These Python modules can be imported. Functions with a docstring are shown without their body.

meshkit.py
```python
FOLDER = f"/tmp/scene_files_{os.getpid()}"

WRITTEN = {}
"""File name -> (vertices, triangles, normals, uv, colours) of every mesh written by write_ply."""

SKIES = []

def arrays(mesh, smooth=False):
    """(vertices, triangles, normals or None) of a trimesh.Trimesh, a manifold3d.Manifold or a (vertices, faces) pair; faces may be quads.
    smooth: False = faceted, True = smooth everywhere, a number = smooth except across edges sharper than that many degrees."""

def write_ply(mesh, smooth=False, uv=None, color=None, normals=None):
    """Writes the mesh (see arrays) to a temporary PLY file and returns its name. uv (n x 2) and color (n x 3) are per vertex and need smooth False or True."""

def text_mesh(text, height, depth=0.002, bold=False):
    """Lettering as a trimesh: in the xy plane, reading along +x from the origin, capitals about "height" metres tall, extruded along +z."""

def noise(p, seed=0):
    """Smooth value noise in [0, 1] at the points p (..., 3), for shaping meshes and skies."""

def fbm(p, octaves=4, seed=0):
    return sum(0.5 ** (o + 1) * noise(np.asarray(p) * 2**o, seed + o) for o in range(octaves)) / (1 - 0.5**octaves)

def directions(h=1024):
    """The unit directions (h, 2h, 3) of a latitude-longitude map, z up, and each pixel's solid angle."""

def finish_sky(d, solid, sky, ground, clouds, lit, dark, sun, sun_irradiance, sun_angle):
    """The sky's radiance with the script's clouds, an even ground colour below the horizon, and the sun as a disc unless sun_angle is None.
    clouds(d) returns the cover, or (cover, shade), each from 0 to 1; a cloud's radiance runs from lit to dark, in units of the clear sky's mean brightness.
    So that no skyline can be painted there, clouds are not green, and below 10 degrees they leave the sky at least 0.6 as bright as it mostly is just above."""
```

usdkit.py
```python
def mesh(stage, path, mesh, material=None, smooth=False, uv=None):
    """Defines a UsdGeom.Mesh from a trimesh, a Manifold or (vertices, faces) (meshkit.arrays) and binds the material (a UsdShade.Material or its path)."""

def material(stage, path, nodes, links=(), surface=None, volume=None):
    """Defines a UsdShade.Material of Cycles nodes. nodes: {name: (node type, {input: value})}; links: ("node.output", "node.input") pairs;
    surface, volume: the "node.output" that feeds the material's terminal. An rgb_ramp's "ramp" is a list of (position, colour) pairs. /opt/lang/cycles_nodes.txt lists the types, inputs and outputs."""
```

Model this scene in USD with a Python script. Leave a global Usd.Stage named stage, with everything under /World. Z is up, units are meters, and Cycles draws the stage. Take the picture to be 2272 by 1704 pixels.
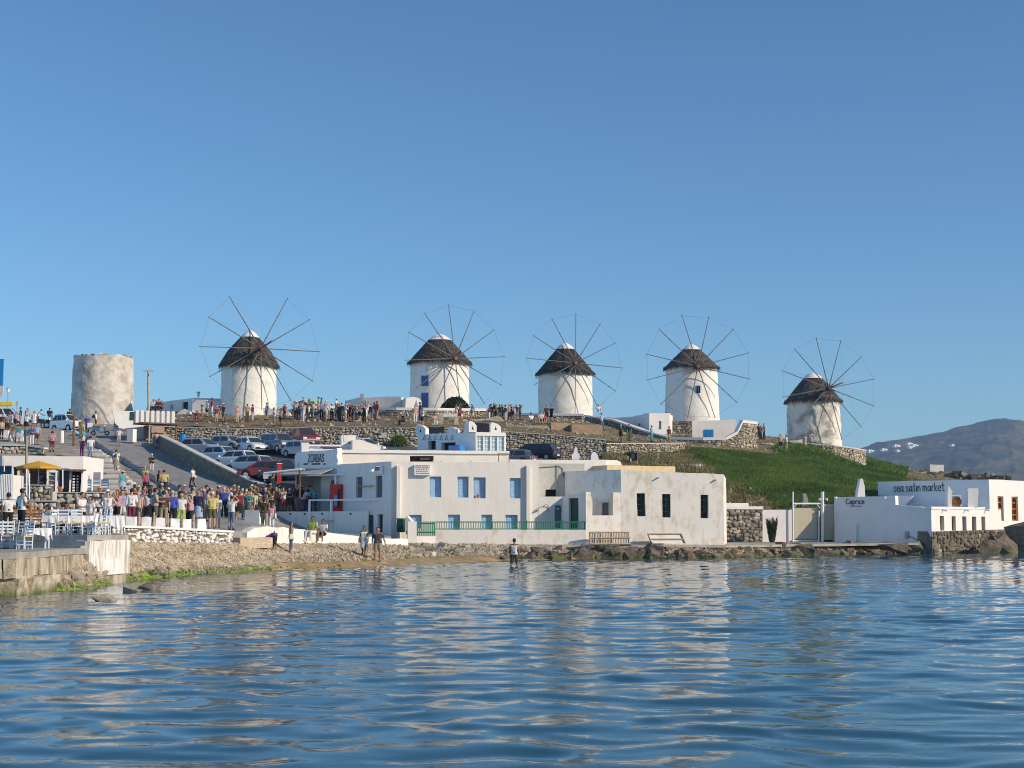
import math, random, numpy as np, trimesh, manifold3d, usdkit, meshkit
from manifold3d import Manifold, CrossSection
from pxr import Usd, UsdGeom, UsdShade, UsdLux, Sdf, Gf, Vt
stage = Usd.Stage.CreateInMemory()
UsdGeom.SetStageUpAxis(stage, UsdGeom.Tokens.z); UsdGeom.SetStageMetersPerUnit(stage, 1.0)
world = UsdGeom.Xform.Define(stage, '/World'); stage.SetDefaultPrim(world.GetPrim())
# ---------------------------------------------------------------- camera
H, F, PITCH = 2.5, 3155.0, math.atan(298 / 3155.0)
cam = UsdGeom.Camera.Define(stage, '/World/camera')
cam.CreateHorizontalApertureAttr(36.0); cam.CreateVerticalApertureAttr(27.0)
cam.CreateFocalLengthAttr(F / 2272 * 36.0); cam.CreateClippingRangeAttr(Gf.Vec2f(0.5, 20000))
cam.AddTranslateOp().Set(Gf.Vec3d(0, 0, H)); cam.AddRotateXOp().Set(90 + math.degrees(PITCH))
cam.CreateExposureAttr(0.05)
# ---------------------------------------------------------------- sky and sun
SUN_E, SUN_BEHIND = math.radians(25), math.radians(25)
sd = np.array([math.cos(SUN_BEHIND) * math.cos(SUN_E), -math.sin(SUN_BEHIND) * math.cos(SUN_E), math.sin(SUN_E)])
usdkit.material(stage, '/World/Looks/sky_look', {
    's': ('sky_texture', {'sky_type': 'single_scattering', 'sun_disc': False, 'sun_elevation': SUN_E, 'sun_rotation': math.atan2(sd[0], sd[1]),
                          'altitude': 10.0, 'air_density': 1.0, 'aerosol_density': 0.2, 'ozone_density': 3.0}),
    'h': ('mix', {'mix_type': 'multiply', 'fac': 1.0, 'color2': (.655, .915, 1.10)}), 'b': ('background_shader', {'strength': 0.11})}, [('s.color', 'h.color1'), ('h.color', 'b.color')], surface='b.background')
dome = UsdLux.DomeLight.Define(stage, '/World/sky')
UsdShade.MaterialBindingAPI.Apply(dome.GetPrim()).Bind(UsdShade.Material.Get(stage, '/World/Looks/sky_look'))
dome.GetPrim().SetCustomDataByKey('label', 'clear deep blue sky above the windmills, paler towards the horizon'); dome.GetPrim().SetCustomDataByKey('category', 'sky'); dome.GetPrim().SetCustomDataByKey('kind', 'structure')
sun = UsdLux.DistantLight.Define(stage, '/World/sun')
sun.CreateIntensityAttr(1.12); sun.CreateAngleAttr(0.5); sun.CreateColorAttr(Gf.Vec3f(1.0, 0.86, 0.67)); sun.CreateNormalizeAttr(True)
sun.AddRotateZOp().Set(90 - math.degrees(SUN_BEHIND)); sun.AddRotateXOp().Set(90 - math.degrees(SUN_E))
# ---------------------------------------------------------------- helpers
R = random.Random(7); NR = np.random.default_rng(11)
cp, sp = math.cos(PITCH), math.sin(PITCH)
CAM = np.array([0, 0, H])
def ray(px, py):
    a, b = (px - 1136) / F, (852 - py) / F
    return np.array([a, cp - b * sp, sp + b * cp])
def P(px, py, Y):
    d = ray(px, py); return CAM + d * (Y / d[1])
def G(px, py, z=0.0):
    d = ray(px, py); return CAM + d * ((z - H) / d[2])
def X_at(px, Y, py=1100): return P(px, py, Y)[0]
def XY(px, Y, py=1100): return P(px, py, Y)[:2]
def Zat(py, Y, px=1136): return P(px, py, Y)[2]
used = {}
def numbered(parent, name):
    k = used.get((parent, name), 0); used[(parent, name)] = k + 1
    return name if k == 0 else f'{name}_{k:03d}'
def data(prim, **kw):
    for k, v in kw.items():
        if v: prim.SetCustomDataByKey(k, v)
ORG = {}
def thing(name, label, category, loc=(0, 0, 0), rz=0.0, group=None, kind=None):
    path = '/World/' + numbered('/World', name)
    x = UsdGeom.Xform.Define(stage, path); x.AddTranslateOp().Set(Gf.Vec3d(*map(float, loc)))
    if rz: x.AddRotateZOp().Set(rz)
    data(x.GetPrim(), label=label, category=category, group=group, kind=kind)
    ORG[path] = np.asarray(loc, float)
    return path
def vf(m):
    if isinstance(m, (tuple, list)):
        v, f = np.asarray(m[0], float), np.asarray(m[1], int)
        if f.ndim == 2 and f.shape[1] == 4: f = np.vstack([f[:, [0, 1, 2]], f[:, [0, 2, 3]]])
        return v, f
    if hasattr(m, 'to_mesh'):
        q = m.to_mesh(); return np.array(q.vert_properties[:, :3], float), np.array(q.tri_verts, int)
    return np.array(m.vertices), np.array(m.faces)
def part(parent, name, m, mat, smooth=False, label=None, kind=None, world=False):
    path = parent + '/' + numbered(parent, name)
    v, f = vf(m)
    if world: v = v - ORG['/'.join(parent.split('/')[:3])]
    g = usdkit.mesh(stage, path, (v, f), mat, smooth)
    data(g.GetPrim(), label=label, kind=kind)
    return path
def solo(name, m, mat, label=None, category=None, group=None, kind=None, smooth=False):
    path = '/World/' + numbered('/World', name)
    v, f = vf(m); base = np.array([(v[:, 0].min() + v[:, 0].max()) / 2, (v[:, 1].min() + v[:, 1].max()) / 2, v[:, 2].min()])
    if kind: base = np.zeros(3)
    g = usdkit.mesh(stage, path, (v - base, f), mat, smooth)
    if not kind: g.AddTranslateOp().Set(Gf.Vec3d(*map(float, base)))
    data(g.GetPrim(), label=label, category=category, group=group, kind=kind)
    ORG[path] = base
    return path
def cat(ms):
    vs, fs, n = [], [], 0
    for m in ms:
        v, f = vf(m); vs.append(v); fs.append(f + n); n += len(v)
    return np.vstack(vs), np.vstack(fs)
BF = np.array([[0, 3, 2, 1], [4, 5, 6, 7], [0, 1, 5, 4], [1, 2, 6, 5], [2, 3, 7, 6], [3, 0, 4, 7]])
def hexa(c8): return vf((np.asarray(c8, float), BF))
def box(c, s, rz=0.0):
    x, y, z = np.asarray(s, float) / 2
    v = np.array([[-x, -y, -z], [x, -y, -z], [x, y, -z], [-x, y, -z], [-x, -y, z], [x, -y, z], [x, y, z], [-x, y, z]])
    a = math.radians(rz); m = np.array([[math.cos(a), -math.sin(a), 0], [math.sin(a), math.cos(a), 0], [0, 0, 1]])
    return vf((v @ m.T + np.asarray(c, float), BF))
def tube(p, q, r0, r1=None, n=6, caps=True):
    p, q = np.asarray(p, float), np.asarray(q, float); r1 = r0 if r1 is None else r1
    d = q - p; d = d / max(np.linalg.norm(d), 1e-9)
    a = np.cross(d, [0, 0, 1.0] if abs(d[2]) < .9 else [1.0, 0, 0]); a /= np.linalg.norm(a); b = np.cross(d, a)
    t = np.arange(n) * 2 * math.pi / n
    ring = np.cos(t)[:, None] * a + np.sin(t)[:, None] * b
    v = np.vstack([p + ring * r0, q + ring * r1]); f = []
    for i in range(n):
        j = (i + 1) % n; f += [[i, j, n + j], [i, n + j, n + i]]
    if caps:
        for i in range(1, n - 1): f += [[0, i + 1, i], [n, n + i, n + i + 1]]
    f = np.array(f)
    return v, f[:, ::-1] if np.dot(np.cross(v[f[0][1]] - v[f[0][0]], v[f[0][2]] - v[f[0][0]]), ring[0]) < 0 else f
def path_tube(pts, r, n=5): return cat([tube(pts[i], pts[i + 1], r, n=n) for i in range(len(pts) - 1)])
def prism(poly, z0, z1):
    cs = CrossSection([np.asarray(poly, float)]) 
    if cs.area() <= 0: cs = CrossSection([np.asarray(poly, float)[::-1]])
    return Manifold.extrude(cs, z1 - z0).translate([0, 0, z0])
def man(m):
    v, f = vf(m)
    o = Manifold(manifold3d.Mesh(v.astype(np.float32), f.astype(np.uint32)))
    if o.volume() < 0: o = Manifold(manifold3d.Mesh(v.astype(np.float32), f[:, ::-1].astype(np.uint32)))
    return o
def wob(m, amp=.02, length=.9, seed=0, freq=.7):
    if hasattr(m, 'refine_to_length'): m = m.refine_to_length(length)
    v, f = vf(m)
    d = np.stack([meshkit.noise(v * freq, seed + k) for k in range(3)], 1) - .5
    return v + d * 2 * amp, f
class Wall:
    """A vertical wall plane from A to B (left to right as the sea side sees it)."""
    def __init__(s, A, B):
        s.A = np.array([A[0], A[1], 0.0]); d = np.array([B[0] - A[0], B[1] - A[1], 0.0]); s.L = np.linalg.norm(d); s.d = d / s.L
        s.n = np.array([s.d[1], -s.d[0], 0])
        s.ang = math.degrees(math.atan2(s.d[1], s.d[0]))
    def uz(s, px, py):
        r = ray(px, py); t = np.dot(s.A - CAM, s.n) / np.dot(r, s.n); p = CAM + r * t
        return float(np.dot(p - s.A, s.d)), float(p[2])
    def pt(s, u, o, z): return s.A + s.d * u + s.n * o + np.array([0, 0, z])
    def slab(s, u0, u1, z0, z1, o0, o1):
        return hexa([s.pt(u0, o1, z0), s.pt(u1, o1, z0), s.pt(u1, o0, z0), s.pt(u0, o0, z0), s.pt(u0, o1, z1), s.pt(u1, o1, z1), s.pt(u1, o0, z1), s.pt(u0, o0, z1)])
    def rect(s, x0, y0, x1, y1):
        (u0, za), (u1, zb) = s.uz(x0, y1), s.uz(x1, y0); _, zc = s.uz(x0, y0); return u0, u1, za, (zb + zc) / 2
    def quadpts(s, pts, o0, o1):
        """A plate of the wall with the (u, z) outline pts between offsets o0 < o1."""
        cs = CrossSection([np.asarray(pts, float)])
        if cs.area() <= 0: cs = CrossSection([np.asarray(pts, float)[::-1]])
        v, f = vf(Manifold.extrude(cs, o1 - o0))
        return s.A + v[:, :1] * s.d + (v[:, 2:3] + o0) * s.n + v[:, 1:2] * np.array([0, 0, 1.0]), f
def sheet(rows, nu, nv, amp=0.0, seed=0, freq=.5):
    """Lofted ground: rows of 3-D points (equal counts), resampled to nu x nv, with noise in height."""
    g = np.array(rows, float); r, c, _ = g.shape
    def interp(a, n, axis):
        k = a.shape[axis]; t = np.linspace(0, k - 1, n); i = np.minimum(t.astype(int), k - 2); w = (t - i)
        sh = [1, 1, 1]; sh[axis] = n; w = w.reshape(sh)
        return np.take(a, i, axis) * (1 - w) + np.take(a, i + 1, axis) * w
    g = interp(interp(g, nu, 1), nv, 0)
    v = g.reshape(-1, 3)
    if amp: v[:, 2] += (meshkit.fbm(v * freq, 4, seed) - .5) * 2 * amp
    i = np.arange(nv - 1)[:, None] * nu + np.arange(nu - 1)[None]; i = i.ravel()
    f = np.vstack([np.stack([i, i + 1, i + nu + 1], 1), np.stack([i, i + nu + 1, i + nu], 1)])
    a, b, c_ = v[f[0]]
    if np.cross(b - a, c_ - a)[2] < 0: f = f[:, ::-1]
    return v, f
GROUNDS = {}
def hit(px, py, names):
    """Where the sight line of a pixel meets the named ground sheets."""
    d = ray(px, py); best = None
    for n in names:
        v, f = GROUNDS[n]; a, b, c = v[f[:, 0]], v[f[:, 1]], v[f[:, 2]]
        e1, e2 = b - a, c - a; h = np.cross(d, e2); det = (e1 * h).sum(1); ok = np.abs(det) > 1e-12
        inv = np.where(ok, 1 / np.where(ok, det, 1), 0); s = CAM - a; u = (s * h).sum(1) * inv; q = np.cross(s, e1); w = (q @ d) * inv; t = (e2 * q).sum(1) * inv
        m = ok & (u >= 0) & (w >= 0) & (u + w <= 1) & (t > 1)
        if m.any():
            t0 = t[m].min(); best = t0 if best is None else min(best, t0)
    return None if best is None else CAM + d * best
def drop(x, y, names, default=2.0):
    z = None
    for n in names:
        v, f = GROUNDS[n]; a, b, c = v[f[:, 0]], v[f[:, 1]], v[f[:, 2]]
        den = (b[:, 1] - c[:, 1]) * (a[:, 0] - c[:, 0]) + (c[:, 0] - b[:, 0]) * (a[:, 1] - c[:, 1]); ok = np.abs(den) > 1e-12; den = np.where(ok, den, 1)
        w0 = ((b[:, 1] - c[:, 1]) * (x - c[:, 0]) + (c[:, 0] - b[:, 0]) * (y - c[:, 1])) / den
        w1 = ((c[:, 1] - a[:, 1]) * (x - c[:, 0]) + (a[:, 0] - c[:, 0]) * (y - c[:, 1])) / den
        w2 = 1 - w0 - w1; m = ok & (w0 >= -1e-6) & (w1 >= -1e-6) & (w2 >= -1e-6)
        if m.any():
            zz = (w0 * a[:, 2] + w1 * b[:, 2] + w2 * c[:, 2])[m].max(); z = zz if z is None else max(z, zz)
    return default if z is None else z
# ---------------------------------------------------------------- materials
MATS = {}
def mat(name, col, rough=.85, var=.15, scale=3.0, bump=0.0, col2=None, isl=0.0, spec=.3, bscale=None, stretch=None, metallic=0.0, coat=0.0, lo=.35, hi=.65):
    c = np.array(col, float); c2 = np.array(col2, float) if col2 is not None else c * (1 - var)
    if col2 is None: c = np.minimum(c * (1 + var * .5), .95)
    n = {'g': ('geometry', {}), 'n': ('noise_texture', {'scale': scale, 'detail': 6.0, 'roughness': .6}), 'r': ('rgb_ramp', {'ramp': [(lo, tuple(c2)), (hi, tuple(c))]}),
         'p': ('principled_bsdf', {'roughness': rough, 'specular_ior_level': spec, 'metallic': metallic, 'coat_weight': coat})}
    l = [('n.fac', 'r.fac')]
    if stretch:
        n['m'] = ('mapping', {'scale': stretch}); l += [('g.position', 'm.vector'), ('m.vector', 'n.vector')]
    else: l += [('g.position', 'n.vector')]
    src = 'r.color'
    if isl:
        n['o'] = ('object_info', {}); n['a'] = ('math', {'math_type': 'add'}); n['w'] = ('math', {'math_type': 'fraction'})
        n['k'] = ('map_range', {'from_min': 0., 'from_max': 1., 'to_min': 1 - isl, 'to_max': 1 + isl}); n['h'] = ('hsv', {})
        l += [('g.random_per_island', 'a.value1'), ('o.random', 'a.value2'), ('a.value', 'w.value1'), ('w.value', 'k.value'), ('k.result', 'h.value'), ('r.color', 'h.color')]
        src = 'h.color'
    l.append((src, 'p.base_color'))
    if bump:
        n['bn'] = ('noise_texture', {'scale': bscale or scale * 6, 'detail': 5.0}); n['b'] = ('bump', {'strength': .9, 'distance': bump})
        l += [('g.position', 'bn.vector'), ('bn.fac', 'b.height'), ('b.normal', 'p.normal')]
    MATS[name] = usdkit.material(stage, '/World/Looks/' + name, n, l, surface='p.BSDF'); return MATS[name]
whitewash = mat('whitewash', (.80, .75, .685), col2=(.735, .68, .61), scale=1.7, bump=.010, bscale=6, lo=.32, hi=.52, stretch=(1.3, 1.3, .28))
whitewash_b = mat('whitewash_bright', (.77, .74, .70), var=.05, scale=1.5, bump=.008, bscale=7)
cream = mat('cream_plaster', (.78, .71, .62), var=.08, scale=1.0, bump=.008, bscale=7)
stained = mat('stained_plaster', (.79, .735, .67), col2=(.66, .575, .455), scale=1.9, bump=.012, bscale=9, lo=.36, hi=.50, stretch=(1, 1, .55))
millwash = mat('mill_plaster', (.80, .765, .70), col2=(.66, .62, .56), scale=.9, bump=.04, bscale=4, lo=.28, hi=.5)
millold = mat('worn_mill_plaster', (.74, .70, .63), col2=(.33, .29, .23), scale=.55, bump=.07, bscale=3, lo=.36, hi=.52)
ruin = mat('ruined_mill_plaster', (.66, .61, .54), col2=(.42, .37, .30), scale=.9, bump=.09, bscale=2.5, lo=.35, hi=.6)
ochre = mat('ochre_plaster', (.62, .48, .28), var=.12, scale=2)
stones = [mat(f'stone_{n}', c, var=.3, scale=4, isl=.35, bump=.03, bscale=9) for n, c in (('grey', (.42, .37, .29)), ('tan', (.50, .41, .28)), ('dark', (.24, .205, .16)), ('pale', (.60, .53, .42)))]
mortar = mat('wall_core', (.19, .165, .13), var=.3, scale=3, bump=.05)
coping = mat('coping', (.60, .57, .52), var=.12, scale=2)
concrete = mat('concrete', (.36, .33, .285), var=.25, scale=1.5, bump=.02, bscale=8)
concrete_w = mat('stained_concrete', (.58, .49, .37), col2=(.22, .18, .12), scale=2.4, bump=.04, lo=.36, hi=.6, stretch=(1, 1, .22))
whiteblock = mat('streaked_white_concrete', (.80, .76, .71), col2=(.50, .44, .37), scale=2.6, bump=.03, lo=.40, hi=.52, stretch=(2.6, 2.6, .25))
asphalt = mat('asphalt', (.10, .10, .105), var=.25, scale=.8, bump=.01)
roadm = mat('ramp_paving', (.29, .28, .265), var=.2, scale=1.2, bump=.01)
promm = mat('promenade_paving', (.31, .29, .265), var=.2, scale=1.0, bump=.01)
kerbm = mat('rough_kerb', (.33, .31, .28), var=.3, scale=1.5, bump=.03)
sand = mat('sand', (.46, .32, .16), col2=(.27, .19, .10), scale=1.2, bump=.03, bscale=6)
dryg = mat('dry_hill_soil', (.25, .19, .105), col2=(.17, .125, .07), scale=.6, bump=.08, bscale=3)
greeng = mat('green_bank_soil', (.14, .19, .05), col2=(.13, .11, .05), scale=.5, bump=.08, bscale=3)
def blades(name, c1, c2, sc):
    MATS[name] = usdkit.material(stage, '/World/Looks/' + name, {'g': ('geometry', {}), 'n': ('noise_texture', {'scale': sc, 'detail': 5.0}), 'r': ('rgb_ramp', {'ramp': [(.36, c2), (.62, c1)]}), 'k': ('map_range', {'to_min': .65, 'to_max': 1.35}), 'h': ('hsv', {}),
        'p': ('principled_bsdf', {'roughness': .6, 'specular_ior_level': .25}), 't': ('translucent_bsdf', {}), 'm': ('mix_closure', {'fac': .4})},
        [('g.position', 'n.vector'), ('n.fac', 'r.fac'), ('g.random_per_island', 'k.value'), ('k.result', 'h.value'), ('r.color', 'h.color'), ('h.color', 'p.base_color'), ('h.color', 't.color'), ('p.BSDF', 'm.closure1'), ('t.BSDF', 'm.closure2')], surface='m.closure')
    return MATS[name]
blade_g = blades('green_blades', (.25, .37, .065), (.12, .21, .04), .22)
blade_d = blades('dry_blades', (.50, .38, .19), (.30, .28, .10), .4)
leafm = mat('shrub_leaves', (.07, .10, .03), col2=(.03, .05, .015), scale=2, isl=.35, rough=.55)
stemm = mat('stems', (.10, .07, .04), var=.3)
thatch = mat('thatch', (.095, .08, .065), col2=(.035, .03, .026), scale=2.5, isl=.35, rough=.95, bump=.08, bscale=10, stretch=(1, 1, .4))
armwood = mat('arm_wood', (.165, .16, .155), var=.25, scale=3)
redwood = mat('hub_wood', (.11, .06, .045), var=.3, scale=4)
ropem = mat('rope', (.16, .14, .12), var=.2)
wood = mat('weathered_wood', (.45, .36, .25), var=.3, scale=4, isl=.2, stretch=(1, 1, 6))
browns = mat('brown_wood', (.20, .12, .065), var=.3, scale=5)
orangewood = mat('orange_wood', (.36, .15, .045), var=.3, scale=4)
bluep = mat('blue_paint', (.34, .52, .72), var=.12, scale=4, rough=.5)
bluedk = mat('dark_blue_paint', (.05, .13, .32), var=.12, scale=4, rough=.5)
bluesat = mat('bright_blue', (.02, .22, .55), var=.1, rough=.5)
greenp = mat('green_paint', (.03, .20, .11), var=.15, scale=4, rough=.5)
greendk = mat('dark_green_paint', (.012, .06, .04), var=.2, scale=3, rough=.5)
greyp = mat('grey_door', (.16, .17, .19), var=.15)
whitep = mat('white_paint', (.80, .80, .80), var=.05, rough=.45)
chairw = mat('chair_white', (.72, .76, .80), var=.06, rough=.5)
cloth = mat('white_cloth', (.82, .80, .80), var=.06, rough=.9)
rush = mat('rush_seat', (.60, .45, .20), var=.2)
redp = mat('red_enamel', (.50, .03, .03), var=.1, rough=.35)
dark = mat('dark_opening', (.02, .02, .022), var=.2)
greyst = mat('grey_metal', (.30, .31, .33), var=.1, rough=.45)
rustm = mat('rusty_iron', (.16, .08, .05), var=.3)
blacki = mat('black_paint', (.02, .02, .025), var=.1, rough=.5)
ink = mat('blue_black_lettering', (.03, .04, .085), var=.1)
rubber = mat('rubber', (.025, .025, .025), var=.1)
silver = mat('rim_silver', (.55, .55, .56), var=.05, rough=.3, metallic=.7)
amberl = mat('red_lens', (.55, .03, .02), rough=.2, var=.05)
clearl = mat('headlight_lens', (.75, .78, .8), rough=.1, var=.03)
orangep = mat('orange_awning', (.62, .34, .03), var=.1)
canvasm = mat('grey_canvas', (.42, .40, .37), var=.15)
tanp = mat('shack_board', (.36, .25, .16), var=.2, scale=3)
yellowp = mat('yellow_paint', (.75, .55, .05), var=.05)
terra = mat('terracotta', (.48, .15, .05), var=.15)
MATS['glass'] = glass = usdkit.material(stage, '/World/Looks/glass', {'p': ('principled_bsdf', {'base_color': (.03, .04, .045), 'roughness': .06, 'ior': 1.5, 'specular_ior_level': .6})}, surface='p.BSDF')
MATS['palepane'] = palepane = mat('pale_lattice_pane', (.30, .46, .50), var=.2, scale=5, rough=.12, spec=.6)
# rocks: algae where the sea wets them
def rock(name, c1, c2, moss, m0, m1):
    MATS[name] = usdkit.material(stage, '/World/Looks/' + name, {
        'g': ('geometry', {}), 'x': ('separate_xyz', {}), 'n': ('noise_texture', {'scale': 2.5, 'detail': 6.0}), 'n2': ('noise_texture', {'scale': 1.1, 'detail': 4.0}),
        'r': ('rgb_ramp', {'ramp': [(.35, c2), (.65, c1)]}), 'ma': ('math', {'math_type': 'multiply_add', 'value2': .9, 'value3': -.45}), 'ad': ('math', {'math_type': 'add'}),
        'mr': ('map_range', {'from_min': m1, 'from_max': m0, 'to_min': 0., 'to_max': 1., 'clamp': True}), 'mx': ('mix_color', {'b': moss}),
        'o': ('object_info', {}), 'a': ('math', {'math_type': 'add'}), 'w': ('math', {'math_type': 'fraction'}), 'k': ('map_range', {'to_min': .7, 'to_max': 1.3}), 'h': ('hsv', {}),
        'b': ('bump', {'strength': 1.0, 'distance': .05}), 'bn': ('noise_texture', {'scale': 8.0, 'detail': 6.0}), 'p': ('principled_bsdf', {'roughness': .75})},
        [('g.position', 'x.vector'), ('g.position', 'n.vector'), ('g.position', 'n2.vector'), ('n.fac', 'r.fac'), ('n2.fac', 'ma.value1'), ('ma.value', 'ad.value1'), ('x.z', 'ad.value2'),
         ('ad.value', 'mr.value'), ('mr.result', 'mx.fac'), ('g.random_per_island', 'a.value1'), ('o.random', 'a.value2'), ('a.value', 'w.value1'), ('w.value', 'k.value'), ('k.result', 'h.value'),
         ('r.color', 'h.color'), ('h.color', 'mx.a'), ('mx.result', 'p.base_color'), ('g.position', 'bn.vector'), ('bn.fac', 'b.height'), ('b.normal', 'p.normal')], surface='p.BSDF')
    return MATS[name]
rock_m = rock('mossy_rock', (.40, .33, .25), (.20, .165, .125), (.20, .27, .03), -.02, .36)
rock_q = rock('quay_stone', (.52, .43, .32), (.24, .195, .135), (.12, .13, .03), .0, .3)
rock_d = rock('dark_shore_rock', (.19, .14, .09), (.06, .047, .033), (.11, .13, .02), -.02, .2)
pebm = rock('pebble', (.54, .44, .31), (.30, .245, .17), (.13, .18, .02), .1, .25)
# ================================================================ the setting
def spaced(a, b, d0, d1):
    x, out = a, [a]
    while x < b: x += d0 + (d1 - d0) * (x - a) / (b - a); out.append(x)
    return np.array(out)
# ---- sea: a real wave surface
yy = np.concatenate([[-4000, -1500, -400, -120, -30, 0], spaced(6.5, 112.0, .068, .42), [125, 150, 200, 300, 600, 1500, 4500]])
xp = spaced(9.0, 60.0, .14, .6)[1:]
xc = np.arange(-9, 9.01, .11)
xx = np.concatenate([[-4500, -1500, -500, -150, -90], -xp[::-1], xc, xp, [90, 150, 500, 1500, 4500]])
gx, gy = np.meshgrid(xx, yy); h = np.zeros_like(gx); wr = np.random.default_rng(5)
wx = gx + (meshkit.fbm(np.stack([gx * .45, gy * .45, gx * 0], -1), 3, 3) - .5) * 2.4; wy = gy + (meshkit.fbm(np.stack([gx * .45, gy * .45, gx * 0 + 5], -1), 3, 8) - .5) * 1.5
for lam, slope, n in ((2.6, .017, 6), (1.4, .035, 10), (.85, .042, 13), (.52, .030, 13)):
    for k in range(n):
        l_ = lam * wr.uniform(.75, 1.3); th = wr.normal(math.radians(86), math.radians(33)); kk = 2 * math.pi / l_
        h += slope / kk * math.sqrt(2.0 / n) * np.sin(kk * (math.cos(th) * wx + math.sin(th) * wy) + wr.uniform(0, 6.28))
gust = meshkit.fbm(np.stack([gx * .05, gy * .09, gx * 0 + 2], -1), 3, 21)
h *= np.clip(.35 + 1.3 * gust, .5, 1.5) * np.clip((70 - np.abs(gx)) / 20, 0, 1) * np.clip((118 - gy) / 12, 0, 1) * np.clip((gy - 2) / 6, 0, 1)
ny, nx = gx.shape; i = (np.arange(ny - 1)[:, None] * nx + np.arange(nx - 1)[None]).ravel()
sea_v, sea_f = np.stack([gx, gy, h], -1).reshape(-1, 3), np.vstack([np.stack([i, i + 1, i + nx + 1], 1), np.stack([i, i + nx + 1, i + nx], 1)])
water = usdkit.material(stage, '/World/Looks/sea_water', {
    'g': ('geometry', {}), 'm': ('mapping', {'scale': (1.0, 1.7, 1.0)}), 'n': ('noise_texture', {'scale': 4.0, 'detail': 4.0, 'roughness': .55}),
    'b': ('bump', {'strength': .6, 'distance': .004}), 'p': ('principled_bsdf', {'base_color': (.018, .075, .098), 'roughness': .012, 'ior': 1.34, 'specular_ior_level': .5})},
    [('g.position', 'm.vector'), ('m.vector', 'n.vector'), ('n.fac', 'b.height'), ('b.normal', 'p.normal')], surface='p.BSDF')
solo('sea', (sea_v, sea_f), water, 'rippled blue sea filling the bay in front of the white houses', 'sea', kind='structure', smooth=True)
# ---- beach
SHORE = [(-120, 1322), (0, 1317), (100, 1312), (200, 1306), (250, 1292), (340, 1282), (456, 1273), (535, 1269), (650, 1263), (772, 1259), (860, 1254), (950, 1250), (1050, 1246), (1150, 1242.5), (1300, 1239.5), (1500, 1238.8), (1640, 1236.4), (1760, 1232.5), (1900, 1230), (2070, 1228), (2272, 1225), (2420, 1224)]
BACK = [(-120, 1250, 50), (0, 1248, 51), (100, 1246, 52), (200, 1242, 54), (250, 1200, 62.2), (340, 1203, 64.2), (456, 1206, 66.7), (535, 1206, 70.3), (650, 1202, 77.3), (772, 1204, 82.3), (860, 1207, 86), (950, 1208, 90.5), (1050, 1209, 91), (1150, 1210, 91.4), (1300, 1211, 91.6), (1500, 1211, 92.2), (1640, 1210, 94.2), (1760, 1208, 98), (1900, 1206, 101), (2070, 1222, 101.6), (2272, 1219, 107), (2420, 1218, 110)]
sh = [G(a, b) for a, b in SHORE]; bk = [P(a, b, c) for a, b, c in BACK]
rows = []
for t in (-.6, -.2, 0, .25, .5, .75, 1.0):
    rows.append([s + (b - s) * t if t >= 0 else s + (b - s) * t * np.array([1, 1, 0]) * (3 / max(np.linalg.norm((b - s)[:2]), 1)) + np.array([0, 0, t * .7]) for s, b in zip(sh, bk)])
for k, t in ((3, .25), (4, .5), (5, .75)):                       # a steeper foreshore, then a flatter top
    for j in range(len(sh)): rows[k][j][2] = bk[j][2] * (t ** .85)
GROUNDS['beach'] = sheet(rows, 260, 60, .06, 1, .6)
solo('beach', GROUNDS['beach'], sand, 'narrow strip of brown sand and pebbles curving along the water', 'beach', kind='structure', smooth=True)
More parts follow.
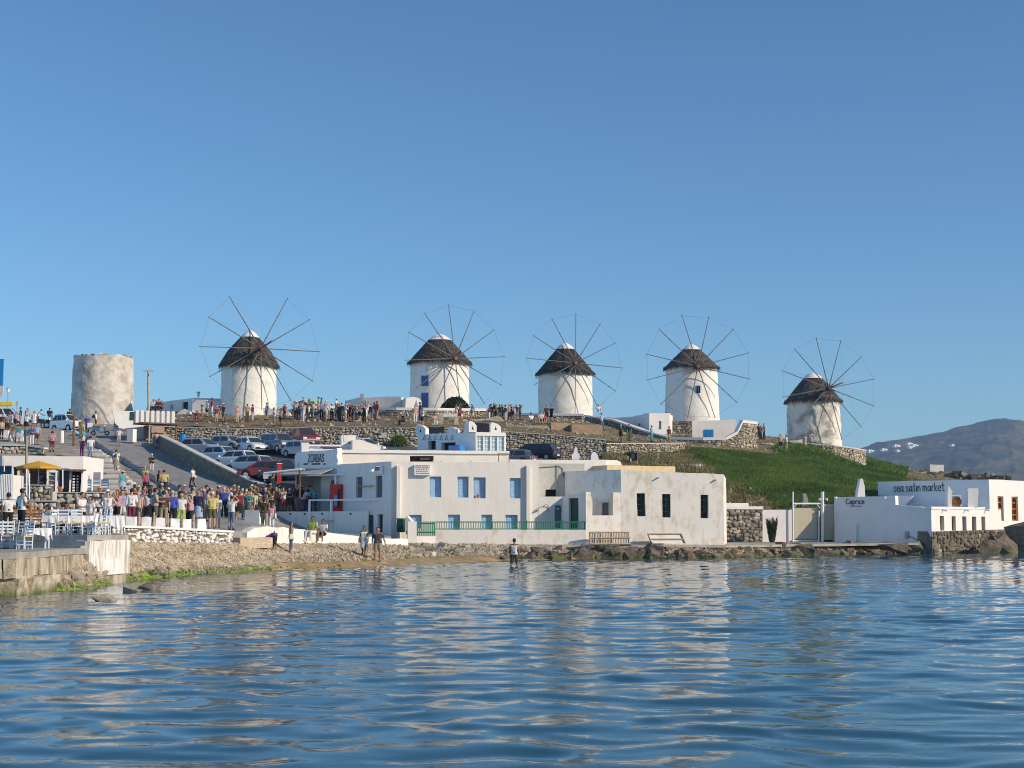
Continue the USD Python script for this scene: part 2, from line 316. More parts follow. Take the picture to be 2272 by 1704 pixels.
# walkway along the right-hand shore
wk = [(880, 1206, 88.5), (950, 1209, 90), (1100, 1210.5, 90.6), (1300, 1211, 91.0), (1500, 1211, 91.8), (1610, 1211.5, 92.8), (1640, 1211.5, 93.6), (1760, 1209.5, 97.2), (1900, 1208, 99.6), (2040, 1206, 101)]
wf = [P(*a) + np.array([0, 0, .06]) for a in wk]; wb = [a + np.array([.4, 13, 0]) for a in wf]; wl = [a - np.array([0, .03, .16]) for a in wf]
wv = np.vstack([wl, wf, wb]); n = len(wk); fs = []
for r_ in range(2):
    for j in range(n - 1): fs.append([r_ * n + j, r_ * n + j + 1, (r_ + 1) * n + j + 1, (r_ + 1) * n + j])
solo('walkway', wob((wv, np.array(fs)), .0), concrete, 'grey concrete walkway between the shore rocks and the white houses', 'path', kind='structure')
GROUNDS['walkway'] = vf((wv, np.array(fs)))
# ---- promenade (crowd stands on it), left to the ramp foot
prom_rows = [[P(235, 1168, 62.7), P(340, 1172, 64.8), P(456, 1176, 67.7), P(535, 1179, 71.0), P(650, 1187, 77.4), P(772, 1190, 82.4), P(868, 1192, 87)],
             [P(190, 1146, 76), P(320, 1152, 76), P(440, 1157, 76), P(540, 1161, 77), P(640, 1177, 83), P(740, 1184, 88), P(868, 1187, 93)],
             [P(170, 1128, 90), P(310, 1132, 90), P(430, 1133, 90), P(540, 1143, 90), P(620, 1172, 93.5), P(720, 1180, 97), P(868, 1185, 100)],
             [P(200, 1106, 103), P(300, 1106, 103), P(420, 1107, 103), P(540, 1108, 103), P(640, 1122, 104), P(720, 1160, 105), P(868, 1178, 107)]]
prom_rows.insert(0, [p + np.array([0, .4, -1.6]) for p in prom_rows[0]])
GROUNDS['promenade'] = sheet(prom_rows, 60, 40, .03, 4)
solo('promenade', GROUNDS['promenade'], promm, 'grey paved waterfront where the crowd stands at the foot of the ramp', 'pavement', kind='structure', smooth=True)
# ---- ramp road
LK = [(440, 1108, 102.9), (400, 1090, 107.5), (330, 1055, 113.5), (270, 1020, 120), (215, 986, 127), (185, 964, 135), (150, 945, 146), (60, 932, 158)]
RK = [(660, 1110, 102.9), (575, 1093, 107.5), (478, 1059, 113.5), (398, 1024, 120), (345, 990, 127), (335, 966, 135), (300, 948, 146), (240, 934, 158)]
GROUNDS['ramp'] = sheet([[P(*a) for a in LK], [P(*b) for b in RK]], 70, 14, .03, 6)
solo('road', GROUNDS['ramp'], roadm, 'paved ramp climbing from the waterfront to the windmill hill', 'road', kind='structure', smooth=True)
# ---- left slope
ls = [[P(-160, 1104, 102), P(60, 1104, 102), P(200, 1104, 102), P(300, 1106, 102.6), P(437, 1107, 102.9)],
      [P(-160, 1060, 109), P(60, 1060, 109), P(200, 1062, 110), P(300, 1072, 110.5), P(398, 1088.5, 107.5)],
      [P(-160, 1010, 118), P(40, 1010, 118), P(120, 1015, 118), P(200, 1030, 116), P(328, 1054, 113.5)],
      [P(-160, 980, 127), P(30, 982, 126), P(90, 985, 125), P(160, 998, 122), P(266, 1018, 120)],
      [P(-160, 955, 137), P(20, 957, 136), P(80, 965, 133), P(140, 978, 130), P(208, 984, 127)],
      [P(-160, 944, 150), P(10, 942, 147), P(60, 943, 144), P(120, 950, 140), P(170, 960, 135)],
      [P(-160, 934, 166), P(0, 933, 164), P(40, 932, 162), P(80, 932, 162), P(110, 936, 158)],
      [P(-160, 960, 200), P(0, 960, 200), P(40, 960, 200), P(80, 960, 200), P(110, 960, 200)]]
GROUNDS['slope'] = sheet(ls, 60, 70, .1, 9)
solo('left_slope', GROUNDS['slope'], mat('slope_stone', (.36, .32, .265), var=.3, scale=1.2, bump=.05), 'pale paved and stony slope left of the ramp', 'slope', kind='structure', smooth=True)
# ---- car park
def cpz(Y): return 4.5 + (Y - 104) * .165
crow = []
for Y in (103, 112, 120, 128, 134):
    xl = {103: 640, 112: 500, 120: 402, 128: 345, 134: 330}[Y]; crow.append([[X_at(xl, Y), Y, cpz(Y)], [X_at(900, Y), Y, cpz(Y)], [X_at(1060, Y), Y, cpz(Y) - {128: .5, 134: 1.2}.get(Y, 0)], [X_at(1420, Y), Y, cpz(Y) - {128: .9, 134: 1.9}.get(Y, 0)]])
GROUNDS['carpark'] = sheet(crow, 60, 30, .02, 3)
solo('car_park', GROUNDS['carpark'], asphalt, 'sloping asphalt car park below the stone retaining wall', 'car park', kind='structure', smooth=True)
# ---- windmill hill
HC = [(325, (946, 133.6), (935, 139), (920, 146), (905, 156)), (450, (946, 133.6), (930, 140), (915, 147), (904, 157)), (560, (950, 133.6), (932, 140), (915, 147), (904, 157)), (650, (947, 133.6), (935, 139), (919, 146), (909, 155)),
      (760, (946, 133.6), (935, 139), (921, 146), (911, 156)), (860, (946, 133.6), (935, 140), (927, 148), (905, 162)), (960, (948, 133.6), (937, 140), (928, 149), (903, 170)), (1060, (953, 133.6), (937, 143), (926, 151), (905, 174)),
      (1130, (958, 133.6), (938, 144), (927, 153), (918, 178)), (1230, (965, 133.8), (942, 146), (931, 156), (920, 186)), (1330, (975, 134.2), (957, 145), (943, 156), (923, 186)), (1400, (986, 136), (973, 145), (952, 156), (931, 178)),
      (1500, (990, 139), (980, 146), (962, 156), (936, 174)), (1600, (998, 141), (988, 147), (973, 156), (946, 174)), (1690, (1006, 143), (994, 149), (980, 157), (966, 171)), (1790, (1006, 146), (996, 152), (988, 158.2), (981, 175)),
      (1850, (1024, 147), (1019, 152), (1015, 158.2), (990, 174)), (1900, (1040, 148), (1036, 154), (1033, 159.8), (1006, 175)), (1925, (1046, 148), (1042, 155), (1039, 163.6), (1014, 174)), (1950, (1050, 148), (1046, 155), (1042, 163), (1026, 173)), (2000, (1061, 148), (1051, 154), (1043, 160), (1040, 168)), (2100, (1072, 148), (1062, 154), (1053, 160), (1047, 168)),
      (2180, (1085, 148), (1077, 154), (1068, 160), (1066, 168)), (2350, (1125, 148), (1124, 154), (1122, 160), (1122, 168)), (2600, (1145, 148), (1145, 154), (1144, 160), (1144, 168))]
HR = [[P(c[0], *c[1]) - np.array([0, .0, 0]) for c in HC]] + [[P(c[0], *c[k]) for c in HC] for k in (2, 3, 4)]
HR.append([np.array([p[0], p[1] + 30, p[2] - 3]) for p in HR[3]]); HR.append([np.array([p[0], p[1] + 120, -2]) for p in HR[3]])
GROUNDS['hill'] = sheet(HR, 240, 70, .14, 12, .5)
solo('windmill_hill', GROUNDS['hill'], dryg, 'dry grassy hilltop carrying the row of windmills', 'hill', kind='structure', smooth=True)
# ---- green bank under it
BC = [(1340, (1048, 112), (1018, 125)), (1400, (1052, 111), (1018, 125)), (1500, (1056, 110), (1015, 126)), (1560, (1075, 108), (1030, 126)), (1620, (1122, 109), (1055, 124)), (1700, (1121, 109.5), (1055, 125)), (1800, (1121, 110), (1055, 126)), (1870, (1118, 111), (1062, 128)), (1930, (1110, 112), (1075, 128)), (2000, (1105, 113), (1084, 130)), (2100, (1100, 118), (1085, 132)), (2200, (1105, 122), (1095, 135)), (2350, (1135, 120), (1130, 135)), (2600, (1146, 120), (1145, 135))]
hx = [c[0] for c in HC]
BR = [[], [], [], []]
for c in BC:
    k = np.interp(c[0], hx, range(len(hx))); i0 = min(int(k), len(hx) - 2); w = k - i0; top = HR[0][i0] * (1 - w) + HR[0][i0 + 1] * w
    BR[0].append(P(c[0], *c[1])); BR[1].append(P(c[0], *c[2])); BR[2].append({1340: P(1340, 1011, 133.5), 1400: P(1400, 1010, 134.9), 1500: P(1500, 1007, 138.2)}.get(c[0], BR[1][-1] * .35 + top * .65)); BR[3].append(top)
BR.insert(0, [np.array([p[0], p[1] - .5, -1.0]) for p in BR[0]])
GROUNDS['bank'] = sheet(BR, 130, 60, .22, 15, .45)
solo('grass_bank', GROUNDS['bank'], greeng, 'steep green bank below the right-hand windmills', 'bank', kind='structure', smooth=True)
def tufts(gname, count, cond, hmin, hmax, seed):
    v, f = GROUNDS[gname]; rg = np.random.default_rng(seed); a, b, c = v[f[:, 0]], v[f[:, 1]], v[f[:, 2]]
    ar = np.linalg.norm(np.cross(b - a, c - a), axis=1); ar[~cond((a + b + c) / 3)] = 0
    k = rg.choice(len(f), count, p=ar / ar.sum()); u = rg.random((count, 2)); u = np.where(u.sum(1, keepdims=True) > 1, 1 - u, u)
    p = a[k] + (b - a)[k] * u[:, :1] + (c - a)[k] * u[:, 1:]
    out = []
    for j in range(4):
        th = rg.random(count) * 6.283; hgt = rg.uniform(hmin, hmax, count) * (.6 + .9 * meshkit.noise(p * .35, 3)); wd = hgt * .28
        lean = rg.normal(0, .45, (count, 2)) * hgt[:, None]
        d = np.stack([np.cos(th), np.sin(th), th * 0], 1) * wd[:, None]
        q = p + np.stack([rg.normal(0, .12, count), rg.normal(0, .12, count), th * 0 - .04], 1)
        out.append(np.stack([q - d, q + d, q + np.column_stack([lean, hgt])], 1).reshape(-1, 3))
    vv = np.vstack(out); return vv, np.arange(len(vv)).reshape(-1, 3)
def px_of(p):
    r_ = p - CAM; dep = r_[:, 1] * cp + r_[:, 2] * sp; return 1136 + F * r_[:, 0] / dep, 852 - F * (-r_[:, 1] * sp + r_[:, 2] * cp) / dep
def green(p):
    x, y = px_of(p); n_ = meshkit.fbm(p * .25, 3, 4); return (x > 1525 + 50 * (n_ - .5)) & (x < 2010 + 60 * (n_ - .5)) & (y < 1012 + (x - 1530) * .62 + 60 * (n_ - .5)) & (n_ > .2)
solo('green_grass', tufts('bank', 60000, green, .08, .27, 2), blade_g, 'lush green ground cover over the bank below the windmills', 'grass', kind='stuff')
solo('dry_grass', tufts('bank', 14000, lambda p: ~green(p), .14, .4, 3), blade_d, 'yellowed dry grass at the left foot of the bank', 'grass', kind='stuff')
solo('hill_grass', tufts('hill', 12000, lambda p: (p[:, 1] < 175), .05, .2, 5), blade_d, 'short dry grass on the trodden windmill hill', 'grass', kind='stuff')
solo('hill_green', tufts('hill', 6000, lambda p: (px_of(p)[0] > 1720) & (px_of(p)[1] > 985 + 12 * meshkit.noise(p * .4, 2)) & (p[:, 1] < 172) & (px_of(p)[0] < 2010), .15, .5, 6), blade_g, 'green ground cover around the stone terrace of the last windmill', 'grass', kind='stuff')
# ---- far hills across the bay
fx = [(1780, 1025), (1860, 1003), (1925, 992), (1960, 983), (2000, 976), (2050, 967), (2100, 959), (2150, 948), (2190, 938), (2215, 936), (2250, 938), (2300, 945), (2400, 950), (2600, 975), (2900, 1030), (3300, 1100)]
fr = [[P(a, 1149, 1500) for a, b in fx], [P(a, 1150 - (1150 - b) * .35, 1750) for a, b in fx], [P(a, 1150 - (1150 - b) * .72, 2000) for a, b in fx], [P(a, b, 2300) for a, b in fx], [P(a, b + 40, 2900) for a, b in fx]]
GROUNDS['far'] = sheet(fr, 260, 60, 16, 5, .006)
fv = GROUNDS['far'][0]; fv[:, 2] += (meshkit.fbm(fv * .02, 4, 9) - .5) * 9 + np.maximum(meshkit.noise(fv * .09, 4) - .6, 0) * 10 
solo('far_hills', GROUNDS['far'], mat('scrub_hill', (.145, .12, .06), col2=(.04, .05, .028), scale=.03, lo=.4, hi=.62), 'hazy blue brown hills across the bay on the right', 'hill', kind='structure', smooth=True)
# ---- air
hz = box((150, 1400, 98), (5200, 5200, 204))
solo('haze', hz, usdkit.material(stage, '/World/Looks/haze_air', {'v': ('principled_volume', {'color': (.45, .66, 1.0), 'density': .00016, 'anisotropy': 0.})}, volume='v.volume'), 'faint blue haze over the bay', 'haze', kind='stuff')
# ================================================================ stone walls
def stone_wall(name, label, pts, thick=.5, size=(0.36, 0.20), n_parts=300, cap=.12, cat_='wall', group=None, facing=None, mats=None, capmat=None, seed=1):
    """pts: (point at the top of the sea-side face, bottom z); stones laid over a recessed core."""
    mats = mats or stones
    t = thing(name, label, cat_, loc=(pts[0][0][0], pts[0][0][1], pts[0][1]), group=group); rg = random.Random(seed); cand = []
    for (p, zb), (q, zc) in zip(pts[:-1], pts[1:]):
        W = Wall(p, q); core = hexa([W.pt(0, -.06, zb), W.pt(W.L, -.06, zc), W.pt(W.L, -thick, zc), W.pt(0, -thick, zb), W.pt(0, -.06, p[2]), W.pt(W.L, -.06, q[2]), W.pt(W.L, -thick, q[2]), W.pt(0, -thick, p[2])])
        part(t, 'core', core, mortar, world=True)
        if cap:
            part(t, 'coping', hexa([W.pt(-.02, .07, p[2]), W.pt(W.L + .02, .07, q[2]), W.pt(W.L + .02, -thick - .05, q[2]), W.pt(-.02, -thick - .05, p[2]), W.pt(-.02, .07, p[2] + cap), W.pt(W.L + .02, .07, q[2] + cap), W.pt(W.L + .02, -thick - .05, q[2] + cap), W.pt(-.02, -thick - .05, p[2] + cap)]), capmat or coping, world=True)
        hh = max(p[2] - zb, q[2] - zc); nr = max(1, int(hh / size[1]))
        for r_ in range(nr):
            u = 0.0
            while u < W.L - .08:
                w = size[0] * rg.uniform(.55, 1.5); w = min(w, W.L - u); f0 = (u + w / 2) / W.L
                ztop = p[2] + (q[2] - p[2]) * f0; zbot = zb + (zc - zb) * f0; rh = (ztop - zbot) / nr
                z0 = zbot + r_ * rh + rg.uniform(-.4, .4) * rh * .7; hgt = rh * rg.uniform(.7, 1.55)
                z0 = max(z0, zbot); z1 = min(z0 + hgt, ztop); ho = rg.uniform(-.015, .07); g_ = .018; k = rg.randint(5, 7)
                cu, cz, ru, rz = u + w / 2, (z0 + z1) / 2, (w / 2 - g_), max((z1 - z0) / 2 - g_, .03)
                an = sorted((i_ + rg.uniform(-.45, .45)) * 2 * math.pi / k + rg.uniform(0, 1) for i_ in range(k))
                ring = [(cu + ru * max(-1, min(1, 1.25 * math.cos(a_))), cz + rz * max(-1, min(1, 1.25 * math.sin(a_)))) for a_ in an]
                vb = [W.pt(a_, -.1, b_) for a_, b_ in ring]; vt = [W.pt(cu + (a_ - cu) * .78, ho + rg.uniform(-.02, .02), cz + (b_ - cz) * .78) for a_, b_ in ring]; vm = [W.pt(a_, ho - .04, b_) for a_, b_ in ring]
                vv = np.array(vb + vm + vt + [W.pt(cu, ho + .02, cz)]); ff = []
                for i_ in range(k):
                    j_ = (i_ + 1) % k
                    for s_ in (0, k): ff += [[s_ + i_, s_ + j_, s_ + k + j_], [s_ + i_, s_ + k + j_, s_ + k + i_]]
                    ff.append([2 * k + i_, 2 * k + j_, 3 * k])
                cand.append((w * (z1 - z0), (vv, np.array(ff)))); u += w
    order = sorted(range(len(cand)), key=lambda k_: -cand[k_][0]); pick = set(order[:n_parts]); rest = {i_: [] for i_ in range(len(mats))}
    for k_, (_, m) in enumerate(cand):
        mi = rg.choices(range(len(mats)), [4, 4, 2, 2][:len(mats)])[0]
        if k_ in pick: part(t, 'stone', m, mats[mi], world=True)
        else: rest[mi].append(m)
    rr = [m for ms in rest.values() for m in ms]
    if rr: part(t, 'small_stones', cat(rr), mats[0], kind='stuff', world=True)
    return t
# long retaining wall behind the car park
rw = [(330, 947), (480, 950), (560, 952), (690, 948), (850, 948), (930, 949), (1060, 954), (1130, 959), (1232, 966), (1345, 977)]
stone_wall('retaining_wall', 'long rough stone retaining wall behind the parked cars', [(P(a, b, 133.4), cpz(133.4) - .1 - 1.9 * min(max((a - 900) / 250, 0), 1)) for a, b in rw], seed=3, cap=.06)
# wall right of it carrying the path, and the walls of the mill terraces
stone_wall('terrace_wall', 'stone wall carrying the hill path below the fourth windmill', [(P(1345, 985, 133.2), 8.0), (P(1440, 985, 135.5), 8.6), (P(1520, 984, 138.6), 8.9)], size=(0.34, 0.21), n_parts=150, seed=5, cap=.08)
pale_t = [stones[1], stones[3], stones[0], stones[1]]
def curved(px0, px1, f_py, f_Y, n): return [(lambda a: P(a, f_py(a), f_Y(a)))(px0 + (px1 - px0) * k / n) for k in range(n + 1)]
stone_wall('mill_terrace', 'white capped stone terrace wall in front of the second windmill', [(P(762, 908, 153), Zat(935, 153)), (P(880, 910, 150), Zat(938, 150)), (P(970, 911, 150), Zat(940, 150)), (P(1078, 912, 152.5), Zat(940, 152.5))], size=(0.40, 0.23), n_parts=220, cap=.28, capmat=whitewash_b, mats=pale_t, seed=8)
stone_wall('mill_terrace', 'long white capped terrace wall below the third windmill', [(P(1118, 921, 166), Zat(938, 166)), (P(1200, 922, 163), Zat(940, 163)), (P(1295, 923, 162), Zat(945, 162))], size=(0.40, 0.23), n_parts=90, cap=.26, capmat=whitewash_b, seed=9)
stone_wall('path_wall', 'sloping white capped wall beside the path from the third windmill to the fourth', [(P(1297, 924, 161), Zat(958, 161)), (P(1360, 934, 156), Zat(972, 156)), (P(1420, 955, 150.5), Zat(984, 150.5)), (P(1480, 972, 147.5), Zat(990, 147.5))], size=(0.40, 0.23), n_parts=110, cap=.18, capmat=whitewash_b, seed=10, mats=[stones[0], stones[2], stones[0], stones[2]])
stone_wall('yard_wall', 'tan stone yard wall with white rim sweeping up right of the fourth windmill', [(P(1480, 975, 147.3), Zat(1000, 147.3)), (P(1560, 977, 146), Zat(1003, 146)), (P(1612, 976, 146), Zat(1003, 146)), (P(1636, 963, 146.3), Zat(1003, 146)), (P(1648, 938, 146.6), Zat(1002, 146.6)), (P(1680, 942, 147.5), Zat(1000, 147.5))], size=(0.38, 0.22), n_parts=250, cap=.3, capmat=whitewash_b, mats=pale_t, seed=11)
stone_wall('mill_terrace', 'round tan stone terrace under the last windmill', [(P(1720, 980, 161), Zat(992, 161)), (P(1790, 985, 158.6), Zat(1000, 158.6)), (P(1850, 990, 158.5), Zat(1012, 158.5)), (P(1895, 996, 160), Zat(1026, 160)), (P(1921, 1001, 163.5), Zat(1036, 163.5))], size=(0.40, 0.23), n_parts=260, cap=.14, mats=pale_t, seed=12)
stone_wall('low_wall', 'short dry stone wall at the top edge of the green bank', [(P(1490, 1030, 118), Zat(1042, 118)), (P(1560, 1029, 120), Zat(1042, 120))], size=(0.36, 0.22), n_parts=60, cap=0, seed=13)
# ramp parapet (its face is plastered rubble)
par = [(338, 972, 128.5, 1001), (355, 968, 126.2, 1004), (400, 990, 119.8, 1030), (478, 1030, 113.5, 1066), (545, 1063, 109, 1092), (610, 1090, 105.3, 1112), (655, 1105, 103, 1125)]
t = thing('ramp_wall', 'long plastered rubble parapet sloping down between ramp and car park', 'wall', loc=P(478, 1066, 113.5))
for (a, b, Y, c), (a2, b2, Y2, c2) in zip(par[:-1], par[1:]):
    p, q = P(a, b, Y), P(a2, b2, Y2); z0, z1 = Zat(c, Y) - .3, Zat(c2, Y2) - .3; W = Wall(p, q)
    part(t, 'wall_face', wob(man(hexa([W.pt(0, 0, z0), W.pt(W.L, 0, z1), W.pt(W.L, -.45, z1), W.pt(0, -.45, z0), W.pt(0, 0, p[2]), W.pt(W.L, 0, q[2]), W.pt(W.L, -.45, q[2]), W.pt(0, -.45, p[2])])), .03, .5), mat('rubble_plaster', (.25, .205, .14), col2=(.12, .10, .065), scale=2.5, bump=.06, bscale=5) if 'rubble_plaster' not in MATS else MATS['rubble_plaster'], world=True)
    part(t, 'coping', hexa([W.pt(-.03, .06, p[2]), W.pt(W.L + .03, .06, q[2]), W.pt(W.L + .03, -.5, q[2]), W.pt(-.03, -.5, p[2]), W.pt(-.03, .06, p[2] + .1), W.pt(W.L + .03, .06, q[2] + .1), W.pt(W.L + .03, -.5, q[2] + .1), W.pt(-.03, -.5, p[2] + .1)]), coping, world=True)
# left kerb wall of the ramp
t = thing('kerb_wall', 'rough grey kerb wall sloping down the left edge of the ramp', 'wall', loc=P(*LK[2]))
for a, b in zip(LK[:5], LK[1:6]):
    p, q = P(*a), P(*b); W = Wall(q, p)
    part(t, 'kerb_block', wob(man(hexa([W.pt(0, .5, q[2] - .5), W.pt(W.L, .5, p[2] - .5), W.pt(W.L, -.1, p[2] - .3), W.pt(0, -.1, q[2] - .3), W.pt(0, .35, q[2] + .42), W.pt(W.L, .35, p[2] + .42), W.pt(W.L, -.12, p[2] + .5), W.pt(0, -.12, q[2] + .5)])), .07, .5), kerbm, world=True)
# staircase left of the kerb
t = thing('staircase', 'broad pale stone staircase climbing left of the ramp', 'staircase', loc=P(255, 1104, 102.8))
NS = 26
for k in range(NS):
    w = k / (NS - 1); lx, rx, py, Y = 205 - 90 * w, 318 - 95 * w, 1103 - 100 * w, 103 + 19.5 * w
    p, q = P(lx, py, Y), P(rx, py, Y); d = 19.5 / (NS - 1)
    part(t, 'step', box(((p[0] + q[0]) / 2, Y + d * .8, p[2] + .1), (q[0] - p[0] + R.uniform(-.3, .3), d * 1.7, .24)), coping if k % 3 else concrete, world=True)
GROUNDS['stairs'] = sheet([[P(205, 1101, 103), P(318, 1101, 103)], [P(115, 1000, 122.5), P(223, 1000, 122.5)]], 10, 10)
GROUNDS['stairs'][0][:, 2] += .2
# ================================================================ windmills
def windmill(label, cx, Y, half_t, half_b, eave, peak, base, hub, Rpx, phase, missing=(), plaster=None, bow=True, capw=.30, door=None, seed=1, bulge=.1):
    rg = random.Random(seed); s = F / Y * cp
    c = P(cx, base, Y); zb = c[2]; ze = Zat(eave, Y, cx); zp = Zat(peak, Y, cx); rt = half_t / F * Y; rb = half_b / F * Y
    t = thing('windmill', label, 'windmill', loc=(c[0], c[1], zb - .5)); o = ORG[t]
    # tower
    n, m = 72, 30; v = []; prof = [(rb * 1.015, zb - .6)] + [(rb + (rt - rb) * k / m, zb + (ze + .25 - zb) * k / m) for k in range(m + 1)] + [(rt * .9, ze + .3), (.05, ze + .5)]
    for r_, z in prof:
        for k in range(n):
            a = k * 2 * math.pi / n; v.append([c[0] + r_ * math.cos(a), c[1] + r_ * math.sin(a), z])
    v = np.array(v); L = len(prof)
    f = [[i * n + k, i * n + (k + 1) % n, (i + 1) * n + (k + 1) % n, (i + 1) * n + k] for i in range(L - 1) for k in range(n)]
    d = (meshkit.fbm(v * .8, 4, seed) - .5) * (.14 if plaster is None else .3)
    ax = v[:, :2] - c[:2]; rr = np.linalg.norm(ax, axis=1, keepdims=True); v[:, :2] += ax / np.maximum(rr, .01) * d[:, None]
    part(t, 'tower', (v, np.array(f)), plaster or millwash, smooth=40, world=True)
    # conical thatch with ragged courses and fringe
    hgt = zp - ze; rc = rt * capw; zc = zp - hgt * .19; v = []; q = 84; rowz = 16
    for i in range(rowz + 1):
        w = i / rowz; r_ = rt * 1.13 + (rc - rt * 1.13) * (w ** .92); z = ze + (zc - ze) * w
        r_ += bulge * math.sin(math.pi * w)
        for k in range(q):
            a = k * 2 * math.pi / q; r2 = r_ + (rg.random() - .35) * .10 * (1 - .4 * w); v.append([c[0] + r2 * math.cos(a), c[1] + r2 * math.sin(a), z + (rg.random() - .5) * .08 - (.12 * math.sin(3 * a + seed) if i == 0 else 0)])
    for k in range(q): a = k * 2 * math.pi / q; v.append([c[0] + rt * .99 * math.cos(a), c[1] + rt * .99 * math.sin(a), ze + .15])
    f = [[i * q + k, i * q + (k + 1) % q, (i + 1) * q + (k + 1) % q, (i + 1) * q + k] for i in range(rowz) for k in range(q)]
    f += [[(rowz + 1) * q + k, (rowz + 1) * q + (k + 1) % q, (k + 1) % q, k] for k in range(q)]
    ms = [(np.array(v), np.array(f))]; sv = []
    for k in range(1500):                                            # reed bundles lying down the slope, the lowest hanging free
        a = rg.random() * 6.283; w = rg.random() ** 1.6 * .97 if k > 420 else 0; r_ = rt * 1.13 + (rc - rt * 1.13) * (w ** .92) + bulge * math.sin(math.pi * w) + rg.uniform(.01, .07); z = ze + (zc - ze) * w
        ln = rg.uniform(.3, .75); dr = (rt * 1.13 - rc) / (zc - ze)
        hang = rg.uniform(.12, .5) * (.6 + .8 * meshkit.noise(np.array([[math.cos(a) * 2.2, math.sin(a) * 2.2, seed]]))[0])
        top = (r_ - dr * ln * .8, z + ln * .7) if w > 0 else (r_ - .12, z + .25); bot = (r_ + dr * ln * .15, z - ln * .2) if w > 0 else (r_ + rg.uniform(-.12, .03), z - hang)
        ww = rg.uniform(.025, .06); da = ww / max(r_, .3); j = rg.uniform(-.06, .06) / max(r_, .3)
        sv += [[c[0] + top[0] * math.cos(a - da), c[1] + top[0] * math.sin(a - da), top[1]], [c[0] + top[0] * math.cos(a + da), c[1] + top[0] * math.sin(a + da), top[1]], [c[0] + bot[0] * math.cos(a + j), c[1] + bot[0] * math.sin(a + j), bot[1]]]
    sv = np.array(sv); ms.append((sv, np.arange(len(sv)).reshape(-1, 3)))
    part(t, 'thatched_roof', cat(ms), thatch, world=True)
    cv = []
    for i in range(7):
        w = i / 6; r_ = (rc * 1.16) * (1 - w) ** .62 + .03; z = zc - .1 + (zp - zc + .1) * w
        cv += [[c[0] + r_ * math.cos(k * math.pi / 10), c[1] + r_ * math.sin(k * math.pi / 10), z] for k in range(20)]
    cf = [[i * 20 + k, i * 20 + (k + 1) % 20, (i + 1) * 20 + (k + 1) % 20, (i + 1) * 20 + k] for i in range(6) for k in range(20)]
    part(t, 'roof_cap', wob((np.array(cv), np.array(cf)), .05), whitewash_b, smooth=50, world=True)
    # sail wheel
    hz = Zat(hub[1], Y - rt, hub[0]); off = X_at(hub[0], Y - rt - .6, hub[1]) - c[0]; th = math.asin(max(-.6, min(.6, off / (rt + 1.0))))
    tilt = .10; a = np.array([math.sin(th) * math.cos(tilt), -math.cos(th) * math.cos(tilt), math.sin(tilt)])
    hc = np.array([c[0], c[1], hz]) + np.array([a[0], a[1], 0]) / np.linalg.norm(a[:2]) * (rt + 1.0)
    hc[2] = Zat(hub[1], hc[1], hub[0]); rgt = np.array([math.cos(th), math.sin(th), 0]); up = np.cross(rgt, a) * -1; up = up if up[2] > 0 else -up
    Rm = Rpx / F * Y / 1.0
    part(t, 'axle', tube(hc - a * (rt + .6), hc + a * .25, .16, .16, 10), armwood, world=True)
    part(t, 'hub', cat([tube(hc - a * .28, hc + a * .22, .30, .25, 10)] + [tube(hc, hc + (rgt * math.sin(p_) + up * math.cos(p_)) * .8, .085, .065, 6) for p_ in [math.radians(phase + 30 * k) for k in range(12)]]), redwood, world=True)
    tips = {}
    for k in range(12):
        an = math.radians(phase + 30 * k + rg.uniform(-1.3, 1.3)); dr_ = rgt * math.sin(an) + up * math.cos(an); ln = Rm * rg.uniform(.975, 1.03)
        tips[k] = hc + dr_ * ln
        if k not in missing: part(t, 'sail_arm', tube(hc + dr_ * .2, tips[k] + dr_ * .12, .065, .042, 6), armwood, world=True)
    for k in range(12):
        if k in missing or (k + 1) % 12 in missing: continue
        mid = (tips[k] + tips[(k + 1) % 12]) / 2 - (tips[k] - hc) / Rm * .04
        part(t, 'rope', path_tube([tips[k], mid, tips[(k + 1) % 12]], .010, 4), ropem, world=True)
    if bow:
        tip = hc + a * 3.6; part(t, 'bowsprit', tube(hc, tip, .1, .06, 6), armwood, world=True)
        for k in range(12):
            if k not in missing: part(t, 'stay_rope', tube(tip, tips[k], .006, n=4), ropem, world=True)
    for (dpx, dpy, dw, dh, m_) in (door or []):
        p = P(dpx, dpy, Y - rt); dx = p[0] - c[0]; r0 = rb + (rt - rb) * (p[2] - zb) / (ze - zb); an = math.asin(max(-.95, min(.95, dx / r0)))
        nn = np.array([math.sin(an), -math.cos(an), 0]); tt = np.array([math.cos(an), math.sin(an), 0]); q0 = np.array([c[0], c[1], p[2]]) + nn * r0
        def bx(w, h_, o0, o1): return hexa([q0 + tt * x + nn * o + np.array([0, 0, z]) for z in (-h_ / 2, h_ / 2) for x, o in ((-w / 2, o1), (w / 2, o1), (w / 2, o0), (-w / 2, o0))])
        wpath = part(t, 'window' if dh < 1.4 else 'door', cat([bx(dw, dh, -.25, .045)]), m_, world=True)
        part(wpath, 'window_frame', cat([tube(q0 + tt * -dw / 2 + nn * .06 + np.array([0, 0, -dh / 2]), q0 + tt * -dw / 2 + nn * .06 + np.array([0, 0, dh / 2]), .04), tube(q0 + tt * dw / 2 + nn * .06 + np.array([0, 0, -dh / 2]), q0 + tt * dw / 2 + nn * .06 + np.array([0, 0, dh / 2]), .04), tube(q0 + nn * .06 + np.array([0, 0, -dh / 2]), q0 + nn * .06 + np.array([0, 0, dh / 2]), .03)]), bluedk, world=True)
    return t
windmill('leftmost thatched windmill, white tower with one sail arm missing at the top', 551, 147, 60, 62, 815, 732, 915, (578, 773), 133, -1, missing=(0,), seed=2, bulge=.3)
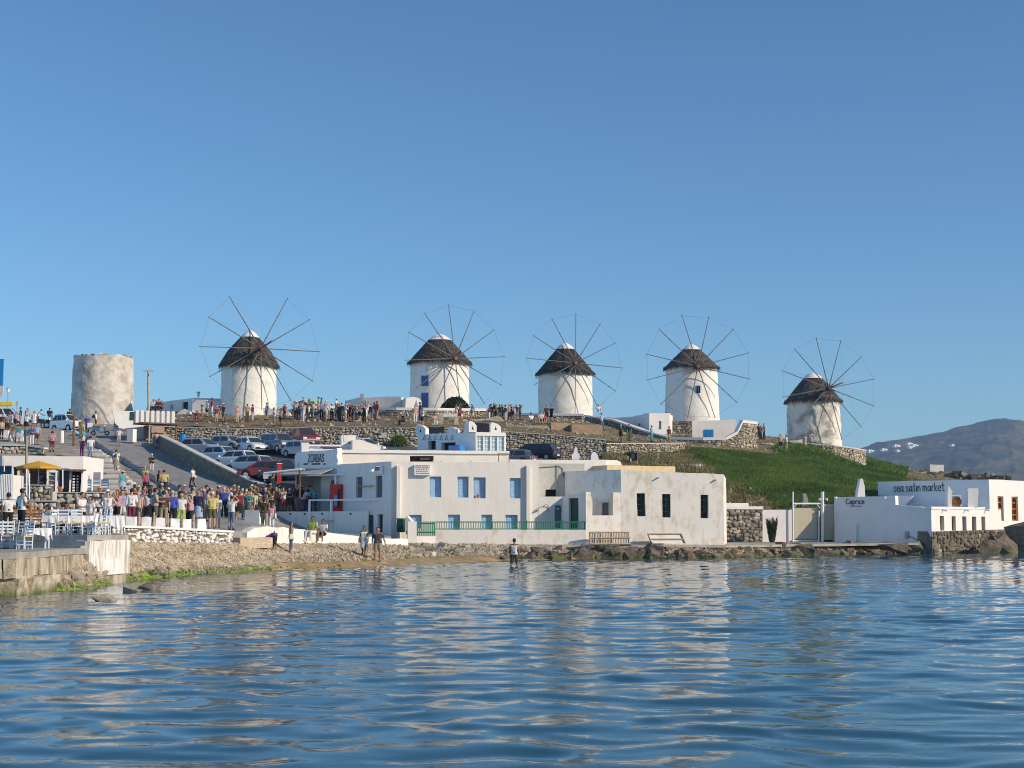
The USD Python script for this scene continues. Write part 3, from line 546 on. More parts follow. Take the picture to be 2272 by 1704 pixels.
windmill('white thatched windmill behind the round green bush, with blue windows', 975, 167, 65, 66.5, 808, 741, 912, (1010, 795.6), 117, -5, bow=False, capw=.36, door=[(943, 844, .9, 1.2, bluedk), (943, 890, .9, 2.0, bluedk)], seed=3)
windmill('middle thatched windmill standing over the long terrace wall', 1254.5, 181, 60, 60.5, 832, 760, 926, (1276.7, 805.6), 108, 3, bow=False, seed=4)
windmill('thatched windmill beside the small white hut, with a tiny dark window', 1536, 167, 56.5, 61, 819, 764, 945, (1547.6, 813), 116, -16, bow=False, door=[(1549, 864, .42, .85, dark)], seed=5)
windmill('rightmost thatched windmill with patchy peeling plaster on a round stone terrace', 1806.5, 173, 57.5, 60, 893, 826, 990, (1837.7, 861.4), 112, -11, plaster=millold, capw=.34, seed=6)
# ruined mill
def ruined():
    Y, cx = 154, 226.5; c = P(cx, 925, Y); zb = c[2] - 1.2; zt = Zat(794, Y); rt, rb = 64 / F * Y, 68 / F * Y
    t = thing('ruined_mill', 'roofless ruined windmill tower of weathered plaster at the left', 'windmill', loc=(c[0], c[1], zb)); n, m = 80, 36; v = []
    for i in range(m + 1):
        w = i / m; r_ = rb + (rt - rb) * w + .03 * math.sin(math.pi * w)
        for k in range(n): a = k * 2 * math.pi / n; v.append([c[0] + r_ * math.cos(a), c[1] + r_ * math.sin(a), zb + (zt - zb) * w])
    v = np.array(v); v[-n:, 2] += (meshkit.fbm(v[-n:] * .9, 4, 3) - .5) * .55
    inner = v[-n:].copy(); inner[:, :2] = c[:2] + (inner[:, :2] - c[:2]) * .78; low = inner.copy(); low[:, 2] -= 2.5
    d = (meshkit.fbm(v * 1.1, 5, 13) - .5) * .24; ax = v[:, :2] - c[:2]; v[:, :2] += ax / np.linalg.norm(ax, axis=1, keepdims=True) * d[:, None]
    v = np.vstack([v, inner, low]); L = m + 3
    f = [[i * n + k, i * n + (k + 1) % n, (i + 1) * n + (k + 1) % n, (i + 1) * n + k] for i in range(L - 1) for k in range(n)]
    part(t, 'tower', (v, np.array(f)), ruin, smooth=50, world=True)
    rg = random.Random(4)
    for k in range(26):                                              # bare stones along the broken rim
        a = k * 2 * math.pi / 26 + rg.uniform(-.08, .08); r_ = rt * rg.uniform(.88, .97)
        part(t, 'stone', wob(man(box((c[0] + r_ * math.cos(a), c[1] + r_ * math.sin(a), zt + .05 + rg.uniform(-.12, .06)), (rg.uniform(.35, .6), .35, rg.uniform(.16, .3)), math.degrees(a) + 90)), .05, .3, k), rg.choice(stones), world=True)
ruined()
# ================================================================ houses
def house_body(poly, z0, z1, cuts=(), amp=.018, length=.8, seed=0, adds=()):
    m = prism(poly, z0, z1)
    for c in adds: m = m + man(c)
    for c in cuts: m = m - man(c)
    return wob(m, amp, length, seed)
def shutter_window(par, W, u0, u1, z0, z1, m, depth=.3, leaf=2, frame=None, slats=5, open_mid=False, name='window'):
    """A recessed window: frame (part), shutter leaves with slats (sub-parts) set at the back of the reveal."""
    d = -depth + .06; fr = []
    for a, b, c, e in ((u0, u0 + .05, z0, z1), (u1 - .05, u1, z0, z1), (u0 + .052, u1 - .052, z1 - .05, z1), (u0 + .052, u1 - .052, z0, z0 + .05)): fr.append(W.slab(a, b, c, e, -depth + .003, d + .03))
    w = part(par, name, cat(fr), frame or m, world=True); uw = (u1 - u0 - .1) / leaf
    for k in range(leaf):
        a = u0 + .05 + k * uw; ms = [W.slab(a + .006, a + uw - .006, z0 + .055, z1 - .055, -depth + .006, d)]
        hz_ = (z1 - z0 - .2) / slats
        for s_ in range(slats): ms.append(W.slab(a + .05, a + uw - .05, z0 + .1 + s_ * hz_ + .02, z0 + .1 + (s_ + 1) * hz_ - .03, d + .002, d + .02))
        part(w, 'shutter', cat(ms), m, world=True)
    return w
def bars(W, u0, u1, z0, z1, o, m, par, name='window_bars', n=3):
    ms = [tube(W.pt(u0, o, z0 + (z1 - z0) * (k + 1) / (n + 1)), W.pt(u1, o, z0 + (z1 - z0) * (k + 1) / (n + 1)), .012, n=4) for k in range(n)]
    return part(par, name, cat(ms), m, world=True)
def hold(W, r, depth, out=.3): return W.slab(r[0], r[1], r[2], r[3], -depth, out)
C0 = XY(868, 92.3); a7 = math.radians(7)
fac = Wall(C0, C0 + 14 * np.array([math.cos(a7), math.sin(a7)]))
Q = XY(748, 97.4); zl = Wall(Q, C0)
zf = Zat(1024, 92.3)
# ---- main white house
u1195 = fac.uz(1195, 1100)[0]; u1300 = fac.uz(1300, 1100)[0]
wins_up = [(953, 1057, 979, 1103), (1015, 1057.5, 1040, 1103.5), (1051, 1059, 1078, 1105), (1131, 1060.5, 1156.5, 1105.5)]
wins_lo = [(908, 1142, 936, 1172), (994, 1142, 1020.5, 1175), (1068, 1142, 1092.5, 1175), (1122, 1142, 1149, 1175)]
cuts = [hold(fac, fac.rect(*w), .30) for w in wins_up + wins_lo]
zl_doors = [(716, 1066, 728, 1110), (739, 1066, 748, 1106)]
side = [(790, 1058, 804, 1104), (833, 1056, 848, 1104), (812, 1143, 829, 1184), (838, 1141, 853, 1187)]
cuts += [hold(zl, zl.rect(*w), .25) for w in side]
body_p = [C0, fac.pt(u1195, 0, 0)[:2], np.array([fac.pt(u1195, 0, 0)[0], 100.0]), np.array([Q[0] + .8, 100.0]), Q]
house = thing('white_house', 'two storey white house with blue shuttered windows facing the sea', 'house', loc=(C0[0], C0[1], .7))
part(house, 'wall', house_body(body_p, .5, zf, cuts), whitewash, smooth=35, world=True)
# step-back part with the open loggia
lw = fac.rect(1190, 1032, 1256, 1102)
e0, e1 = fac.pt(u1195, 0, 0)[:2], fac.pt(u1300, 0, 0)[:2]
part(house, 'lower_wall', house_body([e0, e1, e1 + np.array([0, 1.2]), e0 + np.array([0, 1.2])], .6, lw[2], [hold(fac, fac.rect(1231, 1121, 1246, 1172), .3), fac.slab(u1195 + 9, u1195 + 10, 0, 1, 0, 1)], seed=2), whitewash, world=True)
e2, e3 = e0 + np.array([0, 1.9]), e1 + np.array([0, 1.9]); lg = Wall(e2, e3)
vw = lg.rect(1210, 1086, 1235, 1102)
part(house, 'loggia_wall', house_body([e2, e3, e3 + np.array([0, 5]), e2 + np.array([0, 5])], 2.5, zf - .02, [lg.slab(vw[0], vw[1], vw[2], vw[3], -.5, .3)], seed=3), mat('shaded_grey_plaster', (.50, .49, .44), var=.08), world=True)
part(house, 'loggia_floor', prism([e0 + np.array([.02, 1.2]), e1 + np.array([0, 1.2]), e1 + np.array([0, 1.9]), e0 + np.array([.02, 1.9])], lw[2] - .3, lw[2] - .02), concrete, world=True)
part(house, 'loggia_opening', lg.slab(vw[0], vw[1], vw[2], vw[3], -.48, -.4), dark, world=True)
part(house, 'drain_pipe', path_tube([lg.pt(lg.uz(1236, 1032)[0], .06, zf - .1), lg.pt(lg.uz(1236, 1100)[0], .06, lw[2])], .035, 6), greyst, world=True)
part(house, 'cable', path_tube([lg.pt(lg.uz(1195, 1036)[0], .04, zf - .3), lg.pt(lg.uz(1240, 1034)[0], .04, zf - .2), lg.pt(lg.uz(1248, 1036)[0], .04, zf - .35), lg.pt(lg.uz(1250, 1050)[0], .04, zf - .9)], .02, 4), blacki, world=True)
for px in (884, 1171):
    u, zt_ = fac.uz(px, 1033); part(house, 'pilaster', wob(man(cat([fac.slab(u - .11, u + .11, .6, zt_, -.1, .24)])), .012, .4), whitewash, world=True)
for w in wins_up: shutter_window(house, fac, *fac.rect(*w), bluep)
for w in wins_lo: shutter_window(house, fac, *fac.rect(*w), bluep, slats=3)
for w in side[:2]:
    r = zl.rect(*w); k = shutter_window(house, zl, *r, greyp, depth=.25)
for w in side[2:]:
    r = zl.rect(*w); part(house, 'door', zl.slab(r[0], r[1], r[2], r[3], -.24, -.18), dark if w[0] > 830 else greyp, world=True)
r = fac.rect(1231, 1121, 1246, 1172)
d_ = part(house, 'door', fac.quadpts([(r[0], r[2]), (r[1], r[2]), (r[1], r[3] - .3)] + [((r[0] + r[1]) / 2 + (r[1] - r[0]) / 2 * math.cos(x), r[3] - .3 + .28 * math.sin(x)) for x in np.linspace(.2, math.pi - .2, 7)] + [(r[0], r[3] - .3)], -.28, -.2), greyp, label='grey arched door', world=True)
part(d_, 'fanlight', fac.quadpts([((r[0] + r[1]) / 2 + .13 * math.cos(x), r[3] - .29 + .16 * math.sin(x)) for x in np.linspace(0, math.pi, 8)], -.2, -.185), palepane, world=True)
lp = [fac.pt(fac.uz(1217, 1117)[0], .05, 2.9), fac.pt(fac.uz(1217, 1117)[0], .05, 3.25), fac.pt(fac.uz(1212, 1113)[0], .2, 3.42), fac.pt(fac.uz(1206, 1116)[0], .35, 3.34)]
part(house, 'wall_lamp', cat([path_tube(lp, .025, 5), tube(lp[-1], lp[-1] - np.array([0, 0, .12]), .05, .14, 8)]), greyst, world=True)
# red and white sign board
sb = fac.rect(919, 1031, 954, 1054.5)
t = thing('sign_board', 'white sign board with a red band over the leftmost blue window', 'sign', loc=fac.pt(sb[0], .2, sb[2]))
part(t, 'board', fac.slab(sb[0], sb[1], sb[2], sb[3], .002, .26), whitep, world=True)
part(t, 'red_band', fac.slab(sb[0] + .08, sb[1] - .06, sb[3] - .24, sb[3] - .05, .262, .27), redp, world=True)
rg = random.Random(3); ms = []; u = sb[0] + .12
while u < sb[1] - .14: w_ = rg.uniform(.03, .07); ms.append(fac.slab(u, u + w_, sb[3] - .2, sb[3] - .09, .271, .276)); u += w_ + .03
part(t, 'lettering', cat(ms), whitep, world=True)
ms = []
for row in range(3):
    u = sb[0] + .1
    while u < sb[1] - .14: w_ = rg.uniform(.03, .08); z_ = sb[2] + .08 + row * .12; ms.append(fac.slab(u, u + w_, z_, z_ + .06, .262, .268)); u += w_ + rg.uniform(.02, .06)
part(t, 'lettering', cat(ms), bluedk, world=True)
solo('flower_pot', cat([tube(fac.pt(fac.uz(1057, 1104)[0] + .12, -.05, fac.rect(*wins_up[2])[2] + .01), fac.pt(fac.uz(1057, 1104)[0] + .12, -.05, fac.rect(*wins_up[2])[2] + .2), .06, .09, 10), tube(fac.pt(fac.uz(1057, 1104)[0] + .12, -.05, fac.rect(*wins_up[2])[2] + .2), fac.pt(fac.uz(1057, 1104)[0] + .12, -.05, fac.rect(*wins_up[2])[2] + .24), .1, .1, 10)]), terra, 'small terracotta pot on the sill of a blue shuttered window', 'flower pot')
# ---- roof terrace wall behind (upper storey)
B0, B1 = XY(742, 99.6), XY(1345, 102.5); uw_ = Wall(B0, B1); zt0, zt1 = Zat(1001, 99), Zat(1021, 102.5)
t = thing('rear_house', 'long low white roof storey rising behind the blue shuttered house', 'house', loc=(B0[0], B0[1], 3))
uA = uw_.uz(1130, 1010)[0]; va = uw_.uz(911, 1012)[0]; ru = uw_.rect(910, 1011.5, 962, 1023)
part(t, 'wall', house_body([B0, uw_.pt(uA, 0, 0)[:2], uw_.pt(uA, -4, 0)[:2], uw_.pt(0, -4, 0)[:2]], 2.5, zt0 - .12, [uw_.slab(ru[0], ru[1], ru[2] - .6, ru[3], -1, .3)], seed=4), cream, world=True)
part(t, 'wall', house_body([uw_.pt(uA, 0, 0)[:2], B1, uw_.pt(uw_.L, -5, 0)[:2], uw_.pt(uA, -5, 0)[:2]], 2.5, zt1, seed=5), whitewash, world=True)
part(t, 'parapet', wob(man(uw_.slab(-.15, uA, zt0 - .1, zt0 + .12, -.5, .12)), .015, .8), whitewash_b, world=True)
part(t, 'opening', uw_.slab(ru[0], ru[1], ru[2] - .55, ru[3], -.98, -.9), dark, world=True)
part(t, 'rusty_beam', cat([uw_.slab(ru[0] + (ru[1] - ru[0]) * .45, ru[1] - .02, ru[3] - .28, ru[3] - .02, -.6, -.2), tube(uw_.pt(ru[0] + .2, -.3, ru[2]), uw_.pt(ru[0] + .5, -.3, ru[3]), .02)]), rustm, world=True)
for px in (975, 1040):
    u = uw_.uz(px, 1020)[0]; part(t, 'roof_dome', wob(man(cat([uw_.slab(u, u + 1.9, zf - .1, zf + .32, .2, 1.6)])), .05, .3, px), whitewash_b, world=True)
# crate table on the roof
p0 = P(1118, 1024, 95)
t = thing('roof_table', 'small wooden table on the roof edge right of the lattice windows', 'table', loc=(p0[0], p0[1], zf))
part(t, 'table_top', box((0, 0, .62), (.85, .5, .06)), wood)
for sx in (-.35, .35):
    for sy in (-.2, .2): part(t, 'leg', tube((sx, sy, 0), (sx, sy, .59), .03), browns)
# stair wall + white box
sw = Wall(XY(768, 102), XY(900, 103))
t = thing('stair_wall', 'sloping cream stair wall with a white box on the roof left of centre', 'wall', loc=sw.pt(0, 0, 6))
pts = [(782, 1003), (782, 976), (798, 975), (842, 990), (850, 1003)]; part(t, 'stair_side', wob(man(sw.quadpts([sw.uz(*q) for q in pts], -1.2, 0)), .015, .6), cream, world=True)
pts = [(762, 1003), (762, 964), (778, 964), (778, 1003)]; part(t, 'shaded_side', man(sw.quadpts([sw.uz(*q) for q in pts], -2.2, -1.25)), whitewash, world=True)
r = sw.rect(767, 963.5, 794, 978); part(t, 'box', wob(man(sw.slab(*r, -2.1, -1.22)), .01, .5), whitewash_b, world=True)
r = sw.rect(846, 989, 850, 1003); part(t, 'post', sw.slab(*r, -.2, .05), greyst, world=True)
rl = Wall(XY(668, 101), XY(768, 101.6))
t = thing('roof_rail', 'white two bar rail with a square pillar above the ZORBAS wall', 'railing', loc=rl.pt(0, 0, 6))
r = rl.rect(669, 982, 686, 1006); part(t, 'pillar', wob(man(rl.slab(*r, -.5, 0)), .01, .4), whitewash_b, world=True)
for y in (986.5, 996.5): r = rl.rect(686, y, 757, y + 3.2); part(t, 'rail', rl.slab(*r, -.25, -.1), whitep, world=True)
# ---- pinnacled pavilion with lattice windows
K0, K1 = XY(925, 109), XY(1055, 105.6); pv = Wall(K0, K1); K2 = XY(1122, 106.2); lt = Wall(K1, K2); zp1 = Zat(961, 107)
t = thing('pavilion', 'small white pavilion with corner pinnacles and lattice windows on the upper roof', 'house', loc=(K0[0], K0[1], 5))
r1 = pv.rect(950, 978, 967, 998); r2 = pv.rect(979, 982, 1011, 1001)
rlt = lt.rect(1058, 967, 1120, 1006)
part(t, 'wall', house_body([K0, K1, K2, K2 + np.array([0, 3.5]), K0 + np.array([.5, 4])], 4.5, zp1, [pv.slab(*r1, -.5, .3), pv.slab(*r2, -.5, .3), lt.slab(*rlt, -.2, .3)], .012, seed=6), whitewash_b, world=True)
for r in (r1, r2): part(t, 'opening', pv.slab(*r, -.48, -.42), dark, world=True)
def pinnacle(W, u, z, w=.42, h_=.75, o=-.2, tri=True):
    pts = [(u - w / 2, z), (u + w / 2, z), (u + w / 2, z + h_ * .55), (u + w * .15, z + h_ * .85), (u - w * .35, z + h_), (u - w / 2, z + h_ * .8)]
    p_ = part(t, 'pinnacle', man(W.quadpts(pts, o - .4, o)), whitewash_b, world=True)
    if tri: part(p_, 'triangle_hole', W.quadpts([(u - .08, z + .18), (u + .08, z + .18), (u, z + .46)], o + .002, o + .01), dark, world=True)
for px in (933, 1040): pinnacle(pv, pv.uz(px, 960)[0], zp1, 1.0 if px < 1000 else .8, .8, .0)
pinnacle(pv, pv.uz(1003, 960)[0], zp1, .8, .5, 0, False); pinnacle(lt, lt.uz(1100, 960)[0], zp1, .8, .75, 0); pinnacle(lt, lt.uz(1036, 960)[0] + .45, zp1, .6, .85, -.02)
for k, px in enumerate((942, 954, 966, 979, 991, 1004)):
    u, z = pv.uz(px, 976); part(t, 'triangle_niche', cat([pv.quadpts([(u - .18, z), (u + .16, z), (u + .14, z + .05), (u - .12, z + .05)], .002, .02), tube(pv.pt(u - .16, .012, z), pv.pt(u + .02, .012, z + .36), .03, n=4), tube(pv.pt(u + .16, .012, z), pv.pt(u + .02, .012, z + .36), .012, n=4)]), greyst, world=True)
du = (rlt[1] - rlt[0]) / 4
for k in range(4):
    a, b = rlt[0] + k * du + .06, rlt[0] + (k + 1) * du - .06; z0, z1 = rlt[2] + .04, rlt[3] - .06
    w = part(t, 'window', lt.slab(a, b, z0, z1, -.19, -.14), palepane, world=True); ms = []
    for s_ in range(5): zz = z0 + (z1 - z0) * s_ / 4; ms.append(lt.slab(a, b, zz - .02, zz + .02, -.138, -.1))
    for s_ in range(4): uu = a + (b - a) * s_ / 3; ms.append(lt.slab(uu - .012, uu + .012, z0, z1, -.137, -.11))
    part(w, 'glazing_bars', cat(ms), whitep, world=True)
    part(t, 'window_post', lt.slab(b + .01, b + .11, z0, z1, -.19, .01), whitep, world=True)
p0 = pv.pt(pv.uz(1028, 1002)[0], .8, Zat(1004, 105))
t = thing('blue_crate', 'bright blue patterned crate on the roof beside the lattice windows', 'crate', loc=p0, rz=pv.ang)
part(t, 'box', box((0, 0, .28), (1.1, .6, .56)), bluesat); rg = random.Random(5)
part(t, 'lattice', cat([tube((-.5 + .1 * k, -.306, .06 + .0 * k), (-.4 + .1 * k, -.306, .5), .012, n=4) for k in range(10)]), whitep)
# dark roof awnings behind the pinnacles
t = thing('awning', 'dark shade cloth stretched between the pavilion pinnacles', 'awning', loc=pv.pt(1, -2, zp1))
a, b = P(944, 950, 111), P(986, 948, 110.5); c, d = P(985, 960, 109), P(944, 962, 109.5); part(t, 'cloth', hexa([d, c, b, a, d + [0, 0, .04], c + [0, 0, .04], b + [0, 0, .04], a + [0, 0, .04]]), dark, world=True)
a, b = P(1044, 938, 112), P(1086, 941, 112); c, d = P(1086, 958, 110), P(1040, 958, 110); part(t, 'cloth', hexa([d, c, b, a, d + [0, 0, .04], c + [0, 0, .04], b + [0, 0, .04], a + [0, 0, .04]]), dark, world=True)
# ---- white chimneys behind the right-hand house
def chimney(name, label, pts, Y, thick, m=None, h2=None):
    W = Wall(XY(pts[0][0] - 5, Y), XY(pts[0][0] + 40, Y)); t = thing(name, label, 'chimney', loc=P(pts[0][0], pts[0][1], Y))
    part(t, 'stack', wob(man(W.quadpts([W.uz(*q) for q in pts], -thick, 0)), .015, .4), m or whitewash_b, world=True)
    if h2: r = W.rect(*h2); part(t, 'smoke_hole', W.slab(*r, .002, .03), dark, world=True)
    return t
chimney('chimney', 'small pointed white chimney behind the roof left of the curved one', [(1269, 1020), (1269, 1008), (1273, 1005), (1276, 992), (1279, 992), (1282, 1006), (1286, 1008), (1286, 1020)], 104, .6)
chimney('chimney', 'curved white chimney stub on the low white roof wall', [(1311, 1028), (1311, 1010), (1315, 1003), (1321, 1003), (1326, 1010), (1329, 1022), (1329, 1028)], 103, .6)
solo('roof_wall', wob(man(Wall(XY(1325, 102.6), XY(1382, 103.4)).quadpts([Wall(XY(1325, 102.6), XY(1382, 103.4)).uz(*q) for q in [(1327, 1032), (1327, 1020), (1368, 1021), (1376, 1024), (1380, 1032)]], -.6, 0)), .02, .4), whitewash_b, 'low rounded white roof wall right of the curved chimney', 'wall')
oc = Wall(XY(1347, 100.5), XY(1498, 103)); r = oc.rect(1347, 1032, 1498, 1052)
solo('ochre_wall', wob(man(oc.slab(r[0], r[1], r[2] - 2, r[3] - .05, -3, 0)), .015, .8), ochre, 'ochre yellow roof wall behind the stained white house', 'wall')
# ---- stained house on the right of the group
Pa = XY(1378, 92.6); Pb = XY(1606, 93.6); rf = Wall(Pa, Pb); Pz = XY(1254, 95.4); sh_ = Wall(Pz, Pa)
ztl, ztr = Zat(1042.5, 92.6), Zat(1053.5, 93.6)
t = thing('stained_house', 'white house with peeling stained plaster and three narrow green shuttered windows', 'house', loc=(Pa[0], Pa[1], .6))
nw = [(1414, 1094, 1432, 1146), (1470, 1096, 1488, 1148), (1554, 1098, 1571, 1149)]
poly = [Pa, Pb, Pb + np.array([1.5, 9]), Pz + np.array([0, 8]), Pz]
m = prism(poly, .3, ztl)
slant = hexa([[*Pa, ztl + .0], [*(Pb + np.array([.5, 0])), ztr], [*(Pb + np.array([2.5, 10])), ztr], [*(Pa + np.array([0, 12])), ztl + .0]] + [[*Pa, ztl + 3], [*(Pb + np.array([.5, 0])), ztl + 3], [*(Pb + np.array([2.5, 10])), ztl + 3], [*(Pa + np.array([0, 12])), ztl + 3]])
v, f = vf(slant); v[[0, 1, 4, 5], 1] -= .5
m = m - man((v, f))
for w in nw: m = m - man(hold(rf, rf.rect(*w), .32))
sw_ = sh_.rect(1335, 1115, 1350, 1143); m = m - man(hold(sh_, sw_, .2))
part(t, 'wall', wob(m, .035, .6, 9, .8), stained, smooth=35, world=True)
for k, w in enumerate(nw):
    r = rf.rect(*w); q = part(t, 'window', cat([rf.slab(r[0], r[0] + .05, r[2], r[3], -.3, -.2), rf.slab(r[1] - .05, r[1], r[2], r[3], -.3, -.2), rf.slab(r[0] + .052, r[1] - .052, r[3] - .05, r[3], -.3, -.2)]), greendk, world=True)
    part(q, 'pane', rf.slab(r[0] + .05, r[1] - .05, r[2], r[3] - .05, -.31, -.28), dark, world=True)
    um = r[0] + (r[1] - r[0]) * (.5 if k != 1 else .42); part(q, 'shutter', cat([rf.slab(um, r[1] - .052, r[2] + (.0 if k < 2 else .35), r[3] - .06, -.27, -.2)] + [rf.slab(um + .04, r[1] - .09, r[2] + .45 + i_ * .2, r[2] + .58 + i_ * .2, -.198, -.18) for i_ in range(5)]), greendk, world=True)
    bars(rf, r[0], r[1], r[2], r[3], -.14, rustm, q)
part(t, 'window', sh_.slab(*sw_, -.19, -.15), greyp, label='blank grey window in the shaded wall', world=True)
for px, py in ((1459, 1060), (1586, 1065)):
    u, z = rf.uz(px, py); part(t, 'drain_spout', tube(rf.pt(u, -.1, z), rf.pt(u, .22, z - .02), .05, n=8), greyst, world=True)
# courtyard wall with notch, stub and green door
cy = Wall(XY(1300, 91.9), Pa); u_ = lambda px: cy.uz(px, 1150)[0]
zt_ = Zat(1091, 91.9); zn = Zat(1143, 92.2); ub, uc = u_(1314), u_(1361)
t = thing('courtyard_wall', 'peeling white courtyard wall with a square notch beside the stained house', 'wall', loc=cy.pt(0, 0, .6))
pts = [(0, .4), (cy.L + .02, .4), (cy.L + .02, Zat(1093, 92.5)), (uc + .15, Zat(1091, 92.4)), (uc, Zat(1093, 92.4)), (uc, zn), (ub, zn), (ub, Zat(1108, 92)), (ub - .12, Zat(1096, 92)), (.12, zt_), (0, zt_ - .05)]
part(t, 'wall', wob(man(cy.quadpts(pts, -.45, 0)), .03, .4, 3, 1.2), stained, smooth=35, world=True)
s0, s1 = XY(1246, 93.75), XY(1300, 91.9); stb = Wall(s0, s1); rd = stb.rect(1262, 1105, 1283, 1173)
zt2 = Zat(1103, 93.7)
part(t, 'side_wall', wob(man(hexa([stb.pt(0, 0, .5), stb.pt(stb.L, 0, .5), stb.pt(stb.L, -.4, .5), stb.pt(0, -.4, .5), stb.pt(0, 0, zt2), stb.pt(stb.L, 0, zt_ - .02), stb.pt(stb.L, -.4, zt_ - .02), stb.pt(0, -.4, zt2)])) - man(stb.slab(rd[0], rd[1], .6, rd[3], -.25, .3)), .02, .5, 5), whitewash, world=True)
q = part(t, 'door', stb.slab(rd[0], rd[1], .6, rd[3], -.24, -.18), greendk, label='dark green door', world=True)
part(q, 'handle', tube(stb.pt(rd[1] - .1, -.15, 2.9), stb.pt(rd[1] - .1, -.15, 3.05), .02), greyst, world=True)
# ---- garden wall with green railing and gate
gA, gB = XY(967, 91.1), XY(1301, 91.85); gw = Wall(gA, gB); zg = Zat(1175.5, 91.4)
t = thing('garden_wall', 'low stained white garden wall under the green railing', 'wall', loc=gw.pt(0, 0, .6))
part(t, 'wall', wob(man(gw.slab(0, gw.L - .02, .4, zg, -.3, 0)), .02, .5, 4), stained, world=True)
ga = Wall(XY(905, 90.5), XY(925, 90.6)); part(t, 'gate_post', wob(man(ga.slab(0, ga.L, .5, Zat(1157, 90.6), -.4, 0)), .015, .4), whitewash, world=True)
part(t, 'sill', man(hexa([[*XY(925, 90.6), .5], [*gA, .5], [*(gA + [0, .4]), .5], [*(XY(925, 90.6) + [0, .4]), .5], [*XY(925, 90.6), Zat(1190, 90.8)], [*gA, Zat(1190, 90.8)], [*(gA + [0, .4]), Zat(1190, 90.8)], [*(XY(925, 90.6) + [0, .4]), Zat(1190, 90.8)]])), whitewash, world=True)
t = thing('railing', 'long green painted railing on the low garden wall', 'railing', loc=gw.pt(0, -.15, zg))
z1 = Zat(1157, 91.4)
part(t, 'rail', gw.slab(0, gw.L - .05, z1 - .07, z1, -.19, -.11), greenp, world=True); part(t, 'rail', gw.slab(0, gw.L - .05, zg + .02, zg + .08, -.19, -.11), greenp, world=True)
nb = 62
for k in range(nb):
    u = .08 + (gw.L - .2) * k / (nb - 1)
    if k % 15 == 7: part(t, 'post', gw.slab(u - .04, u + .04, zg, z1 + .06, -.2, -.1), greenp, world=True)
    else: part(t, 'baluster', gw.slab(u - .022, u + .022, zg + .08, z1 - .07, -.165, -.135), greenp, world=True)
gt = Wall(XY(926, 90.75), XY(966, 91.05)); g0, g1 = Zat(1189, 90.9), Zat(1154, 90.9)
t = thing('garden_gate', 'green picket double gate at the left end of the railing', 'gate', loc=gt.pt(0, 0, g0))
for z in (g0 + .18, g1 - .25): part(t, 'rail', gt.slab(.02, gt.L - .02, z, z + .08, -.06, -.03), greenp, world=True)
for k in range(10):
    u = .03 + (gt.L - .06) * k / 9; wd = .045 if k not in (0, 9) else .06; z2 = g1 - .06 + (.05 if k % 3 else 0) - .05 * abs(math.sin(k))
    part(t, 'picket', gt.quadpts([(u - wd, g0), (u + wd * .6, g0), (u + wd * .6, z2 - .04), (u - .2 * wd, z2), (u - wd, z2 - .04)], -.028, 0), greenp, world=True)
# small shaded walls and bin left of the gate
bw = Wall(XY(862, 90.8), XY(905, 90.5))
solo('curved_wall', wob(man(bw.quadpts([bw.uz(*q) for q in [(891, 1186), (891, 1146), (894, 1145), (903, 1156), (905, 1158), (905, 1186)]], -1.4, -.9)), .01, .4), whitewash, 'small curved white wall end left of the green gate', 'wall')
r = bw.rect(875, 1149, 889, 1181)
t = thing('rubbish_bin', 'dark green wheeled bin in the corner left of the gate', 'bin', loc=bw.pt(r[0], -.6, .8)); part(t, 'body', bw.slab(r[0], r[1], r[2], r[3] - .1, -1, -.5), greendk, world=True); part(t, 'lid', bw.slab(r[0] - .03, r[1] + .03, r[3] - .1, r[3] - .02, -1.03, -.46), greenp, world=True)
# ---- low seat wall along the beach top
sp_ = [(548, 1182, 71.0, 1206), (568, 1170, 71.8, 1203), (590, 1168, 73, 1202), (640, 1172, 76.0, 1201), (700, 1178, 78.6, 1202), (800, 1190, 82.8, 1205), (905, 1197, 87.0, 1210)]
t = thing('seat_wall', 'low whitewashed rubble wall along the top of the beach', 'wall', loc=P(640, 1200, 76))
for (a, b, Y, c), (a2, b2, Y2, c2) in zip(sp_[:-1], sp_[1:]):
    p, q = P(a, b, Y), P(a2, b2, Y2); W = Wall(p, q); z0, z1 = Zat(c, Y) - .4, Zat(c2, Y2) - .4
    part(t, 'wall_block', wob(man(hexa([W.pt(0, .06, z0), W.pt(W.L, .06, z1), W.pt(W.L, -.5, z1), W.pt(0, -.5, z0), W.pt(0, 0, p[2]), W.pt(W.L, 0, q[2]), W.pt(W.L, -.5, q[2]), W.pt(0, -.5, p[2])])), .05, .35, int(a), 1.5), stained if a < 700 else whitewash_b, smooth=40, world=True)
# ---- promenade edge wall, whitewashed stones
mat('limed_stone_tan', (.62, .52, .42), col2=(.42, .33, .25), scale=4, isl=.15); mat('limed_stone', (.80, .755, .70), col2=(.52, .43, .34), scale=4, bump=.03, isl=.14, lo=.34, hi=.46)
stone_wall('edge_wall', 'whitewashed rough stone wall between the promenade and the pebbles', [(P(250, 1170, 62.0), Zat(1206, 62)), (P(340, 1173, 64.1), Zat(1208, 64.1)), (P(440, 1178, 66.4), Zat(1209, 66.4)), (P(516, 1182, 69.4), Zat(1209, 69.4))], thick=.5, size=(.26, .17), n_parts=300, cap=.1, capmat=whitewash_b, mats=[MATS['limed_stone'], MATS['limed_stone'], MATS['limed_stone'], MATS['limed_stone']], seed=21)
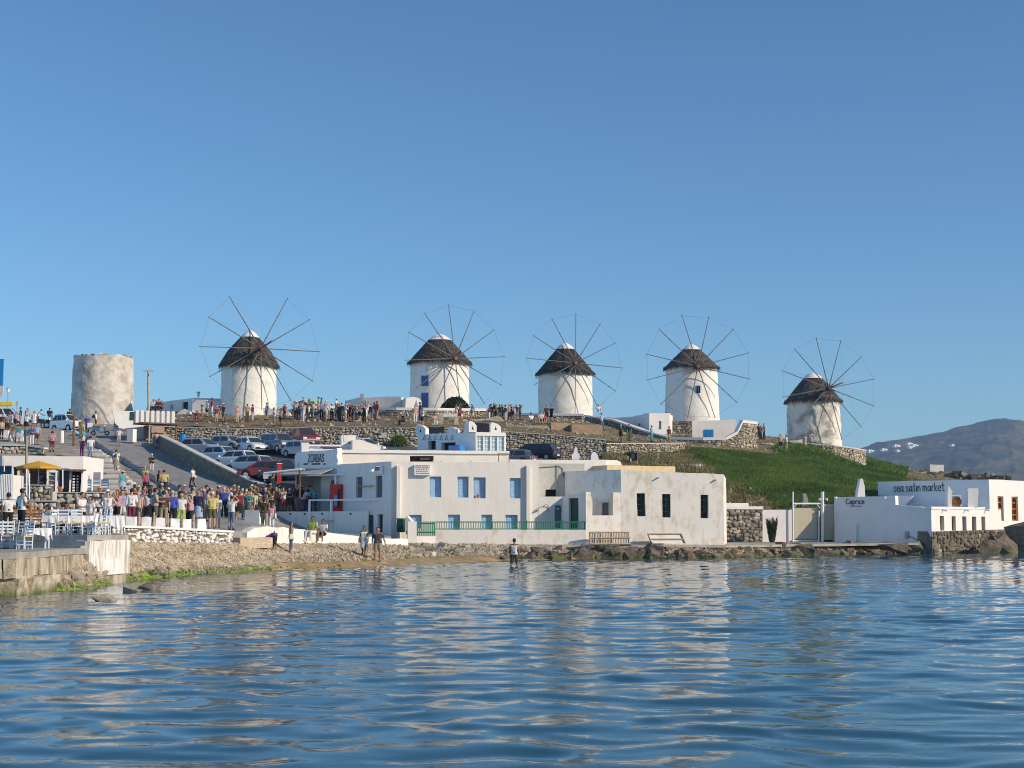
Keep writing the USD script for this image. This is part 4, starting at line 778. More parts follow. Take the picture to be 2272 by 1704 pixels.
# ---- bar terrace (deck), ZORBAS front
dk0, dk1 = XY(604, 98.4), XY(818, 94.0); dk = Wall(dk0, dk1); zd = Zat(1134.5, 95)
t = thing('bar_terrace', 'raised white terrace with white frame posts in front of the bar', 'terrace', loc=dk.pt(0, 0, 1.2))
part(t, 'deck_wall', wob(man(prism([dk0, dk1, dk1 + np.array([.3, 6]), dk0 + np.array([-1, 8])], 1.0, zd)), .015, .8, 6), whitewash, world=True)
GROUNDS['deck'] = (np.array([[*dk0, zd], [*dk1, zd], [*(dk1 + [.3, 6]), zd], [*(dk0 + [-1, 8]), zd]]), np.array([[0, 1, 2], [0, 2, 3]]))
for px in (644, 676, 715, 778): u, z = dk.uz(px, 1140); part(t, 'drain_hole', tube(dk.pt(u, .0, z), dk.pt(u, .03, z), .07, n=8), dark, world=True)
u0, u1, uu = dk.uz(688, 1110)[0], dk.uz(856, 1110)[0], dk.uz(736, 1110)[0]; zr = Zat(1107, 94)
part(t, 'rail', dk.slab(u0, u1, zr - .1, zr, .06, .16), whitep, world=True)
for u, z0 in ((u0, zd - .7), (uu, 1.4), (u1 - .1, 1.3)): part(t, 'post', dk.slab(u, u + .13, z0, zr - .1, .06, .18), whitep, world=True)
up_ = dk.uz(715, 1100)[0]; part(t, 'post', dk.slab(up_, up_ + .13, zd, Zat(1052, 95), -1.4, -1.27), whitep, world=True)
part(t, 'canopy', dk.slab(dk.uz(655, 1050)[0], dk.uz(806, 1050)[0], Zat(1053, 95), Zat(1050, 95), -2.4, -1.2), whitep, world=True)
sf = dk.uz(727, 1155)[0]; part(t, 'shelf', dk.slab(sf, sf + .7, Zat(1157, 94), Zat(1154.5, 94), .19, .5), wood, world=True)
# sign wall
S0, S1 = XY(655, 101.4), XY(757, 98.8); sg = Wall(S0, S1); zt_s = Zat(1000, 97); zb_s = Zat(1040, 97)
bt = thing('bar_building', 'white bar building with the ZORBAS sign wall and shaded doors', 'building', loc=(S0[0], S0[1], zd))
dr_ = [(668, 1066, 690, 1130), (730, 1066, 745, 1130)]
part(bt, 'wall', house_body([S0, S1, Q + np.array([.6, .6]), Q + np.array([.6, 5]), S0 + np.array([-.5, 6])], 2.6, zb_s + .1, [sg.slab(*sg.rect(660, 1058, 712, 1133), -1.6, .3)], seed=7), whitewash, world=True)
pts = [sg.uz(*q) for q in [(655, 1040), (655, 1012), (658, 1006), (664, 1003), (700, 1001), (740, 998), (749, 994), (750, 1003), (748, 1012), (751, 1022), (749, 1030), (757, 1040)]]
part(bt, 'sign_wall', wob(man(sg.quadpts(pts, -.45, .04)), .01, .4, 8), whitewash, smooth=35, world=True)
part(bt, 'door', sg.slab(*sg.rect(735, 1066, 748, 1131), .012, .06), greyp, world=True)
part(bt, 'door', sg.slab(*sg.rect(700, 1066, 715, 1131), -1.58, -1.5), greyp, world=True)
aw = [sg.pt(*z) for z in ()]
p0, p1 = sg.uz(652, 1044), sg.uz(742, 1037)
part(bt, 'awning', hexa([sg.pt(p0[0], .05, p0[1]), sg.pt(p1[0], .05, p1[1] - .1), sg.pt(p1[0], 1.5, p1[1] - .55), sg.pt(p0[0], 1.5, p0[1] - .35), sg.pt(p0[0], .05, p0[1] + .05), sg.pt(p1[0], .05, p1[1] - .05), sg.pt(p1[0], 1.5, p1[1] - .5), sg.pt(p0[0], 1.5, p0[1] - .3)]), canvasm, world=True)
part(bt, 'pillar', sg.slab(*sg.rect(668, 1046, 672, 1130), .3, .5), browns, world=True)
lets = meshkit.text_mesh('ZORBAS', .85, .02, bold=False); v, f = vf(lets); w0 = v[:, 0].max() - v[:, 0].min(); (ua, za), (ub_, zb_) = sg.uz(684.5, 1026), sg.uz(720.5, 1007)
v[:, 0] = (v[:, 0] - v[:, 0].min()) / w0 * (ub_ - ua); v[:, 1] *= (zb_ - za) / .85
part(bt, 'lettering', (sg.A + (v[:, :1] + ua) * sg.d + (v[:, 2:3] + .05) * sg.n + (v[:, 1:2] + za) * np.array([0, 0, 1.0]), f), ink, label='bold black letters ZORBAS', world=True)
ms = []; rg = random.Random(8)
for x0, x1 in ((674.5, 686), (692.5, 711), (718.5, 723.5)):
    ms = []
    (ua, za), (ub_, _) = sg.uz(x0, 1031.5), sg.uz(x1, 1031.5); u = ua
    while u < ub_ - .05: w_ = rg.uniform(.05, .09); ms.append(sg.slab(u, u + w_, za, za + .11, .05, .06)); u += w_ + .025
    part(bt, 'lettering', cat(ms), ink, label='small dark word under the name', world=True)
lampp = sg.pt(sg.uz(662, 1032)[0], .12, Zat(1033, 98)); part(bt, 'wall_lamp', cat([tube(lampp, lampp + [0, 0, .35], .07, .1, 8)]), whitep, world=True)
# second small sign on the shaded house side
r = zl.rect(833, 1032, 851, 1052)
t = thing('wall_sign', 'small red and white sign with a lamp on the shaded side wall', 'sign', loc=zl.pt(r[0], .1, r[2]))
part(t, 'board', zl.slab(*r, .02, .08), whitep, world=True); part(t, 'red_panel', zl.slab(r[0] + .08, r[0] + .6, r[3] - .35, r[3] - .05, .082, .09), redp, world=True)
part(t, 'lamp', cat([path_tube([zl.pt(r[1], .05, r[3] - .1), zl.pt(r[1] - .1, .5, r[3] - .12), zl.pt(r[0] + .55, .55, r[3] - .2)], .02, 5), tube(zl.pt(r[0] + .55, .55, r[3] - .2), zl.pt(r[0] + .5, .6, r[3] - .42), .05, .16, 8)]), whitep, world=True)
part(house, 'ledge', zl.slab(*zl.rect(796, 1078, 830, 1079.6), .002, .3), wood, world=True)
# vending machine
p = sg.pt(sg.uz(741, 1130)[0] - .2, .6, zd); vm = sg.rect(727, 1067, 757, 1132)
p = np.array([*XY(743, 96.9), zd])
t = thing('vending_machine', 'red drinks vending machine against the shaded bar wall', 'vending machine', loc=p, rz=sg.ang)
part(t, 'cabinet', box((0, .35, .92), (.95, .7, 1.84)), redp); part(t, 'front_panel', box((-.08, -.012, 1.0), (.62, .02, 1.4)), mat('red_front', (.62, .05, .05), var=.1), label='glossy red front')
part(t, 'picture', box((.1, -.03, .75), (.3, .012, .7)), greyst); part(t, 'display_window', box((.39, -.03, .85), (.14, .012, 1.3)), dark)
# ---- right: walls and gate
def plate(name, label, W, pts, o0, o1, m, category='wall', amp=.01, sm=False): return solo(name, wob(man(W.quadpts([W.uz(*q) for q in pts], o0, o1)), amp, .5), m, label, category, smooth=sm)
gl = Wall(XY(1606, 105.6), XY(1856, 107.2))
p, q = gl.uz(1606, 1130), gl.uz(1692, 1130)
stone_wall('back_wall', 'dark stone wall with pale coping between the stained house and the gate', [(gl.pt(p[0], 0, p[1]), .3), (gl.pt(q[0], 0, q[1]), .3)], size=(.42, .26), n_parts=140, cap=.22, capmat=whitewash_b, mats=[stones[2], stones[0], stones[2], stones[0]], seed=31)
pl = [(1692, 1206), (1692, 1131), (1757, 1131), (1757, 1206)]
plate('panel_wall', 'pale panel fence section behind the dark shrub', gl, pl, -.12, 0, mat('panel', (.74, .68, .66), var=.05))
t = thing('gate_frame', 'tall white pipe gateway with two posts and cream gate panels', 'gate', loc=gl.pt(gl.uz(1757, 1200)[0], .2, .8))
def pole(x0, y0, x1, y1, r_, o=.25): (ua, za), (ub2, zb2) = gl.uz(x0, y0), gl.uz(x1, y1); return tube(gl.pt(ua, o, za), gl.pt(ub2, o, zb2), r_, n=8)
part(t, 'post', pole(1756.5, 1204, 1756.5, 1091, .06), whitep, world=True); part(t, 'post', pole(1822, 1206, 1822, 1091, .12), whitep, world=True)
part(t, 'cross_bar', pole(1757, 1117.5, 1817, 1117.5, .06), whitep, world=True); part(t, 'brace', pole(1759, 1126, 1764, 1119, .03), whitep, world=True); part(t, 'brace', pole(1810, 1119, 1816, 1127, .03), whitep, world=True)
part(t, 'lower_bar', pole(1757, 1200, 1812, 1200, .06), whitep, world=True); part(t, 'mid_post', pole(1814, 1203, 1814, 1133, .05), whitep, world=True)
for px in (1817, 1828): u, z = gl.uz(px, 1107); part(t, 'lamp', tube(gl.pt(u, .3, z), gl.pt(u + (.12 if px > 1820 else -.12), .4, z - .05), .06, .1, 8), whitep, world=True)
part(t, 'gate_panel', gl.quadpts([gl.uz(*q) for q in [(1760, 1197), (1760, 1127), (1814, 1127), (1814, 1197)]], -.06, 0), mat('gate_cream', (.50, .45, .33), var=.05), world=True)
part(t, 'gate_panel', gl.quadpts([gl.uz(*q) for q in [(1826, 1198), (1826, 1122), (1852, 1122), (1852, 1198)]], -.06, 0), MATS['gate_cream'], world=True)
part(t, 'top_rail', gl.quadpts([gl.uz(*q) for q in [(1826, 1121.5), (1826, 1119.5), (1852, 1119.5), (1852, 1121.5)]], -.12, .05), whitep, world=True)
solo('white_block', wob(man(gl.slab(*gl.rect(1608, 1116, 1664, 1125), -1.2, -.3)), .01, .5), whitewash_b, 'low white block on top of the dark stone wall', 'block')
chimney('chimney', 'grey concrete chimney bent at the top behind the gateway', [(1782, 1124), (1783, 1108), (1781, 1095), (1788, 1095), (1793, 1108), (1794, 1124)], 107, .7, concrete)
# ---- seaside restaurant building
A, B = XY(1850, 107.0), XY(2065, 101.2); cl = Wall(A, B); dd = np.array([math.cos(math.radians(47)), math.sin(math.radians(47))]); Cc = B + dd * 17; cr = Wall(B, Cc)
zs0 = Zat(1129, 101.2)
sm_w = [(2086, 1145, 2094, 1177.5), (2112, 1145.5, 2120.5, 1177.5), (2136, 1146, 2144, 1177.5), (2157, 1146, 2165.5, 1177), (2178, 1146, 2185.5, 1177)]
cuts = [hold(cr, cr.rect(*w), .35) for w in sm_w]
bt = thing('restaurant', 'white seaside restaurant with blue lettering on its shaded walls', 'restaurant', loc=(B[0], B[1], 1))
part(bt, 'lower_wall', house_body([A, B, B + dd * 11.5, B + dd * 11.5 + np.array([-6, 6]), A + np.array([1, 6])], .6, zs0, cuts, .02, .7, 11), whitewash_b, smooth=35, world=True)
part(bt, 'parapet', wob(man(cr.slab(-.1, 8.6, zs0 - .02, zs0 + .16, -.4, .06)), .03, .4, 2), whitewash_b, world=True)
for k, w in enumerate(sm_w):
    r = cr.rect(*w); q = part(bt, 'window' if k else 'door', cat([cr.slab(r[0], r[0] + .1, r[2], r[3], -.34, -.18), cr.slab(r[1] - .1, r[1], r[2], r[3], -.34, -.18), cr.slab(r[0] + .1, r[1] - .1, r[3] - .1, r[3], -.34, -.18)]), orangewood, world=True)
    part(q, 'pane', cr.slab(r[0] + .1, r[1] - .1, r[2], r[3] - .1, -.33, -.28), glass if k else browns, world=True)
for px in (2091, 2140, 2186): u, z = cr.uz(px, 1131); part(bt, 'drain_spout', tube(cr.pt(u, 0, z), cr.pt(u, .35, z - .08), .06, n=8), whitewash_b, world=True)
# sign parapet 'Caprice' on the left
ps = [cl.uz(*q) for q in [(1851, 1131), (1851, 1103.5), (1905, 1102.5), (1986, 1100), (1987, 1120), (2040, 1124), (2064, 1129), (2064, 1132)]]
part(bt, 'sign_parapet', wob(man(cl.quadpts(ps, -.4, .01)), .012, .5, 3), whitewash_b, world=True)
pr = [cl.uz(*q) for q in [(1856, 1203), (1856, 1164), (1904, 1164), (1904, 1203)]]; part(bt, 'meter_box', cl.quadpts(pr, .012, .25), whitewash_b, world=True)
# upper block with the long name
cu = cr.uz(2195, 1100)[0]; Uc = cr.pt(cu, 0, 0)[:2]; ud = -cl.d[:2]; 
Xl = None
for L_ in np.linspace(3, 20, 400):
    q = Uc + ud * L_; x = 1136 + F * q[0] / (q[1] * cp)
    if x < 1950: break
Ul = Uc + ud * L_; ul = Wall(Ul, Uc); zu = Zat(1063.5, Uc[1])
tw = [(2215, 1101, 2226, 1156), (2246, 1102, 2258, 1156)]
part(bt, 'upper_wall', house_body([Ul, Uc, Cc, Cc + np.array([-8, 6]), Ul + np.array([2, 6])], 1.0, zu, [hold(cr, cr.rect(*w), .35) for w in tw], .02, .8, 12), whitewash_b, smooth=35, world=True)
for w in tw:
    r = cr.rect(*w); q = part(bt, 'window', cat([cr.slab(r[0], r[0] + .12, r[2], r[3], -.34, -.1), cr.slab(r[1] - .12, r[1], r[2], r[3], -.34, -.1), cr.slab(r[0] + .12, r[1] - .12, r[3] - .12, r[3], -.34, -.1), cr.slab(r[0] + .12, r[1] - .12, r[2], r[2] + .1, -.34, -.1)] + [cr.slab(r[0] + .12, r[1] - .12, r[2] + (r[3] - r[2]) * k / 4 - .05, r[2] + (r[3] - r[2]) * k / 4 + .05, -.3, -.16) for k in (1, 2, 3)] + [cr.slab((r[0] + r[1]) / 2 - .05, (r[0] + r[1]) / 2 + .05, r[2] + .1, r[3] - .12, -.3, -.17)]), orangewood, world=True)
    part(q, 'pane', cr.slab(r[0] + .12, r[1] - .12, r[2] + .1, r[3] - .12, -.33, -.3), glass, world=True)
part(bt, 'terrace_wall', wob(man(ul.quadpts([ul.uz(*q) for q in [(1986, 1126), (1988, 1100), (2042, 1100), (2026, 1121)]], .9, 1.2)), .02, .4), whitewash_b, world=True)
# handwriting: letters as strokes in a unit box (x to the right, z up, x-height 1)
GL = {'s': ([[(.55, .85), (.3, 1), (.08, .82), (.2, .58), (.48, .42), (.52, .15), (.28, 0), (.02, .12)]], .7), 'e': ([[(.06, .5), (.55, .56), (.5, .9), (.28, 1), (.05, .7), (.06, .25), (.3, 0), (.6, .15)]], .72),
      'a': ([[(.55, .8), (.3, 1), (.06, .7), (.06, .25), (.28, 0), (.5, .3), (.56, 1), (.56, .2), (.68, 0)]], .78), 't': ([[(.25, 1.6), (.25, .2), (.42, 0), (.55, .1)], [(0, 1), (.52, 1.02)]], .62), 'i': ([[(.1, 1), (.1, .1), (.2, 0)]], .32),
      'n': ([[(.06, 1), (.06, 0)], [(.06, .7), (.28, 1), (.5, .8), (.52, 0)]], .74), 'm': ([[(.06, 1), (.06, 0)], [(.06, .7), (.24, 1), (.42, .8), (.42, 0)], [(.42, .7), (.6, 1), (.78, .8), (.8, 0)]], 1.0), 'r': ([[(.06, 1), (.06, 0)], [(.06, .65), (.25, 1), (.48, .95)]], .58),
      'k': ([[(.06, 1.6), (.06, 0)], [(.5, 1), (.1, .45), (.55, 0)]], .68), 'C': ([[(.75, 1.35), (.5, 1.6), (.15, 1.3), (.05, .7), (.2, .1), (.5, 0), (.78, .25)]], .9), 'p': ([[(.06, 1), (.06, -.6)], [(.06, .8), (.3, 1), (.55, .75), (.5, .25), (.25, 0), (.06, .2)]], .72), 'c': ([[(.5, .85), (.28, 1), (.05, .6), (.1, .15), (.32, 0), (.55, .15)]], .66), ' ': ([], .3)}
def handwriting(par, text, W, x0, y0, x1, y1, label, r_=.028, o=.03):
    (ua, za), (ub2, zb2) = W.uz(x0, y0), W.uz(x1, y1); tot = sum(GL[c][1] for c in text); k = (ub2 - ua) / tot; hgt = abs(zb2 - za) / 1.6; u = 0; ms = []
    for c in text:
        for st in GL[c][0]: ms.append(path_tube([W.pt(ua + (u + x) * k, o, za + z * hgt) for x, z in st], r_, 5))
        u += GL[c][1]
    part(par, 'lettering', cat(ms), ink, label=label, world=True)
handwriting(bt, 'sea satin market', ul, 1983, 1091, 2096, 1070, 'dark blue handwritten words sea satin market')
handwriting(bt, 'Caprice', cl, 1877, 1118.5, 1919, 1106, 'dark blue handwritten word Caprice', .026)
part(bt, 'lettering', cat([cl.slab(*cl.rect(x, 1122, x + 4, 1124), .015, .02) for x in (1886, 1891.5, 1897, 1902, 1907)]), ink, label='tiny line of lettering under Caprice', world=True)
for px in (1858, 1967): u, z = cl.uz(px, 1104); part(bt, 'spot_lamp', tube(cl.pt(u, .02, z), cl.pt(u, .3, z - .02), .05, .1, 8), whitep, world=True)
u, z = cl.uz(2014, 1187); part(bt, 'junction_box', cl.slab(u - .15, u + .1, z - .25, z + .25, .01, .15), greyst, world=True); part(bt, 'cable', path_tube([cl.pt(u, .12, z), cl.pt(u + .6, .15, z - .25), cl.pt(u + 1.1, .2, z - .5), cl.pt(u + 1.5, .12, z - .7)], .025, 4), blacki, world=True)
chimney('chimney', 'tall leaning white chimney between the two restaurant signs', [(1903, 1103), (1905, 1085), (1909, 1062), (1914, 1062), (1919, 1080), (1920, 1103)], 106.5, .8)
chimney('chimney', 'white chimney with pointed hood on the restaurant terrace', [(2103, 1126), (2103, 1093), (2104, 1077), (2114, 1091), (2112, 1095), (2112, 1126)], 104.2, .7)
chimney('chimney', 'square white chimney with flat cap near the restaurant corner', [(2148, 1126), (2148, 1088), (2145, 1086), (2150, 1083), (2170, 1083), (2171, 1088), (2169, 1126)], 106.2, .8)
p = np.array([*XY(2122, 104.8), zs0])
t = thing('satellite_dish', 'satellite dish and metal frame on the restaurant terrace', 'satellite dish', loc=p)
part(t, 'frame', cat([tube((.3, 0, 0), (.3, 0, 1.0), .03), tube((-.4, 0, 1.0), (.3, 0, 1.0), .03), tube((-.4, 0, 0), (-.4, 0, 1.0), .03)]), whitep)
dv = [[0, 0, .55]] + [[-.05 + .38 * math.cos(k * math.pi / 8), -.14, .55 + .38 * math.sin(k * math.pi / 8)] for k in range(16)]; part(t, 'dish', (np.array(dv), np.array([[0, 1 + k, 1 + (k + 1) % 16] for k in range(16)] + [[0, 1 + (k + 1) % 16, 1 + k] for k in range(16)])), orangewood)
part(t, 'arm', tube((0, -.05, .5), (.1, -.5, .6), .02), greyst)
# stone base under the lit wall
zb0, zb1 = Zat(1179, 101.2), Zat(1184, 107)
stone_wall('sea_wall', 'rough brown stone base under the sunlit restaurant wall', [(np.array([*(B + cr.n[:2] * .08), zb0]), -.3), (np.array([*(B + dd * 8 + cr.n[:2] * .4), zb0 + .05]), -.3), (np.array([*(B + dd * 16 + cr.n[:2] * .5), zb0 + .1]), -.3)], thick=1.2, size=(.45, .3), n_parts=150, cap=0, mats=[rock_d, rock_d, stones[2], rock_d], seed=33)
# ---- hut by the fourth windmill, hut row left of mill two, yard by mill four
hA, hB = XY(1408, 158), XY(1442, 153); hC = XY(1487, 153.5); w1, w2 = Wall(hA, hB), Wall(hB, hC); zh = Zat(916, 153)
t = thing('hut', 'small flat white hut between the third and fourth windmills', 'hut', loc=(hB[0], hB[1], 9))
wd = w2.rect(1461, 934, 1467, 953); wm = w1.rect(1416, 939, 1421, 945)
part(t, 'wall', house_body([hA, hB, hC, hC + np.array([.8, 4]), hA + np.array([.5, 5])], 9, zh, [w2.slab(*wd, -.2, .3), w1.slab(*wm, -.2, .3)], .05, .5, 14), whitewash_b, smooth=50, world=True)
part(t, 'window', w2.slab(*wd, -.19, -.15), greyst, world=True); part(t, 'window', w1.slab(*wm, -.19, -.15), dark, world=True)
part(t, 'long_wing', house_body([XY(1368, 160), hA, hA + np.array([.5, 4]), XY(1368, 164)], 9, zh - .05, [], .05, .6, 15), whitewash, smooth=50, world=True)
yw = Wall(XY(1535, 151.5), XY(1612, 151.5)); r = yw.rect(1563, 953, 1583, 973)
t = thing('yard_house', 'low white wall with a blue shutter at the foot of the fourth windmill', 'wall', loc=yw.pt(0, 0, 10))
part(t, 'wall', wob(man(yw.quadpts([yw.uz(*q) for q in [(1536, 990), (1536, 934), (1610, 932), (1633, 930), (1640, 990)]], -.4, 0)), .03, .5, 16), whitewash, world=True)
part(t, 'shutter', cat([yw.slab(*r, .01, .08)] + [yw.slab(r[0] + .1 + k * .28, r[0] + .3 + k * .28, r[2] + .15, r[3] - .15, .08, .1) for k in range(3)]), bluesat, world=True)
stone_wall('plinth_wall', 'dark stone plinth at the foot of the fourth windmill', [(P(1484, 933, 157), Zat(990, 157)), (P(1536, 934, 156.5), Zat(990, 156.5))], size=(.4, .24), n_parts=60, cap=0, mats=[stones[2], stones[0], stones[2], stones[2]], seed=36)
l0, l1 = XY(794, 158.5), XY(890, 157); lw_ = Wall(l0, l1); zr_ = Zat(881, 158)
t = thing('hut', 'long low white hut to the left of the second windmill', 'hut', loc=(l0[0], l0[1], 13)); le = Wall(XY(763, 163), l0)
part(t, 'wall', house_body([XY(763, 163), l0, l1, l1 + np.array([0, 3.5]), XY(764, 167)], 12.5, zr_, [], .06, .6, 17), whitewash, smooth=50, world=True)
e0_ = Wall(XY(901, 155.5), XY(935, 156)); part(t, 'end_block', wob(man(e0_.quadpts([e0_.uz(*q) for q in [(899, 906), (900, 884), (915, 881), (928, 883), (935, 890), (936, 906)]], -2, 0)), .05, .4, 18), whitewash_b, world=True)
part(t, 'niche', e0_.quadpts([e0_.uz(*q) for q in [(919, 903), (924, 888), (928, 903)]], .0, .03), greyst, world=True)
part(t, 'wall_lamp', cat([tube(lw_.pt(lw_.uz(806, 893)[0], .05, Zat(896, 158)), lw_.pt(lw_.uz(808, 893)[0], .2, Zat(888, 158)), .06), tube(lw_.pt(.9, .05, Zat(902, 158)), lw_.pt(.9, .05, Zat(888, 158)), .03)]), greyst, world=True)
part(t, 'chimney', box((*XY(801, 160), Zat(879, 160)), (.4, .4, .5)), greyst, world=True)
# ---- white building left of the first windmill with its sloping wall
m0, m1, m2 = XY(345, 152), XY(424, 146.5), XY(487, 147.2); ml, mf = Wall(m0, m1), Wall(m1, m2); zm = Zat(884, 147)
r = mf.rect(433, 892, 442, 903); rdr = ml.rect(404, 892, 417, 915)
t = thing('white_lodge', 'low white building at the foot of the leftmost thatched windmill', 'house', loc=(m1[0], m1[1], 11))
part(t, 'wall', house_body([m0, m1, m2, m2 + np.array([0, 4]), m0 + np.array([.5, 4])], 11, zm, [mf.slab(*r, -.25, .3), ml.slab(*rdr, -.25, .3)], .04, .6, 19), whitewash_b, smooth=50, world=True)
part(t, 'window', mf.slab(*r, -.24, -.18), greyst, world=True); part(t, 'window', mf.slab(r[0] + .12, r[1] - .12, r[2] + .12, r[3] - .12, -.178, -.16), dark, world=True); part(t, 'door', ml.slab(*rdr, -.24, -.18), dark, world=True)
part(t, 'window', ml.slab(*ml.rect(378, 898, 384, 908), .01, .05), greyst, world=True)
mp = Wall(XY(424, 145.9), XY(640, 144.5))
part(t, 'sloping_wall', wob(man(mp.quadpts([mp.uz(*q) for q in [(426, 915), (426, 886), (486, 889), (508, 888), (512, 894), (540, 900), (600, 906), (625, 912), (640, 915), (645, 922), (645, 932), (560, 931), (470, 926)]], -.5, 0)), .05, .5, 20), whitewash_b, smooth=40, world=True)
part(t, 'buttress', wob(man(mp.quadpts([mp.uz(*q) for q in [(393, 930), (398, 918), (412, 908), (424, 914), (436, 930)]], .1, .5)), .04, .4, 21), whitewash_b, world=True)
# white banister fence and shack
bf = Wall(XY(251, 131), XY(389, 133)); t = thing('banister', 'white balustrade wall with evenly spaced posts at the top of the ramp', 'railing', loc=bf.pt(0, 0, 9.5))
r = bf.rect(300, 913, 388, 938); part(t, 'back_panel', bf.slab(r[0], r[1], r[2], r[3], -.3, -.1), whitewash, world=True)
for k in range(8):
    u = r[0] + (r[1] - r[0]) * (k + .3) / 7.6; part(t, 'post', wob(man(bf.slab(u - .14, u + .14, r[2], r[3] + .06, -.098, .18)), .01, .5), whitewash_b, world=True)
part(t, 'end_wall', wob(man(bf.quadpts([bf.uz(*q) for q in [(250, 912), (300, 912), (300, 938), (318, 940), (330, 975), (297, 975), (290, 955), (268, 950), (256, 940)]], -.4, 0)), .03, .5, 3), whitewash_b, world=True)
part(t, 'doorway', bf.slab(*bf.rect(288, 914, 297, 932), .012, .05), greendk, world=True)
bx_ = Wall(XY(270, 128.6), XY(297, 128.2)); r = bx_.rect(281, 952, 295, 981); solo('white_cabinet', wob(man(cat([bx_.slab(*r, -.6, 0)])), .02, .4), whitewash_b, 'white upright cabinet beside the steps at the top of the ramp', 'cabinet')
kA, kB = XY(326, 129.5), XY(388, 131); kk = Wall(kA, kB); kz = Zat(938, 130); kg = Zat(986, 130)
t = thing('wooden_shack', 'open wooden shack with flat roof where the ramp meets the car park', 'shack', loc=kk.pt(0, 0, kg))
part(t, 'roof', kk.slab(-.7, kk.L + .3, kz - .12, kz, -2.2, .4), browns, world=True)
for u in (0, kk.L - .1): part(t, 'post', kk.slab(u, u + .12, kg - .4, kz - .12, 0, .12), greyst if u == 0 else browns, world=True)
part(t, 'back_board', kk.slab(.25, kk.L - .2, kg + .2, kz - .2, -2, -1.9), tanp, world=True); part(t, 'front_board', kk.slab(.35, kk.L - .7, kg + .2, kg + .95, -.1, -.02), tanp, world=True); part(t, 'front_board', kk.slab(.3, kk.L * .58, kg + 1.05, kz - .35, -.12, -.04), tanp, world=True)
part(t, 'shelf', kk.slab(.15, kk.L - .15, kz - .33, kz - .26, -.06, .05), whitep, world=True)
# ================================================================ left waterfront
# lower concrete quay and restaurant terrace
qA, qB, qC = XY(40, 46.5), XY(188, 53.2), XY(-140, 45.5)
zq = 1.40
t = thing('lower_quay', 'low weathered concrete quay with chairs at the left edge', 'quay', loc=(qA[0], qA[1], -.3))
part(t, 'slab', wob(prism([qC, qA, qB, qB + np.array([.2, 6]), qC + np.array([0, 12])], zq - .22, zq), .03, .4, 3, 1.2), concrete, world=True)
qw = Wall(qA, qB); qv = Wall(qC, qA)
rg = random.Random(17)
for W, n_ in ((qw, 6), (qv, 4)):
    cut_ = sorted(rg.uniform(.06, .94) for _ in range(n_ - 1)); cut_ = [0] + cut_ + [1]; cu2 = [0] + sorted(rg.uniform(.06, .94) for _ in range(n_ - 2)) + [1]
    for a_, b_ in zip(cut_[:-1], cut_[1:]):
        if b_ - a_ > .02: part(t, 'block', wob(man(W.slab(a_ * W.L + .008, b_ * W.L - .008, .55, zq - .222, -.9, rg.uniform(-.05, .03))), .05, .22, int(a_ * 99), 1.8), concrete_w, world=True)
    for a_, b_ in zip(cu2[:-1], cu2[1:]):
        if b_ - a_ > .02: part(t, 'base_block', wob(man(W.slab(a_ * W.L + .01, b_ * W.L - .01, -.4, .55 + rg.uniform(-.1, .02), -.9, rg.uniform(.02, .2))), .08, .22, int(a_ * 99) + 7, 1.6), rock_q, world=True)
part(t, 'core', prism([qC + np.array([0, .8]), qA + np.array([0, .9]), qB + np.array([-.3, .8]), qB + np.array([-.3, 5]), qC + np.array([0, 11])], -.4, zq - .23), concrete, world=True)
uA, uB, uC = XY(95, 54.6), XY(196, 53.6), XY(287, 56.5); zu_ = 1.86
t = thing('restaurant_terrace', 'raised restaurant terrace with a white streaked front block and two grey steps', 'terrace', loc=(uB[0], uB[1], 0))
uw2, us = Wall(uB, uC), Wall(uA, uB)
part(t, 'terrace_floor', wob(prism([XY(-140, 56.5), uA, uB, uC, XY(262, 62.2), XY(235, 74), XY(-140, 74)], zu_ - .2, zu_), .02, .6, 4), concrete, world=True)
part(t, 'core', prism([XY(-138, 57), uA + [0, .5], uB + [0, .5], uC + [-.2, .5], XY(255, 62), XY(230, 73), XY(-138, 73)], -.3, zu_ - .21), concrete, world=True)
part(t, 'front_block', wob(man(uw2.slab(0, uw2.L, .35, zu_ - .202, -.5, .12)), .04, .25, 6, 1.6), whiteblock, world=True)
part(t, 'front_block', wob(man(uw2.slab(.1, uw2.L - .4, -.3, .36, -.5, .05)), .05, .25, 7, 1.6), concrete_w, world=True)
for k in range(2): part(t, 'step', wob(man(us.slab(-3.5, us.L, zq - .02 + .0, zu_ - .21 - .17 * k, -.5, .12 + .22 * k)), .015, .4, 8 + k), concrete, world=True)
GROUNDS['terrace'] = (np.array([[-24, 54.8, zu_], [uC[0], 54, zu_], [XY(240, 74)[0], 74, zu_], [-24, 74, zu_]]), np.array([[0, 1, 2], [0, 2, 3]]))
GROUNDS['quay'] = (np.array([[*qC, zq], [*qA, zq], [*(qB + [.2, 6]), zq], [*(qC + [0, 12]), zq]]), np.array([[0, 1, 2], [0, 2, 3]]))
